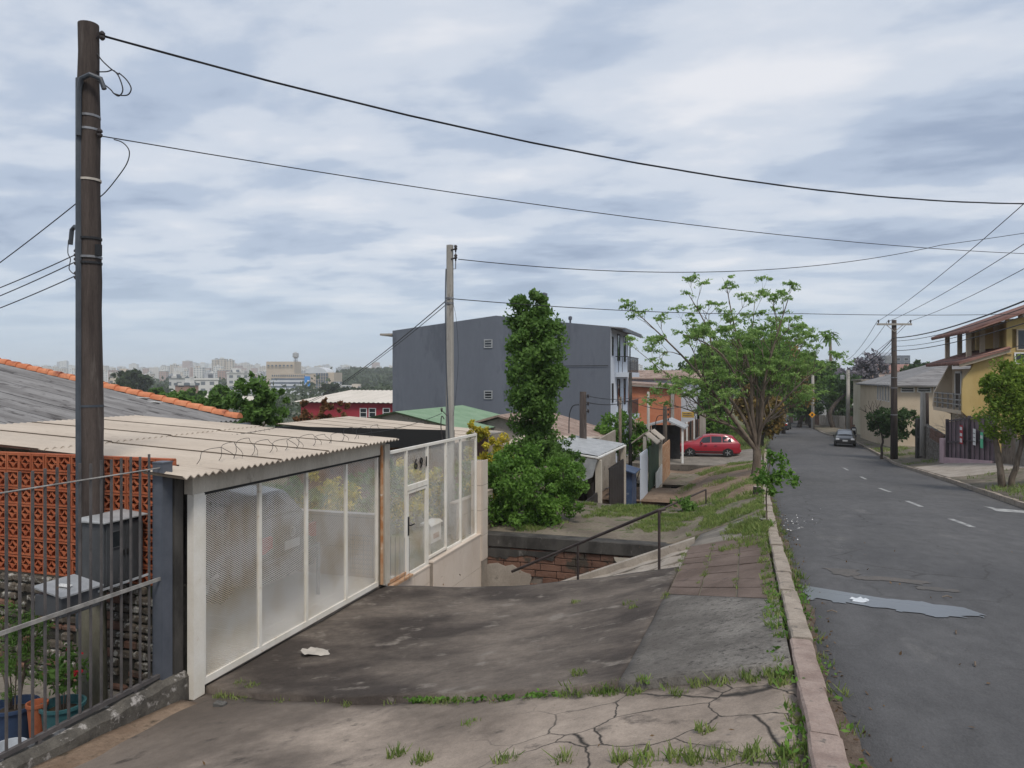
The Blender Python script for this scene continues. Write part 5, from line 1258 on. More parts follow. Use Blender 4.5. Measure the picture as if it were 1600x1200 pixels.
# big blue-gray block with balconies on its street side
gb = thing('apartment_block', 'large blue-gray rendered apartment block with pale street-side balconies', 'building', (-15, 48, CZ-7.5))
X0, X1, Y0, Y1 = -22.6, -7.9, 44.7, 52.2; ze = CZ+3.1; xp = XY(775, 47.2)[0]; zp_ = CZ+3.98
m = MB(); m.extrude([(X0,Y0,CZ-8),(X1,Y0,CZ-8),(X1,Y0,ze),(xp,Y0,zp_),(X0,Y0,ze+.05)], (0,.25,0)); m.build('gable_wall', M['bldg_gray'], gb)
m = MB(); m.box((X0+.05,Y0+.26,CZ-8),(X1-.004,Y1,ze-.06)); m.build('street_wall', M['bldg_white'], gb)
m = MB(); m.loft([[(X0-.1,Y0+.3,ze-.02),(xp,Y0+.3,zp_-.1),(xp,Y1,zp_-.1),(X0-.1,Y1,ze-.02)],[(X0-.1,Y0+.3,ze+.03),(xp,Y0+.3,zp_-.05),(xp,Y1,zp_-.05),(X0-.1,Y1,ze+.03)]]); m.build('roof', M['roof_gray'], gb)
m = MB(); m.loft([[(X1+.9,Y0+.27,ze-.12),(xp,Y0+.27,zp_-.1),(xp,Y1+.3,zp_-.1),(X1+.9,Y1+.3,ze-.12)],[(X1+.9,Y0+.27,ze-.05),(xp,Y0+.27,zp_-.05),(xp,Y1+.3,zp_-.05),(X1+.9,Y1+.3,ze-.05)]]); m.build('roof', M['roof_gray'], gb)
m = MB(); m.box((X0-1.0,Y0+.1,ze-.25),(X0,Y1,ze-.12)); m.build('eave', M['pale_conc'], gb)
m = MB(); m.box((X1+.8,Y0+.05,ze-.28),(X1+.95,Y1+.3,ze-.14)); m.build('gutter', M['fence_gray'], gb)
m = MB(); m.tube([(X1+.12,Y1-.1,ze-.3),(X1+.12,Y1-.1,CZ-6)], .05, 6); m.build('downpipe', M['black_trim'], gb)
for px, py in ((763,537),(763,617)):
    d = dy(px, Y0); x, _ = XY(px, d); win(gb, (x, Y0-.005, Z(py,d)), (0,-1), .58, .56, 'gray_light', 'glass', .07, 2, 'louvre_window')
for zc_ in (Z(543,48), Z(612,50), CZ-5.6):
    for yy, w_ in ((45.6,.5),(47.9,1.0),(50.4,.7)): win(gb, (X1, yy, zc_), (1,0), w_, 1.75 if w_ > .6 else 1.2, 'black_trim', 'glass', .06, 0)
for zf in (Z(582,48.5), Z(649,48.5)):
    m = MB(); m.box((X1+.004,46.6,zf-.3),(X1+.85,51.6,zf)); bl_ = m.build('balcony', M['bldg_white'], gb)
    m = MB()
    for yy in np.arange(46.7, 51.6, .35): m.tube([(X1+.8,yy,zf),(X1+.8,yy,zf+1.0)], .02, 4)
    for xx in (X1+.2,X1+.45): m.tube([(xx,46.65,zf),(xx,46.65,zf+1.0)], .02, 4)
    m.tube([(X1+.02,46.65,zf+1.0),(X1+.8,46.65,zf+1.0),(X1+.8,51.5,zf+1.0)], .025, 4); m.build('railing', M['black_paint'], bl_)
for px, py, r, h in ((850,468,.24,.8),(891,500,.13,.45)):
    x, y = XY(px, 50); z = Z(py,50); m = MB(); m.lathe([(r*.5,z-.5),(r*.5,z),(r,z+.02),(r,z+h*.5),(r*.2,z+h*.6)], (x,y,0), 10); m.build('vent', M['fence_gray'], gb)
m = MB(); x, y = XY(878, 45.6); m.tube([(x,Y0-.06,Z(572,46.5)),(X1-.1,Y0-.06,Z(571,45))], .018, 4); m.tube([(x,Y0-.06,Z(565,46.5)),(x,Y0-.06,Z(585,46.5))], .018, 4); m.build('wall_wire', M['cable'], gb)
# red house with a cream sheet roof
x, y = XY(560, 62)
rh = thing('house', 'red house with a long cream roof left of the blue-gray block', 'house', (x, y, CZ-8))
redw = mat('crimson_render', (.30,.028,.042), (.36,.04,.055), .6, .8, fine=.05); crm = mat('cream_roof_sheet', (.52,.48,.42), (.6,.55,.49), .5, .85, stretch=(3,.5,1), fine=.06)
xa, ya = XY(440, 68); xb, yb = XY(640, 62)
xb = -24.2; m = MB(); m.box((xa,61.5,CZ-9),(xb+2,70,Z(634,62.8))); m.build('wall', redw, rh)
corr('roof', (xa-.5,72,Z(612,72)), (0,-10.9,Z(633,62)-Z(612,72)), (xb+2.5-xa+.5,0,0), 1, .5, .04, crm, rh, per=4)
for px in (568,582,604):
    d = dy(px, 61.5); x, _ = XY(px, d); win(rh, (x, 61.49, Z(648,d)), (0,-1), .75, 1.25, 'white', 'glass', .07, 2)
# orange hollow-brick house near the street
ob = thing('house', 'unplastered orange brick house with a sloping roof beyond the pale balconies', 'house', (-5, 62, CZ-7.5))
dO = 60; xa, y_ = XY(984, 61); xb, _ = XY(1052, 58); ya = 57.5
m = MB(); m.extrude([(xa-2,ya,CZ-8),(xb,ya,CZ-8),(xb,ya,Z(608,58)),(xa-2,ya,Z(600,60))], (0,9,0)); m.build('wall', M['brick_orange'], ob)
m = MB(); m.beam((xa-2.3,ya-.15,Z(598,60)),(xb+.3,ya-.15,Z(606,58)),.35,.12); m.build('ring_beam', M['pale_conc'], ob)
m = MB(); m.extrude([(xa-2.3,ya-.3,Z(597,60)),(xb+.3,ya-.3,Z(605,58)),(xb+.3,ya-.3,Z(602,58)),(xa-2.3,ya-.3,Z(594,60))],(0,9.6,0)); m.build('roof', brt, ob)
m = MB(); m.box((xb-.02,ya-.18,CZ-7),(xb+.22,ya-.02,Z(606,58))); m.build('corner_post', M['conc_pole'], ob)
m = MB(); m.extrude([(xa-.5,ya-.02,Z(640,60)),(xb-1.1,ya-.02,Z(666,60)),(xb-.2,ya-.02,Z(676,60)),(xa-.5,ya-.02,Z(676,60))],(0,-1.8,0)); m.build('lean_to', brt, ob)
x, y = XY(1048, 64)
gable_house('house', 'white-trimmed upper house glimpsed behind the orange brick house', 'house', (x-2.5,y+6), 9, 7, CZ-7, Z(592,66), Z(580,66), M['bldg_white'], brt, 'x', .4)
x, y = XY(1000, 75)
gable_house('house', 'house with an ochre tiled roof far behind the orange brick house', 'house', (x,y), 9, 7, CZ-7.5, Z(602,75), Z(592,75), M['brick_orange'], brt, 'x', .4)

# ------------------------------------------------------------------ house fronts along the lower path
def W(px, py, d): return P(px, py, d)
cn = thing('canopy', 'tilted metal sheet canopy on pale columns over the black gate', 'canopy', tuple(at(940, 26, CZ-5.2)))
def X_on(px, x): return XY(px, dx(px, x))
xa_, yb1, yb2 = -4.35, 22.6, 28.2
zc1, zc2 = CZ-2.38, CZ-2.58
m = MB(); m.loft([[(-6.4,yb1,CZ-2.28),(xa_,yb1,CZ-2.52),(xa_,yb2,CZ-2.62),(-6.4,yb2,CZ-2.4)],[(-6.4,yb1,CZ-2.24),(xa_,yb1,CZ-2.48),(xa_,yb2,CZ-2.58),(-6.4,yb2,CZ-2.36)]]); m.build('frame', M['white'], cn)
for i in range(4):
    ya, yb_ = yb1+.12+i*1.35, yb1+.06+(i+1)*1.35
    corr('roof_sheet', (-6.3, ya, CZ-2.20-.02*i), (6.3+xa_-.05, 0, -.26), (0, yb_-ya, 0), 1, .2, .018, M['gray_light'], cn, per=5)
for yq in (23.0, 27.9):
    m = MB(); m.bbox((xa_-.16,yq-.11,CZ-5.3),(xa_+.02,yq+.11,CZ-2.6),.01); m.build('column', M['cream_plaster'], cn)
m = MB(); m.extrude([(xa_-1.9,yb1+.02,CZ-2.35),(xa_-.05,yb1+.02,CZ-2.55),(xa_-.2,yb1+.02,CZ-3.1),(xa_-.5,yb1+.02,CZ-3.25),(xa_-1.2,yb1+.02,CZ-2.7)], (0,.08,0)); m.build('gusset', M['gray_light'], cn)
def gate_leaf(name, label, x, ya, yb, z0, z1, mt, slats=True, cat='gate', sw_=.11, thick=.04):
    t = thing(name, label, cat, (x,(ya+yb)/2,z0))
    m = MB(); m.box((x-thick,ya,z1-.06),(x,yb,z1)); m.box((x-thick,ya,z0),(x,yb,z0+.06)); m.build('frame', M[mt], t)
    y = ya; 
    while y < yb-.03:
        m = MB(); m.box((x-thick*.6,y+.006,z0+.06),(x+.012,min(y+sw_,yb)-.006,z1-.06)); m.build('slat', M[mt], t); y += sw_
    return t
gate_leaf('slatted_gate', 'black slatted garden gate standing left of the pale canopy column', -4.42, 21.0, 22.8, CZ-5.2, CZ-3.6, 'black_paint', sw_=.16)
gate_leaf('solid_gate', 'tall solid black metal gate under the tilted canopy', -4.36, 24.6, 27.6, CZ-5.3, CZ-3.05, 'black_paint', sw_=.5)
bc = thing('meter_cupboard', 'narrow blue metal cupboard with a sloping dented lid beside the black gate', 'cupboard', (-4.2, 28.6, CZ-5.2))
m = MB(); m.bbox((-4.5,28.1,CZ-5.25),(-4.12,29.3,CZ-3.62),.01); m.build('case', M['blue_steel'], bc)
m = MB(); m.loft([[(-4.75,27.95,CZ-3.45),(-3.98,27.95,CZ-3.66),(-3.98,29.45,CZ-3.66),(-4.75,29.45,CZ-3.45)],[(-4.75,27.95,CZ-3.41),(-3.98,27.95,CZ-3.62),(-3.98,29.45,CZ-3.62),(-4.75,29.45,CZ-3.41)]]); m.build('lid', M['blue_steel'], bc)
m = MB(); m.bbox((-4.9,28.08,CZ-5.25),(-4.52,28.3,CZ-3.6),.01); tag(m.build('brick_pier', M['old_brick'], origin=(-4.7,28.2,CZ-5.2)), 'narrow brick pier between the black gate and the blue cupboard', 'pier')
gate_leaf('panel_gate', 'pale blue-white panel gate with a worn edge right of the blue cupboard', -4.0, 29.6, 31.8, CZ-5.1, CZ-3.05, 'bldg_white', sw_=.55)
gf = gate_leaf('sheet_fence', 'dark green sheet fence below the little tiled gable', -3.95, 31.9, 35.6, CZ-4.9, CZ-3.0, 'green_sheet', sw_=.45, cat='fence')
wl = thing('picket_panel', 'low white picket panel at the foot of the green fence', 'fence', (-3.8, 34.5, CZ-4.95))
for k in range(7):
    m = MB(); m.box((-3.82,33.2+k*.36,CZ-5.0),(-3.78,33.45+k*.36,CZ-4.25+.02*k)); m.build('picket', M['white'], wl)
gt = thing('gate_roof', 'little gabled tile roof over the green fence gateway', 'gate roof', (-4.2, 34.5, CZ-3))
for (ya, yb_) in ((32.6,34.0),(34.6,36.0)):
  for s in (-1, 1):
    for k in range(3):
        m = MB(); ym = 34.3; y_a, y_b = (ya, yb_)
        a = Vector((-4.25,(ya+yb_)/2,CZ-2.55)); q = [(-4.25+s*(.05+k*.24), y_a, CZ-2.52-.19*k),(-4.25+s*(.32+k*.24), y_a, CZ-2.74-.19*k),(-4.25+s*(.32+k*.24), y_b, CZ-2.74-.19*k),(-4.25+s*(.05+k*.24), y_b, CZ-2.52-.19*k)]
        if k < 2: m.loft([q, [(p[0],p[1],p[2]+.05) for p in q]]); m.build('roof_tile', M['roof_beige'], gt)
for yy in (32.7,35.9):
    m = MB(); m.box((-4.3,yy-.07,CZ-5.2),(-4.16,yy+.07,CZ-2.6)); m.build('post', M['cream_plaster'], gt)
gate_leaf('wooden_gate', 'worn orange-brown wooden gate beyond the little tiled gable', -3.9, 36.4, 40.5, CZ-5.3, CZ-3.35, 'terracotta' if False else 'rust', sw_=.4)
m = MB(); m.bbox((-4.1,36.0,CZ-5.3),(-3.85,36.3,CZ-3.0),.01); tag(m.build('gate_pillar', M['cream_plaster'], origin=(-4,36.1,CZ-5.3)), 'cream pillar between the tiled gable and the orange-brown gate', 'pillar')
pc2 = thing('porch', 'dark porch with a small gabled sheet roof behind the red car', 'porch', tuple(at(1055, 47, CZ-5.5)))
xP, yP = XY(1050, 47); xP -= .3
m = MB(); m.extrude([(xP-1.6,yP,CZ-3.25),(xP,yP,CZ-2.8),(xP+1.1,yP,CZ-3.3),(xP+1.1,yP,CZ-3.2),(xP,yP,CZ-2.7),(xP-1.6,yP,CZ-3.15)], (0,3.2,0)); m.build('roof', M['gray_light'], pc2)
m = MB(); m.box((xP-1.3,yP+2.6,CZ-5.8),(xP+.6,yP+2.7,CZ-3.2)); m.build('gate', M['black_paint'], pc2)
m = MB(); m.box((xP-1.55,yP+.3,CZ-5.8),(xP-1.4,yP+3,CZ-3.2)); m.build('side_screen', M['black_paint'], pc2)
for xx in (xP-.1, xP+.95): m = MB(); m.box((xx-.06,yP+.1,CZ-5.8),(xx+.06,yP+.22,CZ-3.2)); m.build('post', M['white'], pc2)
dw = thing('boundary_wall', 'dark red boundary wall with white window grilles behind the red car', 'wall', tuple(at(1085, 56, CZ-5.5)))
xa, ya = XY(1062, 54.0); xb, yb_ = XY(1098, 62)
m = MB(); m.beam((xa,ya,CZ-4.6),(xb-.4,yb_,CZ-4.6),.25,2.2); m.build('wall', M['old_brick'], dw)
for k in range(4):
    q = Vector((xa,ya,0)).lerp(Vector((xb-.4,yb_,0)), .25+.2*k); m = MB(); m.box((q.x+.13,q.y-.35,CZ-5.3),(q.x+.2,q.y+.35,CZ-3.4)); m.build('grille', M['white'] if k % 2 == 0 else M['black_paint'], dw)
m = MB(); x, y = XY(1098, 63); m.bbox((x-.25,y-.25,CZ-6),(x+.25,y+.25,CZ-2.8),.02); tag(m.build('gate_pillar', M['conc_pole'], origin=(x,y,CZ-6)), 'gray concrete gate pillar behind the red car', 'pillar')
sg = thing('shop_sign', 'small yellow board sign hanging above the boundary wall left of the street tree', 'sign', tuple(at(1075, 52, Z(648,52))))
a = at(1075, 52, Z(648,52)); m = MB(); m.bbox((a.x-.42,a.y-.04,a.z-.2),(a.x+.42,a.y+.04,a.z+.2),.01); yb_ = m.build('board', mat('ochre_board',(.42,.26,.05),(.5,.33,.08),3,.6), sg)
for zz in (-.06,.08): m = MB(); m.box((a.x-.34,a.y-.05,a.z+zz-.03),(a.x+.26,a.y-.041,a.z+zz+.03)); m.build('stripe', M['bark'], yb_)
m = MB(); m.tube([(a.x+.4,a.y,a.z),(a.x+.5,a.y,a.z-.1),(a.x+.5,a.y,CZ-5.5)], .03, 6); m.build('post', M['black_trim'], sg)
wp_ = thing('screen_wall', 'short pale corrugated screen wall above the canopy', 'wall', tuple(at(940, 31, CZ-4)))
a, b = P(930, 690, 29), P(962, 672, 31); m = MB(); m.loft([[(a.x,a.y,CZ-4.5),(b.x,b.y,CZ-4.5),(b.x-.08,b.y+.1,CZ-4.5),(a.x-.08,a.y+.1,CZ-4.5)],[(a.x,a.y,Z(690,29)),(b.x,b.y,Z(672,31)),(b.x-.08,b.y+.1,Z(672,31)),(a.x-.08,a.y+.1,Z(690,29))]]); m.build('wall', M['pale_conc'], wp_)
a, b = P(888, 703, 25), P(925, 692, 28); m = MB(); m.beam((a.x,a.y,a.z-.15),(b.x,b.y,b.z-.15),.2,.3); tag(m.build('parapet', M['brick_orange'], origin=(a.x,a.y,a.z)), 'short orange brick parapet left of the metal canopy', 'wall')
# ------------------------------------------------------------------ right side of the street
yel = mat('yellow_render', (.42,.3,.115), (.48,.355,.15), .8, .85, .002, 20, c3=(.3,.2,.07), s3=1.6, t3=.62, stretch=(1,1,.35), fine=.06)
tan_ = mat('beige_render', (.47,.385,.28), (.53,.44,.33), .7, .85, fine=.05, c3=(.36,.29,.21), s3=1.2, t3=.64)
redt = mat('faded_red_tiles', (.2,.105,.085), (.29,.16,.13), 2.2, .85, .012, 14, c3=(.15,.08,.07), s3=3, t3=.58, stretch=(.5,2,1))
pink = mat('pink_render', (.4,.28,.3), (.47,.34,.36), 1.2, .85, fine=.05)
yh = thing('house', 'yellow house with red tiled roofs, a roof terrace and a curved balcony wall', 'house', (15, 47, CZ-4.5))
XF = 10.95; YA, YB = 44.0, 50.5
zlow = lambda x: CZ + .80 + (x - XF)*.33
M['tan_trim'] = tan_
m = MB(); m.extrude([(XF+.4,YA,CZ-5.5),(24,YA,CZ-5.5),(24,YA,CZ+1.6),(13.2,YA,CZ+1.55),(XF+.45,YA,zlow(XF+.45)-.1),(XF+.3,YA,CZ+.4),(XF-.05,YA,CZ-.1),(XF-.1,YA,CZ-.6),(XF-.1,YA,CZ-1.8),(XF+.4,YA,CZ-2.3)], (0,.25,0)); m.build('side_wall', yel, yh)
m = MB(); m.box((XF+.9,YA+.26,CZ-5.5),(24,YB,CZ+.5)); m.build('front_wall', tan_, yh)
m = MB(); m.extrude([(XF+.9,YB-.25,CZ-5.5),(XF+.9,YB-.25,zlow(XF+.9)-.1),(XF+.3,YB-.25,CZ-.2),(XF-.05,YB-.25,CZ-.9),(XF-.1,YB-.25,CZ-1.75),(XF+.9,YB-.25,CZ-2.2)], (0,.25,0)); m.build('balcony_cheek', tan_, yh)
m = MB(); m.box((XF-.1,YA+.26,CZ-1.95),(XF+.89,YB-.26,CZ-1.75)); sl_ = m.build('balcony', tan_, yh)
m = MB()
for zz in (.3,.55,.85): m.box((XF-.06,YA+.27,CZ-1.75+zz-.03),(XF-.02,YB-.27,CZ-1.75+zz+.03))
for yy in np.arange(YA+.7,YB-.3,1.2): m.box((XF-.08,yy-.05,CZ-1.75),(XF+.0,yy+.05,CZ-.85))
m.build('railing', M['rail_worn'], sl_)
m = MB(); m.box((XF+.86,48.2,CZ-1.74),(XF+.9,49.3,CZ+.25)); dd = m.build('door', M['bark_dark'], yh)
m = MB(); m.box((XF+.84,48.08,CZ-1.74),(XF+.9,48.2,CZ+.35)); m.box((XF+.84,49.3,CZ-1.74),(XF+.9,49.42,CZ+.35)); m.box((XF+.84,48.08,CZ+.25),(XF+.9,49.42,CZ+.37)); m.build('door_frame', M['white'], dd)
win(yh, (XF+.9, 46.3, CZ-.5), (1,0) if False else (-1,0), 1.0, 1.4, 'white', 'glass', .06, 1)
def tile_roof(parent, a, b, v, mt, n, name='roof', th=.07):
    a, b, v = Vector(a), Vector(b), Vector(v)
    m = MB(); m.loft([[a,b,b+v,a+v],[p+Vector((0,0,th)) for p in (a,b,b+v,a+v)]]); r = m.build(name, mt, parent)
    w_ = v.length/n; dv = v.normalized(); nn = (b-a).cross(dv); nn = nn if nn.z > 0 else -nn; nn.normalize()
    rb = MB()
    for i in range(n):
        c = a + dv*(i+.5)*w_; rb.tube([c+nn*(th*.9), c+(b-a)+nn*(th*.9)], w_*.36, 5)
    stuff(rb.build('tile_ridges', mt, r, smooth='all')); return r
tile_roof(yh, (XF+2.0,YA-.45,zlow(XF+2.0)), (XF-.35,YA-.45,zlow(XF-.35)), (0,YB-YA+.9,0), redt, 26)
m = MB(); m.beam((XF-.3,YA-.3,zlow(XF-.3)-.08),(XF+2.0,YA-.3,zlow(XF+2.0)-.08),.12,.16); m.build('fascia', tan_, yh)
# roof terrace: posts and the upper roof
zup = lambda x: CZ + 2.38 + (x-11.1)*.38
for xx in (11.55, 12.2, 12.85):
    for yy in (YA+1.6, YB-.5): m = MB(); m.box((xx-.11,yy-.11,CZ+.8),(xx+.11,yy+.11,zup(xx)-.02)); m.build('terrace_post', tan_, yh)
m = MB(); m.box((XF+1.0,YA+1.2,CZ+.7),(13.0,YB,CZ+.9)); m.build('terrace_floor', tan_, yh)
m = MB(); m.box((13.1,YA+.27,CZ+.5),(24,YB,CZ+3.0)); m.build('upper_wall', yel, yh)
m = MB(); m.box((12.85,YA-.06,CZ+1.2),(13.1,YA+.25,zup(12.9)-.04)); m.build('terrace_post', yel, yh)
m = MB(); m.box((13.1,YA-.05,zup(13.1)-.65),(20,YA+.25,zup(13.1)-.1)); m.build('lintel', yel, yh)
win(yh, (14.6, YA-.01, CZ+1.95), (0,-1), 2.6, 1.1, 'tan_trim', 'glass', .07, 0)
win(yh, (13.6, YA-.01, CZ+1.0), (0,-1), .8, .6, 'white', 'glass', .07, 0)
tile_roof(yh, (18.6,YA-.9,zup(18.6)), (10.95,YA-.9,zup(10.95)), (0,YB-YA+1.6,0), redt, 30)
m = MB(); m.extrude([(13.2,YA-.02,zup(13.1)-.12),(18.6,YA-.02,zup(13.1)-.12),(18.6,YA-.02,zup(18.6)-.1)], (0,.2,0)); m.build('gable_wall', yel, yh)
for k in range(9): m = MB(); xx = 13.4+k*.35; m.box((xx-.04,YA-.7,zup(xx)-.2),(xx+.04,YA-.03,zup(xx)-.04)); m.build('rafter', tan_, yh)
# beige house with the gray hip roof
bh = thing('house', 'beige house with a gray hipped roof and two wide windows behind the crossarm pole', 'house', (16, 73, CZ-6.5))
m = MB(); m.box((11.4,66,CZ-7),(24,84,CZ-.62)); m.build('wall', tan_, bh)
m = MB(); q = [(11.0,65.5,CZ-.6),(24.4,65.5,CZ-.6),(24.4,84.5,CZ-.6),(11.0,84.5,CZ-.6)]; rdg = [(17.3,71.5,CZ+1.5),(17.7,71.5,CZ+1.5),(17.7,78,CZ+1.5),(17.3,78,CZ+1.5)]
m.loft([[(a,b,c-.12) for a,b,c in q], q, rdg]); m.build('roof', M['roof_gray'], bh)
for px in (1418,1444,1463):
    d = dy(px, 66); x, _ = XY(px, d); win(bh, (x,65.99,Z(609,d)), (0,-1), 1.0 if px < 1460 else .4, .42, 'white', 'glass', .07, 1)
for k in range(5): win(bh, (11.39, 68+k*1.3, Z(612,64)), (-1,0), .6, 1.6, 'white', 'glass', .07, 0, 'louvre_window')
bh2 = thing('building', 'pale cream block with a flat parapet at the bend behind the concrete lamp pole', 'building', (12.5, 95, CZ-7))
m = MB(); m.box((12,86.5,CZ-7.5),(20,94,CZ-.35)); m.build('wall', mat('cream_render', (.52,.47,.35),(.58,.53,.42),.5,.85,fine=.05), bh2)
m = MB(); m.box((11.8,86.3,CZ-.35),(20.2,94.2,CZ-.2)); m.build('parapet', M['pale_conc'], bh2)
# lot walls, gates
rg_ = thing('rubble_boundary_wall', 'mossy plastered boundary wall topped with red bricks beside the purple gate', 'wall', (10.6, 48, CZ-5))
def zg(x, y): return zrs(x, y)
xa, ya, xb, yb_ = 10.6, 46.4, 11.0, 54.0
m = MB(); m.extrude([(xa,ya,CZ-6),(xa,ya,CZ-3.35),(xb,yb_,CZ-3.0),(xb,yb_,CZ-6)], (.3,0,0)); m.build('wall', M['rubble'], rg_)
rq = random.Random(6)
for r_ in range(4):
    y = 46.45 + .1*(r_ % 2)
    while y < 50.6:
        m = MB(); m.box((10.56+(y-46.4)*.05, y, CZ-3.36+.02*(y-46.4)*1.9-.16*r_ -.0), (10.62+(y-46.4)*.05, y+.33, CZ-3.22+.02*(y-46.4)*1.9-.16*r_)); m.build('brick', M['old_brick'], rg_); y += .36
m = MB(); m.bbox((10.7,53.9,CZ-6),(11.2,54.5,CZ-2.7),.02); m.build('end_pier', M['black_conc'], rg_)
iron = mat('purple_gray_iron', (.055,.045,.05), (.085,.07,.078), 3, .55)
vg = thing('driveway_gate', 'dark purple-gray barred driveway gate with paper notices and a pink base', 'gate', (10.8, 42.5, CZ-4.3))
yA, yB = 39.0, 45.2
gx = lambda y: 10.4 + (45.6-y)*.085
def gz(y): return zg(gx(y), y)
for i, y in enumerate(np.arange(yA, yB+.1, .62)):
    thk = .07 if i % 5 == 0 else .022
    m = MB(); m.box((gx(y)-thk,y-thk,gz(y)),(gx(y)+thk,y+thk,gz(y)+2.35)); m.build('bar' if thk < .05 else 'post', iron, vg)
for z0 in (.1, 1.1, 2.25):
    m = MB(); m.beam((gx(yA),yA,gz(yA)+z0),(gx(yB),yB,gz(yB)+z0),.05,.07); m.build('rail', iron, vg)
m = MB(); a = Vector((gx(yA)+.06,yA,gz(yA)+.1)); b = Vector((gx(yB)+.06,yB,gz(yB)+.1)); m.loft([[a,b,b+Vector((0.02,0,0)),a+Vector((.02,0,0))],[p+Vector((0,0,2.1)) for p in (a,b,b+Vector((0.02,0,0)),a+Vector((.02,0,0)))]]); m.build('backing_sheet', mat('plum_sheet',(.14,.1,.115),(.19,.14,.155),1,.7), vg)
m = MB(); m.extrude([(gx(yA)-.2,yA,gz(yA)-.2),(gx(yB)-.2,yB-.2,gz(yB)-.2),(gx(yB)-.2,yB-.2,gz(yB)+.3),(gx(yA)-.2,yA,gz(yA)+.12)], (.2,0,0)); m.build('base', pink, vg)
m = MB(); m.bbox((gx(yB)-.15,yB+.1,gz(yB)-.3),(gx(yB)+.2,yB+1.0,gz(yB)+1.25),.02); m.build('pier', pink, vg)
def notice(y, z0, w_, h, col, strip=None):
    m = MB(); m.box((gx(y)-.1,y-w_/2,gz(y)+z0),(gx(y)-.085,y+w_/2,gz(y)+z0+h)); n = m.build('notice', mat('notice_paint', col, None, fine=.02), vg)
    if strip:
        for s0, s1, c in strip: m = MB(); m.box((gx(y)-.108,y-w_*.4,gz(y)+z0+h*s0),(gx(y)-.101,y+w_*.4,gz(y)+z0+h*s1)); m.build('print', mat('notice_print', c, None, fine=.02), n)
notice(42.9, .95, .5, .95, (.4,.03,.04), [(.75,.92,(.6,.6,.6)),(.42,.58,(.6,.6,.6)),(.08,.3,(.62,.55,.55))])
notice(41.2, .85, .42, .8, (.62,.62,.6), [(.2,.26,(.2,.2,.2)),(.45,.5,(.2,.2,.2)),(.7,.75,(.2,.2,.2))])
notice(40.3, .7, .42, .75, (.1,.45,.25), [(.6,.8,(.6,.62,.6))])
wg = gate_leaf('wooden_door', 'brown wooden plank door right of the purple-gray gate', 11.1, 36.6, 38.6, zg(11,37.5)-.1, zg(11,37.5)+1.9, 'bark', sw_=.28)
for z_ in wg.children: pass
m = MB(); m.box((11.0,24,CZ-5),(11.25,36.5,CZ-2.6)); tag(m.build('garden_wall', M['old_conc'], origin=(11,30,CZ-4)), 'gray garden wall behind the two-stemmed green tree at the right edge', 'wall')
br = thing('bare_shrub', 'bare gray tangled shrub behind the purple-gray gate', 'shrub', (12.3, 45, CZ-4.2)); rd = random.Random(17); ol = []
for k in range(9):
    o, _ = branches((12.1+rd.gauss(0,.5), 44.2+k*.35, CZ-3.4), (rd.gauss(-.1,.35), rd.gauss(0,.4), 1), .75, .035, 3, rd, (2,3), .7, .1, .75, 3, .2); ol += o
limbs_obj('branches', ol, M['conc_pole'], br, 4)
# trees on the right
b = at(1570, 23.6, 0); b.z = zrs(b.x, b.y) - .05; u = lambda px: px*23.6/F
rt = tree('street_tree', 'two-stemmed yellow-green tree on the right pavement', 'tree', b + Vector((.18,0,0)), 1.35, .1, [(u(40),0,Z(620,23.6)-b.z,u(52),u(50),u(52)),(u(-2),-.2,Z(650,23.6)-b.z,u(46),u(44),u(44)),(u(10),.3,Z(595,23.6)-b.z,u(34),u(36),u(42)),(u(55),0,Z(665,23.6)-b.z,u(45),u(40),u(34)),(u(-25),0,Z(600,23.6)-b.z,u(20),u(20),u(34))], 15000, .13, LM['lemon'], 'bark', 2, 160, .34, .45, 31, (.25,0), (3,3), .3)
m = MB(); m.tube([b+Vector((-.06,0,-.1)), b+Vector((-.12,0,.6)), b+Vector((-.2,.05,1.3)), b+Vector((-.35,0,2.0))], [.13,.1,.085,.06], 8); m.build('second_stem', M['bark'], rt, smooth='all')
b = at(1377, 52, 0); b.z = zrs(b.x,b.y)-.05; u = lambda px: px*52/F
tree('street_tree', 'small dark umbrella-shaped tree beside the crossarm pole', 'tree', b, 1.5, .09, [(u(-2),0,Z(660,52)-b.z,u(30),u(30),u(20)),(u(34),.3,Z(655,52)-b.z,u(26),u(26),u(15)),(u(14),0,Z(652,52)-b.z,u(34),u(32),u(14)),(u(18),0,Z(672,52)-b.z,u(36),u(30),u(10))], 6500, .24, LM['dark'], 'bark_dark', 2, 70, .25, .5, 33, (.1,0), (3,4), .3)
# palm
def palm(px, py, d):
    x, y = XY(px, d); zb = terr(x,y); t = thing('palm_tree', 'tall slender palm rising above the far end of the street', 'palm', (x,y,zb)); zt = Z(py, d); m = MB()
    m.tube([(x,y,zb),(x+.15,y,(zb+zt)/2),(x,y,zt)], [.3,.24,.2], 8); m.build('trunk', M['bark'], t, smooth='all')
    rd = random.Random(2); V = []
    for k in range(34):
        a = rd.random()*6.28; el = rd.uniform(-1.0,1.0); ln = rd.uniform(1.3,2.0); dv = Vector((math.cos(a)*math.cos(el), math.sin(a)*math.cos(el), math.sin(el)))
        for s in range(5):
            t0, t1 = s/5, (s+1)/5; f = lambda q: Vector((x,y,zt)) + dv*ln*q - Vector((0,0,.55*ln*q*q)); p0, p1 = f(t0), f(t1); w_ = Vector((-math.sin(a), math.cos(a), 0))*(.24*(1-abs(t0-.55)))
            w1 = Vector((-math.sin(a), math.cos(a), 0))*(.24*(1-abs(t1-.55)))
            V += [p0-w_, p0+w_, p1+w1, p1-w1]
    quads_obj('fronds', np.array([list(v) for v in V]), LM['mid'], t, np.array([x,y,zb]))
palm(1297, 522, 122)
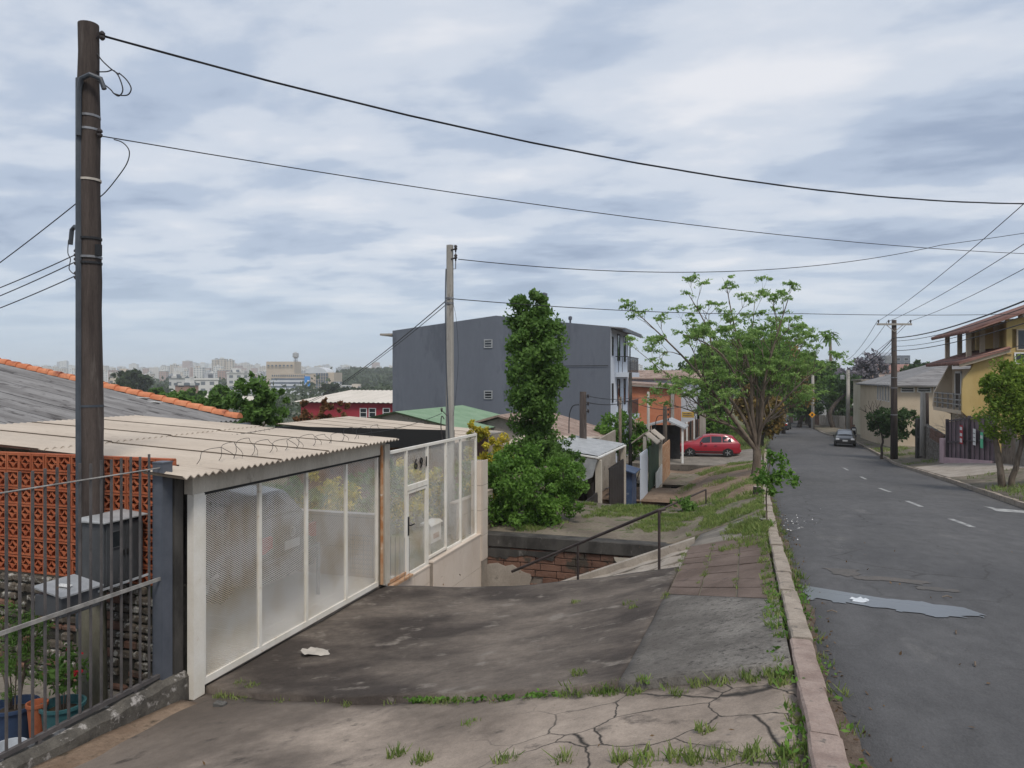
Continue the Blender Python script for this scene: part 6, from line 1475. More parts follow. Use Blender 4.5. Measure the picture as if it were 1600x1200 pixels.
# big trees closing the street
BT = [ # px, d, py_top, py_bot, halfwidth px, leaf, bark, label
 (1178,80,512,655,74,'bright','broad bright green tree filling the view behind the open street tree'),
 (1112,84,540,665,58,'mid','broad green tree behind the red car on the left of the street'),
 (1085,92,565,665,44,'dark','dark green tree behind the orange brick house'),
 (1225,88,532,650,46,'olive','yellow-green tree hanging over the left side of the far road'),
 (1185,62,600,690,38,'olive','low yellow-green tree right behind the open street tree'),
 (1120,68,605,690,38,'bright','bushy bright green tree beside the apron wall'),
 (1045,72,578,640,42,'bright','light green tree between the balconies and the orange brick house'),
 (1262,112,556,655,44,'mid','green tree arching over the bend of the road'),
 (1240,135,560,650,46,'dark','dark tall tree beyond the bend of the road'),
 (1300,108,590,650,36,'mid','green leaning tree at the right side of the bend'),
 (1340,116,552,618,44,'mauve','mauve flowering jacaranda behind the concrete lamp pole'),
 (1290,140,566,628,44,'mauve','second mauve jacaranda further beyond the bend'),
 (1335,104,632,676,28,'dark','dark shrubby tree in front of the cream block'),
 (1440,120,570,612,36,'dark','dark tree crowns rising behind the gray hipped roof'),
]
for i, (px, d, pt, pb, hw, lf, lab) in enumerate(BT):
    x, y = XY(px, d); zb = terr(x, y); u = d/F; zc1 = Z(pt,d); zc0 = Z(pb,d); h = zc1-zc0; zm = (zc0+zc1)/2 - zb
    rd = random.Random(50+i); bl = []
    for k in range(6):
        bl.append((rd.uniform(-.5,.5)*hw*u, rd.uniform(-.5,.5)*hw*u, zm + rd.uniform(-.28,.3)*h, hw*u*rd.uniform(.45,.62), hw*u*rd.uniform(.45,.62), h*rd.uniform(.2,.3)))
    tree('broadleaf_tree', lab, 'tree', (x,y,zb), max(1.5, zc0-zb), .28, bl, 7500 if d < 100 else 5000, .0062*d if lf != 'olive' else .0055*d, LM[lf], 'bark_dark', 2, 110, .38, .5, 60+i, (rd.uniform(-.6,.6),0), (3,4), .35, 'trees closing the far end of the street')
# leaning trunks at the bend
for px, d, pts in ((1300,100,((1303,672),(1296,648),(1306,630),(1322,615))),(1256,104,((1248,668),(1252,655),(1257,648),(1262,640))),(1268,104,((1268,668),(1263,655),(1259,646),(1250,640)))):
    tt = thing('leaning_tree', {1300:'dark forked leaning trunk at the bend beside the concrete pole',1256:'thin dark trunk leaning right at the bend by the yellow sign',1268:'thin dark trunk leaning left at the bend by the yellow sign'}[px], 'tree', tuple(P(*pts[0], d)))
    m = MB(); m.tube(smooth_path([P(a,b_,d) for a,b_ in pts], 3), [(.36-.02*k) for k in range(10)] if px == 1300 else [.35-.02*k for k in range(10)], 7); m.build('trunk', M['bark_dark'], tt, smooth='all')
    e = P(*pts[-1], d); w0 = wloc(tt); bl = [(e.x,e.y,e.z+1.0,2.6,2.4,1.6),(e.x+1.2,e.y,e.z+.4,1.8,1.8,1.1)]; pt_, o_ = crown_points(bl, 1500, 40, .28, .3); quads_obj('crown', leaf_verts(pt_, .55, .5, o_, .8), LM['dark'], tt, np.array(w0))
# long wall at the bend
fw_ = thing('boundary_wall', 'long pale panel wall along the right of the bend', 'wall', tuple(P(1290, 668, 108)))
q = [P(1232,668,118), P(1262,668,112), P(1300,670,103), P(1345,676,90)]
for i in range(3):
    a, b_ = q[i], q[i+1]; n = 4
    for k in range(n):
        c, e = a.lerp(b_, k/n+.01), a.lerp(b_, (k+1)/n-.01); m = MB(); m.loft([[(c.x,c.y,c.z-1.5),(e.x,e.y,e.z-1.5),(e.x,e.y+.3,e.z-1.5),(c.x,c.y+.3,c.z-1.5)],[(c.x,c.y,c.z+1.9),(e.x,e.y,e.z+1.9),(e.x,e.y+.3,e.z+1.9),(c.x,c.y+.3,c.z+1.9)]]); m.build('panel', M['pale_conc'] if (i*4+k) % 5 else M['old_brick'], fw_)
# white houses glimpsed beyond
x, y = XY(1315, 150); gable_house('house', 'white house glimpsed through the trees beyond the bend', 'house', (x,y), 16, 10, CZ-9, Z(622,150), Z(612,150), M['white'], redt, 'x', .4)
x, y = XY(1380, 230); pb_ = gable_house('building', 'pink-beige checked block with a red roof far behind the crossarm pole', 'building', (x,y), 14, 12, CZ-12, Z(582,230), Z(570,230), mat('pink_block',(.45,.3,.25),(.52,.38,.32),.6,.85), redt, 'x', .4)
for k in range(5):
    for j in range(2): win(pb_, (x-5.4+k*2.7, y-6.01, Z(588+j*10,230)), (0,-1), 1.2, 1.0, 'white', 'glass', .1, 0)
x, y = XY(1393, 420); tb = thing('tower_block', 'blue-gray tower block rising far behind the crossarm pole', 'building', (x,y,CZ-15))
m = MB(); m.box((x-8,y-8,CZ-16),(x+8,y+8,Z(556,420))); m.build('wall', M['bldg_gray'], tb); m = MB(); m.box((x-8.3,y-4,Z(556,420)),(x-1,y+4,Z(551,420))); m.build('roof_house', M['bldg_white'], tb)
for k in range(4):
    for j in range(4): win(tb, (x-6+k*4, y-8.02, Z(562+j*7,420)), (0,-1), 2.0, 1.5, 'white', 'glass', .2, 0)

# ------------------------------------------------------------------ poles and wires
def insul(m, p, r=.045, h=.16):
    p = Vector(p); m.tube([p, p+Vector((0,0,h*.3)), p+Vector((0,0,h*.45)), p+Vector((0,0,h*.6)), p+Vector((0,0,h*.75)), p+Vector((0,0,h))], [r*.35,r*.5,r,r*.6,r,r*.4], 8)
cp = thing('utility_pole', 'wooden crossarm utility pole on the right pavement before the beige house', 'utility pole', tuple(at(1397, 50, 0)))
b = at(1397, 50, 0); b.z = zrs(b.x,b.y)-.1; cp.location = b
m = MB(); zt = Z(500,50); m.tube([b, b.lerp(Vector((b.x,b.y,zt)),.5), (b.x,b.y,zt)], [.24,.2,.15], 10); m.build('shaft', M['wood_pole'], cp, smooth='all')
ax_ = Vector((CA, SA, 0)); za = Z(507,50); c0 = Vector((b.x,b.y-.2,za)); m = MB(); m.beam(c0-ax_*1.2, c0+ax_*1.15, .1, .13); m.build('crossarm', M['conc_pole'], cp)
for s in (-1,1): m = MB(); m.beam(c0+ax_*s*.55+Vector((0,0,-.05)), c0+Vector((0,0,-.5)), .03, .04); m.build('brace', M['conc_pole'], cp)
for s in (-1.1,-.4,1.08): m = MB(); insul(m, c0+ax_*s+Vector((0,0,.06)), .07, .24); m.build('insulator', M['insul'], cp, smooth='all')
m = MB(); q = b + Vector((-.35,-.1,0)); m.bbox((q.x-.22,q.y-.15,Z(568,50)),(q.x+.18,q.y+.15,Z(556,50)),.02); m.build('junction_box', M['gray_light'], cp)
for py in (590,606,648): m = MB(); zz = Z(py,50); m.lathe([(.215,-.03),(.225,-.03),(.225,.03),(.215,.03)], (b.x,b.y,zz), 10, cap=False); m.build('band', M['steel_band'], cp)
p2 = thing('utility_pole', 'slim gray concrete pole standing behind the mesh fence', 'utility pole', tuple(at(704, 16.6, CZ-3.55)))
b = at(703, 16.6, CZ-3.55); zt = Z(383,16.6); m = MB(); sh_ = lambda z, r: [(b.x+r*sx*1.1, b.y+r*sy, z) for sx, sy in ((-1,-.6),(-.6,-1),(.6,-1),(1,-.6),(1,.6),(.6,1),(-.6,1),(-1,.6))]
m.loft([sh_(CZ-3.7,.088), sh_(CZ-1,.076), sh_(zt,.062)]); m.build('shaft', M['conc_pole'], p2)
m = MB(); D_ = 16.45; m.tube(smooth_path([P(697,420,D_),P(696,470,D_),P(697,560,D_),P(700,640,D_),P(702,690,D_)],3), .014, 5); m.build('conduit', M['conduit'], p2)
m = MB(); m.tube(smooth_path([P(707,470,D_),P(713,500,D_),P(716,560,D_),P(712,620,D_),P(708,650,D_)],3), .004, 4); m.build('service_wire', M['cable'], p2)
for py in (389,403): m = MB(); q = P(712,py,16.5); m.beam(P(704,py+2,16.55), q, .03, .03); insul(m, q+Vector((0,0,-.07)), .045, .16); m.build('insulator', M['insul'], p2, smooth='all')
m = MB(); m.tube([P(709,383,16.5),P(712,383,16.5),P(712,420,16.5),P(708,420,16.5)], .012, 5); m.build('rack', M['steel_band'], p2)
for py in (466,474): m = MB(); m.lathe([(.082,-.02),(.09,-.02),(.09,.02),(.082,.02)], (b.x,b.y,Z(py,16.6)), 10, cap=False); m.build('band', M['steel_band'], p2)
m = MB(); m.tube(smooth_path([P(694,655,16.4),P(690,650,16.4),P(689,668,16.4),P(692,690,16.4)],3), .012, 5); m.tube([P(699,650,16.4),P(690,641,16.4)], .01, 5); insul(m, P(690,644,16.4), .03, .1); m.build('service_bracket', M['insul'], p2)
def simple_pole(label, px, d, ptop, zb, r, mt, extras=True, name='utility_pole', cat='utility pole'):
    b = at(px, d, zb); t = thing(name, label, cat, b); zt = Z(ptop, d); m = MB(); m.tube([b, (b.x,b.y,zt)], [r*1.15, r*.85], 8); m.build('shaft', M[mt], t, smooth='all')
    if extras:
        m = MB(); 
        for k in range(3): insul(m, Vector((b.x+r+.06,b.y-.05,zt-.25-.28*k)), .05, .16); m.tube([(b.x,b.y,zt-.2-.28*k),(b.x+r+.06,b.y-.05,zt-.2-.28*k)], .015, 4)
        m.build('insulator', M['insul'], t, smooth='all')
        m = MB(); m.tube(smooth_path([(b.x-r,b.y,zt-.5),(b.x-r-.25,b.y,zt-.55),(b.x-r-.38,b.y,zt-.9),(b.x-r-.4,b.y,zt-1.6)],3), .02, 4); m.build('service_wire', M['cable'], t)
    return t
simple_pole('weathered wooden pole before the right end of the blue-gray block', 911, 28, 612, CZ-6, .15, 'wood_pole')
simple_pole('thin dark pole in front of the pale balconies', 985, 36, 582, CZ-6, .09, 'black_conc', False)
simple_pole('thin brown pole left of the orange brick house', 969, 34, 620, CZ-6, .075, 'bark', False)
simple_pole('short dark pole beside the wooden gate of the house fronts', 1039, 41, 635, CZ-6, .13, 'bark_dark')
simple_pole('thin gray pole before the orange brick wall', 1013, 44, 612, CZ-6, .09, 'conc_pole', False)
lp = simple_pole('pale square concrete lamp pole behind the black car', 1325, 78, 578, CZ-6.4, .2, 'conc_pole', False, 'lamp_pole', 'lamp pole')
b = at(1325,78,0); m = MB(); m.bbox((b.x-.75,b.y-.15,Z(593,78)),(b.x-.35,b.y+.15,Z(586,78)),.03); m.build('transformer_box', M['gray_light'], lp)
simple_pole('pale concrete pole with the yellow warning sign at the bend', 1270, 100, 578, CZ-6.9, .2, 'conc_pole', False)
ws = thing('warning_sign', 'yellow diamond warning sign on the concrete pole at the bend', 'traffic sign', tuple(P(1269,648,99)))
c = P(1269,648,99.3); m = MB(); k = .42
m.extrude([c+Vector((-k,0,0)), c+Vector((0,0,-k)), c+Vector((k,0,0)), c+Vector((0,0,k))], (0,.05,0)); pl_ = m.build('plate', mat('warning_yellow',(.72,.32,.02),None,fine=.03,rough=.5), ws)
m = MB(); m.box((c.x-.1,c.y-.02,c.z-.15),(c.x+.1,c.y-.005,c.z+.15)); m.build('symbol', M['black_trim'], pl_)
m = MB(); m.tube([c+Vector((0,.12,-2.2)), c+Vector((0,.12,.3))], .05, 6); m.build('post', M['steel_band'], ws)
simple_pole('thin brown pole at the left kerb beyond the red car', 1226, 104, 640, CZ-7, .25, 'bark', False)
for px, d in ((1442,47),(1448,48)): simple_pole({1442:'pale gray stub pole left of its dark twin behind the boundary wall',1448:'dark stub pole right of its pale twin behind the boundary wall'}[px], px, d, 612 if px == 1442 else 614, CZ-5, .17 if px == 1442 else .14, 'conc_pole' if px == 1442 else 'wood_pole', False)

def wire(label, pts, sag, r, name='power_line', cat='cable', twist=False):
    pts = [Vector(p) for p in pts]; q = []
    for i in range(len(pts)-1):
        s = sagpts(pts[i], pts[i+1], sag[i] if isinstance(sag, (list,tuple)) else sag, 24); q += s if i == 0 else s[1:]
    m = MB()
    if twist:
        for ph in (0, 2.1, 4.2): m.tube([p + Vector((math.cos(k*1.1+ph)*r*.8, 0, math.sin(k*1.1+ph)*r*.8)) for k, p in enumerate(q)], r*.75, 4, cap=False)
    else: m.tube(q, r, 5, cap=False)
    return tag(m.build(name, M['cable'], origin=q[0]), label, cat)
wire('thick twisted service cable from the top of the near wooden pole to the right', [P(158,55,8), P(1840,306,16)], .78, .0095, twist=True)
wire('thin line from the middle of the near wooden pole crossing to the right', [P(160,213,8), P(1840,398,19)], .42, .0065)
wire('black service cable from the slim concrete pole across the street', [P(716,405,16.5), P(1470,383,24), P(1800,330,26)], [.55,.05], .010)
wire('lower line from the slim concrete pole across the street', [P(709,467,16.5), P(1250,490,24), P(1760,484,30)], [.12,.12], .010)
for i, (a, b_, r) in enumerate((((697,470),(470,632),.012),((697,476),(466,636),.009))):
    wire(('upper','lower')[i] + ' of the two lines running from the slim pole down left to the far houses', [P(*a,16.5), P(*b_,40)], .3, r)
wire('black drop cable from the slim pole bracket to the carport corner', [P(690,646,16.4), P(560,678,14), P(420,690,12.6)], [.08,.05], .006)
for i, (a, b_) in enumerate((((124,314),(-160,520)),((122,396),(-160,505)),((122,407),(-160,520)),((122,429),(-160,535)))):
    wire(('topmost slack line','second thin line','third thin line','lowest thin line')[i] + ' leaving the near wooden pole to the left', [P(*a,8.0), P(*b_,9.5)], .05, .006)
c0 = P(1370,503,50); c1 = P(1386,503,50); c2 = P(1421,502,50)
for i, (c, e) in enumerate(((c0,(1700,228)),(c1,(1760,275)),(c2,(1780,318)))):
    lab = ('left','middle','right')[i] + ' conductor from the crossarm pole towards the near right'
    wire(lab, [c, P(*e, 17)], .28, .013)
    wire(('left','middle','right')[i] + ' conductor from the crossarm pole towards the bend', [c, P(1325-8+8*i,566,78)], .5, .016)
for i, (py, e, r, s) in enumerate(((528,(1680,437),.03,.35),(533,(1690,446),.016,.35),(541,(1700,455),.014,.4),(548,(1690,476),.02,.3),(566,(1700,508),.012,.45))):
    wire(('thickest black bundle','second black cable','third thin cable','fourth black cable','lowest thin cable')[i] + ' from the crossarm pole to the upper right', [P(1396,py,49.7), P(*e,20)], s, r)
    wire(('thickest black bundle','second black cable','third thin cable','fourth black cable','lowest thin cable')[i] + ' from the crossarm pole to the bend', [P(1396,py,49.7), P(1325,575+i*4,78)], .6, r)
wire('thin cable from the wooden stub pole to the pale balconies', [P(915,618,28), P(985,622,36), P(1090,600,60)], [.1,.3], .014)
wire('thick cable from the wooden stub pole over the house fronts', [P(915,628,28), P(985,626,36), P(1039,640,41), P(1160,596,70)], [.15,.1,.4], .018)

# person by the black car
def person(px, d, label):
    x, y = XY(px, d); z0 = zrs(x, y) + .0; s = 1.7
    me = bpy.data.meshes.new('person'); V = [(0,0,.52),(0,0,.62),(0,0,.75),(0,0,.815),(0,-.005,.86),(0,-.01,.93),(.05,0,.5),(.06,.03,.28),(.055,.08,.03),(.055,.0,.01),(-.05,0,.5),(-.06,-.03,.28),(-.055,-.02,.03),(-.055,-.1,.01),(.1,0,.79),(.125,.03,.63),(.11,-.03,.5),(.1,-.05,.45),(-.1,0,.79),(-.125,-.02,.63),(-.11,-.06,.5),(-.1,-.08,.45)]
    Rr = [.075,.07,.085,.06,.03,.052,.058,.04,.026,.022,.058,.04,.026,.022,.042,.03,.022,.02,.042,.03,.022,.02]
    E = [(0,1),(1,2),(2,3),(3,4),(4,5),(0,6),(6,7),(7,8),(8,9),(0,10),(10,11),(11,12),(12,13),(3,14),(14,15),(15,16),(16,17),(3,18),(18,19),(19,20),(20,21)]
    me.from_pydata([(a*s,b*s,c*s) for a,b,c in V], E, []); o = bpy.data.objects.new('person', me); COL.objects.link(o); o.location = (x,y,z0)
    md = o.modifiers.new('skin', 'SKIN'); 
    for i, v in enumerate(me.skin_vertices[0].data): v.radius = (Rr[i]*s, Rr[i]*s)
    me.skin_vertices[0].data[0].use_root = True
    o.modifiers.new('sub', 'SUBSURF').levels = 1; o.modifiers['sub'].render_levels = 1
    cl = mat('dark_clothes', (.02,.02,.024), (.05,.05,.06), 6, .9, fine=0); me.materials.append(cl)
    tag(o, label, 'person')
    sk = mat('skin', (.25,.13,.09), None, fine=0); m = MB(); n = 8
    m.lathe([(.012,.862),(.045,.875),(.058,.91),(.056,.945),(.03,.965)], (0,-.02,0), 10); 
    for i_, v in enumerate(m.v): m.v[i_] = (v[0]*s, v[1]*s, v[2]*s)
    m.build('head', sk, o, smooth='all', local=True)
    m = MB(); m.lathe([(.061,.92),(.062,.95),(.04,.978),(.01,.985)], (0,-.012,0), 10); m.v = [(a*s,b_*s,c*s) for a,b_,c in m.v]; m.build('hair', M['black_trim'], o, smooth='all', local=True)
    m = MB(); m.bbox((-.09,-.115,.66),(.09,-.08,.76),.01); m.v = [(a*s,b_*s,c*s) for a,b_,c in m.v]; m.build('shirt_front', M['white'], o, local=True)
person(1334, 70, 'person in dark clothes with a pale shirt front standing beside the black car')
# ------------------------------------------------------------------ the town beyond
def tpos(px, d): x, y = XY(px, d); return x, y, terr(x, y)
def facade(name, c1, c2, win_c, sx, sz):
    """far facade: rows of windows too small to build"""
    m = bpy.data.materials.new(name); m.use_nodes = True; t = m.node_tree; b = t.nodes['Principled BSDF']; b.inputs['Roughness'].default_value = .85
    g = t.nodes.new('ShaderNodeNewGeometry'); s = t.nodes.new('ShaderNodeSeparateXYZ'); t.links.new(g.outputs['Position'], s.inputs[0])
    def mt(op, a, bb=None):
        n = t.nodes.new('ShaderNodeMath'); n.operation = op
        for i, v in enumerate((a, bb)):
            if v is None: continue
            if isinstance(v, (int, float)): n.inputs[i].default_value = v
            else: t.links.new(v, n.inputs[i])
        return n.outputs[0]
    h = mt('FRACT', mt('DIVIDE', mt('ADD', s.outputs[0], s.outputs[1]), sx)); v = mt('FRACT', mt('DIVIDE', s.outputs[2], sz))
    k = mt('MULTIPLY', mt('GREATER_THAN', h, .5), mt('GREATER_THAN', v, .5))
    n = t.nodes.new('ShaderNodeTexNoise'); n.inputs['Scale'].default_value = .012; t.links.new(g.outputs['Position'], n.inputs[0])
    mx = t.nodes.new('ShaderNodeMix'); mx.data_type = 'RGBA'; t.links.new(n.outputs[0], mx.inputs[0]); mx.inputs[6].default_value = (*c1,1); mx.inputs[7].default_value = (*c2,1)
    m2 = t.nodes.new('ShaderNodeMix'); m2.data_type = 'RGBA'; t.links.new(k, m2.inputs[0]); t.links.new(mx.outputs[2], m2.inputs[6]); m2.inputs[7].default_value = (*win_c,1); t.links.new(m2.outputs[2], b.inputs['Base Color'])
    return m
FA = [facade('far_white_facade', (.55,.54,.51), (.62,.61,.58), (.16,.18,.2), 5.2, 3.1), facade('far_beige_facade', (.47,.41,.34), (.54,.48,.4), (.15,.15,.15), 6.3, 3.0), facade('far_brick_facade', (.3,.17,.13), (.38,.25,.2), (.12,.12,.13), 4.7, 3.1), facade('far_gray_facade', (.3,.31,.33), (.4,.41,.43), (.1,.11,.13), 5.8, 3.2)]
rd = random.Random(77)
def block(px, d, wpx, ptop, fm, label, group, name='tower_block', depth=None):
    x, y, zb = tpos(px, d); w_ = wpx*d/F; zt = Z(ptop, d); dp = depth or w_*.8
    t = thing(name, label, 'building', (x,y,zb), group); t.rotation_euler = (0,0,YAW + rd.uniform(-.5,.5))
    m = MB(); m.box((-w_/2,-dp/2,-3),(w_/2,dp/2,zt-zb)); m.build('walls', fm, t, local=True)
    h = zt - zb
    m = MB(); a = rd.uniform(-.25,.25)*w_; m.box((a-w_*.2,-dp*.2,h),(a+w_*.2,dp*.2,h+max(2.5,.1*w_))); m.build('roof_house', FA[rd.choice((0,1,3))], t, local=True)
    m = MB(); m.box((-w_/2-.3,-dp/2-.3,h-.5),(w_/2+.3,dp/2+.3,h+.4)); m.build('parapet', FA[0], t, local=True)
    return t
kinds = ('white','beige','brick','gray')
def seg(q): return ('left of the near wooden pole','right behind the near wooden pole','above the round dark tree','left of the tall beige towers','around the tall beige towers','left of the office complex','behind the office complex','above the wooded rise')[int(np.searchsorted([118,175,245,320,372,415,522], q))]
px = -30
while px < 640:
    for lay in range(3):
        d = (rd.uniform(1900,2800), rd.uniform(1350,1900), rd.uniform(1000,1350))[lay]
        if 455 < px and lay == 2: continue
        k = rd.choice((0,0,1,1,2,3)); 
        prof = np.interp(px, [0,150,240,300,345,380,440,520,560,640], [572,573,573,569,567,571,570,574,573,572])
        ptop = prof + rd.gauss(0,3.4) + (0,4,11)[lay]
        block(px + rd.uniform(-6,6), d, rd.uniform(6,15), ptop, FA[k], f'distant {kinds[k]} block in the hazy skyline {seg(px)}', f'{kinds[k]} skyline blocks {seg(px)}')
    px += rd.uniform(9,14)
for px, pt, w_ in ((349,561,11),(337,562,9),(360,563,10)):
    block(px, 1250, w_, pt, FA[1], {349:'tallest beige tower of the cluster in the hazy skyline',337:'left beige tower of the cluster in the hazy skyline',360:'right beige tower of the cluster in the hazy skyline'}[px], None)
for px in (1345,1362,1410,1420,1308,1297,990,1000): block(px, 1400, rd.uniform(7,12), 568+rd.gauss(0,4), FA[rd.choice((0,3))], 'distant block glimpsed low on the horizon over the street', 'far blocks over the street')
# the long hospital-like block
hp = thing('office_complex', 'wide office complex with banded windows, a blue banner and a barrel-vaulted roof', 'building', tpos(470, 520))
d = 520; fr = Vector((CA, SA, 0)); bk = Vector((-SA, CA, 0))
hx = lambda px: Vector((*XY(px, d), 0))
tanf = mat('tan_far_wall', (.45,.37,.29), (.5,.42,.33), .1, .85, fine=0); glb = mat('blue_gray_glazing', (.09,.115,.15), (.13,.155,.19), .2, .4, fine=0); whf = mat('pale_far_band', (.5,.52,.55), (.56,.58,.6), .1, .8, fine=0)
def fbox(name, pa, pb, pt, pbm, mt, dep=25, fwd=0, parent=hp, dd=None):
    D2 = dd or d; a = Vector((*XY(pa, D2), 0)) - bk*fwd; b_ = Vector((*XY(pb, D2), 0)) - bk*fwd; z0, z1_ = Z(pbm, D2), Z(pt, D2); m = MB(); q = [a, b_, b_+bk*dep, a+bk*dep]
    m.loft([[p+Vector((0,0,z0)) for p in q],[p+Vector((0,0,z1_)) for p in q]]); return m.build(name, mt, parent)
fbox('main_block', 418, 486, 584, 640, tanf)
for k, (a, b_) in enumerate(((591,594),(597,600),(603,606))): fbox('window_band', 424, 478, a, b_, glb, .6, .5)
for k, (a, b_) in enumerate(((594,597),(600,603),(606,613))): fbox('pale_band', 422, 479, a, b_, whf, .6, .6)
for k in range(16): fbox('window', 425+k*3.3, 426.7+k*3.3, 585.6, 588.3, glb, .4, .3)
bn = fbox('banner', 476.5, 485, 588, 609, mat('banner_blue', (.02,.22,.6), None, fine=0), .6, 1.2)
for (a,b_,c,e) in ((478,481,598,600.5),(481,484,594,597),(479.5,482,602.5,605),(482,484,605,607.5)): fbox('figure', a, b_, c, e, M['white'], .3, 1.5, bn)
fbox('right_wing', 486, 522, 582, 640, tanf, 25, .2)
fbox('glass_front', 494, 513, 583, 609, glb, .6, .8)
for k in range(1,5): fbox('glazing_bar', 494+k*3.8-.25, 494+k*3.8+.25, 583, 609, tanf, .3, 1.1)
for k in range(1,5): fbox('glazing_bar', 494, 513, 583+k*5.2-.2, 583+k*5.2+.2, tanf, .3, 1.15)
m = MB(); n = 12; rings = []
for s in (0, 1):
    rings.append([hx(492.5-15*0)+fr*0 + (hx(511)-hx(477))*((1-math.cos(math.pi*k/n))/2)*1.0 + (hx(477)-hx(492.5)) + bk*(s*22-.5) + Vector((0,0,Z(583.5,d)+ (Z(573.5,d)-Z(583.5,d))*math.sin(math.pi*k/n))) for k in range(n+1)])
m.loft(rings); m.build('barrel_roof', whf, hp, smooth=True)
fbox('low_wing', 400, 512, 612, 640, whf, 20, 6)
fbox('rear_block', 416, 460, 565, 600, tanf, 20, 0, dd=620)
for k in range(7): fbox('window', 418+k*6, 421+k*6, 570, 572.5, glb, .4, .3, dd=619)
mst = thing('antenna_mast', 'lattice antenna mast rising behind the office complex', 'mast', tpos(462, 640)); x, y = XY(462,640); m = MB()
for s in ((-1,-1),(1,-1),(1,1),(-1,1)): m.tube([(x+s[0]*1.6,y+s[1]*1.6,terr(x,y)),(x+s[0]*.7,y+s[1]*.7,Z(551,640))], .25, 4)
for k in range(8): z = Z(585-k*4.2,640); m.box((x-1.3,y-1.3,z-.15),(x+1.3,y+1.3,z+.15))
m.build('lattice', M['steel_band'], mst); m = MB(); m.lathe([(.6,Z(560,640)),(2.6,Z(558,640)),(2.6,Z(552,640)),(.6,Z(550,640))], (x,y,0), 10); m.build('antenna_ring', M['gray_light'], mst)
# middle-distance roofs, houses and trees
for i, (px, d, w_, pt, k, lab) in enumerate(((278,300,20,589,0,'slim white block among the trees left of the leafy tree'),(292,260,26,600,2,'red-brick house among the trees left of the leafy tree'),(322,330,34,592,0,'low white block with a flat roof behind the leafy tree'),(190,420,26,583,1,'dark-roofed low building just right of the near wooden pole'),(375,420,30,582,0,'pale low block behind the leafy tree top'),(532,430,26,603,1,'beige low building at the foot of the wooded rise'),(552,400,30,607,0,'white low building below the wooded rise'),(575,700,16,598,0,'white villa in the wooded rise'),(596,760,14,600,0,'second white villa in the wooded rise'))):
    block(px, d, w_, pt, FA[k], lab, None, 'low_block')
for i, (px, d, w_, pr, mt, lab) in enumerate(((330,150,52,616,'cream','long cream factory roof behind the leafy tree'),(262,190,40,618,'red','faded red tile roof among the trees'),(395,170,34,620,'cream','short cream factory roof right of the leafy tree'),(225,140,46,628,'red','red tile roof showing below the round dark tree'))):
    x, y, zb = tpos(px, d); w2 = w_*d/F
    gable_house('house', lab, 'house', (x,y), w2, w2*.7, zb-1, Z(pr+5,d), Z(pr,d), M['pale_conc'], crm if mt == 'cream' else redt, 'x', .4)
MT = [(215,240,576,615,34,'far','big round hazy tree just right of the near wooden pole'),(190,160,592,625,26,'far','hazy tree behind the terracotta verge'),(240,110,600,640,24,'mid','green tree behind the ridge tiles, left of two'),(270,95,606,645,22,'bright','light green tree behind the ridge tiles, right of two'),(300,130,608,640,18,'mid','small green tree before the red-brick house'),(345,80,604,650,24,'mid','green tree left of the large leafy tree'),
      (523,330,600,625,20,'far','hazy tree beside the office complex'),(560,300,606,628,28,'far','hazy trees below the wooded rise, left clump'),(600,280,606,630,26,'far','hazy trees below the wooded rise, right clump'),(620,600,590,612,26,'far','hazy wood beside the edge of the blue-gray block')]
for i, (px, d, pt, pb, hw, lf, lab) in enumerate(MT):
    x, y, zb = tpos(px, d); u = d/F; z1_, z0 = Z(pt,d), Z(pb,d); h = z1_-z0; r2 = random.Random(200+i); bl = []
    for k in range(5): bl.append((r2.uniform(-.5,.5)*hw*u, r2.uniform(-.5,.5)*hw*u, (z0+z1_)/2-zb+r2.uniform(-.2,.22)*h, hw*u*r2.uniform(.5,.65), hw*u*r2.uniform(.5,.65), h*r2.uniform(.28,.36)))
    tree('distant_tree', lab, 'tree', (x,y,zb), max(2, z0-zb), .3, bl, 2200, .0065*d, LM[lf], 'bark_dark', 1, 60, .22, .6, 220+i)
# leafy tree and dark bushes behind the carport
b = at(405, 26, CZ-5); u = lambda px: px*26/F
tree('leafy_tree', 'leafy broad-leaved tree at the eave of the gray corrugated roof', 'tree', b, 2.2, .12, [(u(-5),0,Z(612,26)-b.z,u(34),u(30),u(30)),(u(20),0,Z(635,26)-b.z,u(36),u(30),u(24)),(u(-30),.2,Z(640,26)-b.z,u(34),u(30),u(22)),(u(-2),.2,Z(650,26)-b.z,u(46),u(36),u(20)),(u(-12),0,Z(592,26)-b.z,u(14),u(14),u(16)),(u(34),0,Z(612,26)-b.z,u(14),u(14),u(16))], 4200, .21, LM['mid'], 'bark', 2, 70, .26, .5, 41, shell=.3)
b = at(300, 34, CZ-5); u = lambda px: px*34/F
tree('leafy_tree', 'dark green tree behind the lower end of the ridge tiles', 'tree', b, 2.2, .12, [(u(-10),0,Z(628,34)-b.z,u(26),u(26),u(18)),(u(25),0,Z(640,34)-b.z,u(30),u(26),u(18)),(u(55),0,Z(622,34)-b.z,u(22),u(22),u(24))], 3000, .25, LM['mid'], 'bark', 2, 50, .26, .5, 43, shell=.3)
for i, (px, pt, hw) in enumerate(((476,622,13),(507,618,16),(537,622,13))):
    b = at(px, 33, CZ-6); u = lambda q: q*33/F
    shrub('garden_conifer', ('left','middle','right')[i] + ' of three dark rusty-leaved columns before the red house', 'shrub', b, [(0,0,Z(pt+14,33)-b.z,u(hw*.65),u(hw*.65),u(15)),(u(4),0,Z(pt+32,33)-b.z,u(hw),u(hw),u(15)),(u(-6),0,Z(pt+42,33)-b.z,u(hw*1.7),u(hw),u(13))], 1500, .2, LM['rusty'], 30, .25, .5, 70+i, .3, stems=2)
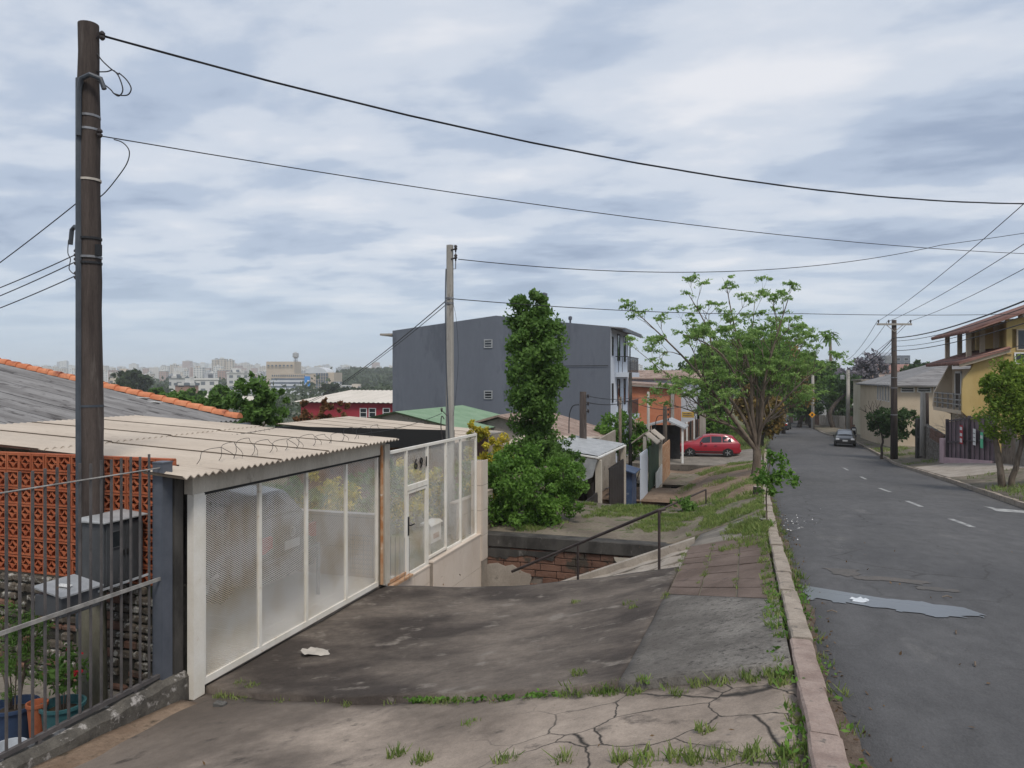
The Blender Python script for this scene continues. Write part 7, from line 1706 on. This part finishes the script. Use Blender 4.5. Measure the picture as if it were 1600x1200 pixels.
# far woods as one mass
rg = np.random.default_rng(5); C = []
for k in range(900):
    px = rg.uniform(-40, 1400); d = 10**rg.uniform(2.25, 3.1)
    if px > 640 and d < 260: continue
    x, y, zb = tpos(px, d); s = rg.uniform(4,8)*(1 if d < 500 else 1.5); n = 40
    e = rg.normal(size=(n,3)); e /= np.linalg.norm(e, axis=1, keepdims=True); e *= rg.random((n,1))**.4
    C.append(np.array([x,y,zb+s*.45]) + e*np.array([s,s,s*.75]))
for k in range(420):
    px = rg.uniform(528, 660); d = rg.uniform(560, 1150); x, y, zb = tpos(px, d); s = rg.uniform(6,11); n = 50
    e = rg.normal(size=(n,3)); e /= np.linalg.norm(e, axis=1, keepdims=True); e *= rg.random((n,1))**.4
    C.append(np.array([x,y,zb+s*.5]) + e*np.array([s,s,s*.8]))
C = np.vstack(C); dist = np.linalg.norm(C[:,:2], axis=1)
stuff(quads_obj('far_wood', leaf_verts(C, np.clip(dist*.006, 1.2, 6), .7, np.tile([0,0,1.0],(len(C),1)), .9, 0, rg), LM['far']))

# ------------------------------------------------------------------ grass and weeds
def tuft_pts(n, fn, rg=rg): return np.array([fn() for _ in range(n)])
GB = []
def blades(cx, cy, cz, r, n, h, rg=rg):
    a = rg.uniform(0,6.283,n); rr = r*np.sqrt(rg.random(n)); x = cx + rr*np.cos(a); y = cy + rr*np.sin(a)
    z = np.full(n, cz) if np.isscalar(cz) else cz
    hh = h*rg.uniform(.45,1.2,n); ln = rg.normal(size=(n,2))*.55*hh[:,None]; w_ = hh*.07+.0035; b = rg.uniform(0,6.283,n); wx, wy = w_*np.cos(b), w_*np.sin(b)
    V = np.empty((n,4,3)); V[:,0] = np.stack([x-wx,y-wy,z-.01],1); V[:,1] = np.stack([x+wx,y+wy,z-.01],1)
    V[:,2] = np.stack([x+ln[:,0]+wx*.25,y+ln[:,1]+wy*.25,z+hh],1); V[:,3] = np.stack([x+ln[:,0]-wx*.25,y+ln[:,1]-wy*.25,z+hh],1)
    GB.append(V.reshape(-1,3))
ra = random.Random(12)
def near(x, y, r, n, h):
    n = int(n*1.4); h *= .82
    if y < yedge(x): z = zw(x,y) - .055
    elif y < YP1: z = zw(x,y)
    elif y < 20.5: z = T1(x,y)
    else: z = G2(x,y)
    blades(x, y, z, r, n, h)
# along the slab joint
for k in range(46):
    x = ra.uniform(-5.4, .2); 
    if x < -2 and ra.random() < .55: continue
    near(x, yedge(x)-.03+ra.gauss(0,.02), .05+.06*ra.random(), ra.randint(3,15), .025+.03*ra.random())
for x in (-5.35,-5.2,-5.05,-2.6,-2.45,-2.3,-1.3,-1.05,-.3,-.15,.05,.2): near(x, yedge(x)-.03, .09, 55, .05)
# along the kerb, both sides
y = 2.6
while y < 30:
    if ra.random() < .62: near(xl(y)-.19-ra.random()*.07, y, .05+.08*ra.random(), ra.randint(12,45), .03+.04*ra.random())
    if ra.random() < .5: blades(xl(y)+.03+.06*ra.random(), y, zr(xl(y)+.05,y), .06+.06*ra.random(), ra.randint(10,40), .035+.05*ra.random())
    y += .16
for px, py in ((905,1052),(912,1075),(990,1083),(960,1081),(1005,1072),(738,1133),(985,944),(990,950),(900,942),(1060,1085),(620,1180),(660,1190),(790,1190),(970,1190),(1060,1185),(1090,1190),(1130,1188),(1180,1185),(1230,1180),(1270,1170),(1255,1125),(1265,1130),(395,1072),(375,1070),(1100,1140),(1010,1190),(880,1192)):
    z0 = 2.0
    for _ in range(30):
        x, y = XY(px, z0*F/(py-590)); z0 = CZ - (zw(x,y)-(.055 if y < yedge(x) else 0))
    near(x, y, .05+.05*ra.random(), 40, .045 if py < 1160 else .07)
# paver joints
for k in range(40):
    x = ra.choice((-.5,-.09,-.9)) + ra.gauss(0,.02); y = ra.uniform(8.5,12.8); near(x, y, .05, ra.randint(6,22), .035)
for k in range(60): near(ra.uniform(-.3,.32), ra.uniform(11.5,15.6), .12, 26, .06)
# terrace and bank
n1 = 0
for k in range(1500):
    x, y = ra.uniform(-5.2,.3), ra.uniform(16.2,20.6)
    if math.sin(x*1.3+y*.9)+math.sin(x*2.9-y*1.7)+.8*(y-18.2)/2.2 + (1.0 if x > -.9 else 0) + ra.gauss(0,.35) > .55: near(x, y, .13, 30, .075)
for k in range(1500):
    x, y = ra.uniform(-3.2,.6), ra.uniform(20.6,47)
    s = (1.4 if x > -.9 and y < 27 else 0) + (.9 if y > 36 and x > -2.4 else 0)
    if math.sin(x*1.1+y*.7)+math.sin(x*2.3-y*.9) + s + ra.gauss(0,.3) > 1.15: blades(x, y, G2(x,y), .22, 26, .11)
# around the sapling
for k in range(60): near(.22+ra.gauss(0,.16)-.2, 13.9+ra.gauss(0,.5), .12, 40, .13)
for k in range(900):
    y = ra.uniform(56.5,110); x = xl(y) - ra.uniform(.2,5); blades(x, y, CZ-Dc(y), .45, 14, .22)
for k in range(900):
    y = ra.uniform(18,75); t_ = ra.random(); x = xr(y)+.2+2.2*t_
    if math.sin(y*.8)+math.sin(y*.31+1)+ra.gauss(0,.4) > .3 and not (34 < y < 44.5): blades(x, y, zrs(x,y), .25, 20, .12)
stuff(quads_obj('grass', np.vstack(GB), LM['grass']))
# broad weeds at the kerb and joint
Wd = []
for k in range(70):
    y = ra.uniform(2.6,9); x = xl(y) + ra.choice((-.2,.05)) + ra.gauss(0,.03); z = zw(min(x,xl(y)-.17),y)-.03 if x < xl(y) else zr(x,y); Wd.append(np.array([[x+ra.gauss(0,.04),y+ra.gauss(0,.04),z+.02+.03*ra.random()] for _ in range(9)]))
for k in range(26):
    x = ra.uniform(-3.2,-1.4); y = yedge(x)-.05; Wd.append(np.array([[x+ra.gauss(0,.05),y+ra.gauss(0,.02),zw(x,y)-.04+.03*ra.random()] for _ in range(9)]))
Wd = np.vstack(Wd); stuff(quads_obj('weeds', leaf_verts(Wd, .045, .6, np.tile([0,0,1.0],(len(Wd),1)), .5), LM['bright']))
# dry leaves in the gutter
Dl = []
for k in range(420):
    y = ra.uniform(2.8,22); x = xl(y)+.04+abs(ra.gauss(0,.11)); Dl.append([x,y,zr(x,y)+.008])
for k in range(120):
    x, y = ra.uniform(-5,4), ra.uniform(4,14); Dl.append([x,y,(zr(x,y) if x > xl(y) else zw(x,y)-.04)+.012])
Dl = np.array(Dl); dl = leafmat('dry_leaves', (.09,.055,.03), (.22,.14,.07), 4); stuff(quads_obj('dry_leaves', leaf_verts(Dl, .04, .5, np.tile([0,0,1.0],(len(Dl),1)), .25), dl))
# road chippings scattered near the kerb
Cp = []
for k in range(55):
    y = ra.gauss(15,1.1); x = xl(y)+.15+abs(ra.gauss(0,.4)); Cp.append([x,y,zr(x,y)+.012])
Cp = np.array(Cp); stuff(quads_obj('chippings', leaf_verts(Cp, .028, .8, np.tile([0,0,1.0],(len(Cp),1)), .4), M['white']))
# twigs
for px, py in ((1524,1040),(1300,958),(1480,935),(1494,990)):
    x, y = road_xy(px, py); a = ra.random()*3; m = MB(); L2 = .045
    m.tube([(x-L2*math.cos(a),y-L2*math.sin(a),zr(x,y)+.012),(x,y+.01,zr(x,y)+.025),(x+L2*math.cos(a),y+L2*math.sin(a),zr(x,y)+.012)], .006, 4)
    tag(m.build('twig', M['bark'], origin=(x,y,zr(x,y))), {1524:'small dry twig on the asphalt at the lower right',1300:'small dry twig on the asphalt left of the wet strip end',1480:'small dry twig on the asphalt above the tip of the wet strip',1494:'small dry twig on the asphalt below the wet strip'}[px], 'twig')

# ------------------------------------------------------------------ haze: air between here and the skyline
m = MB(); R_ = 3600
m.box((-R_,-400,CZ-52),(R_,R_,CZ+70))
hzm = bpy.data.materials.new('haze_air'); hzm.use_nodes = True; t = hzm.node_tree; t.nodes.remove(t.nodes['Principled BSDF'])
pv = t.nodes.new('ShaderNodeVolumePrincipled'); pv.inputs['Color'].default_value = (.94,.97,1,1); pv.inputs['Density'].default_value = .0003; pv.inputs['Anisotropy'].default_value = 0
t.links.new(pv.outputs[0], t.nodes['Material Output'].inputs['Volume'])
stuff(m.build('haze', hzm))
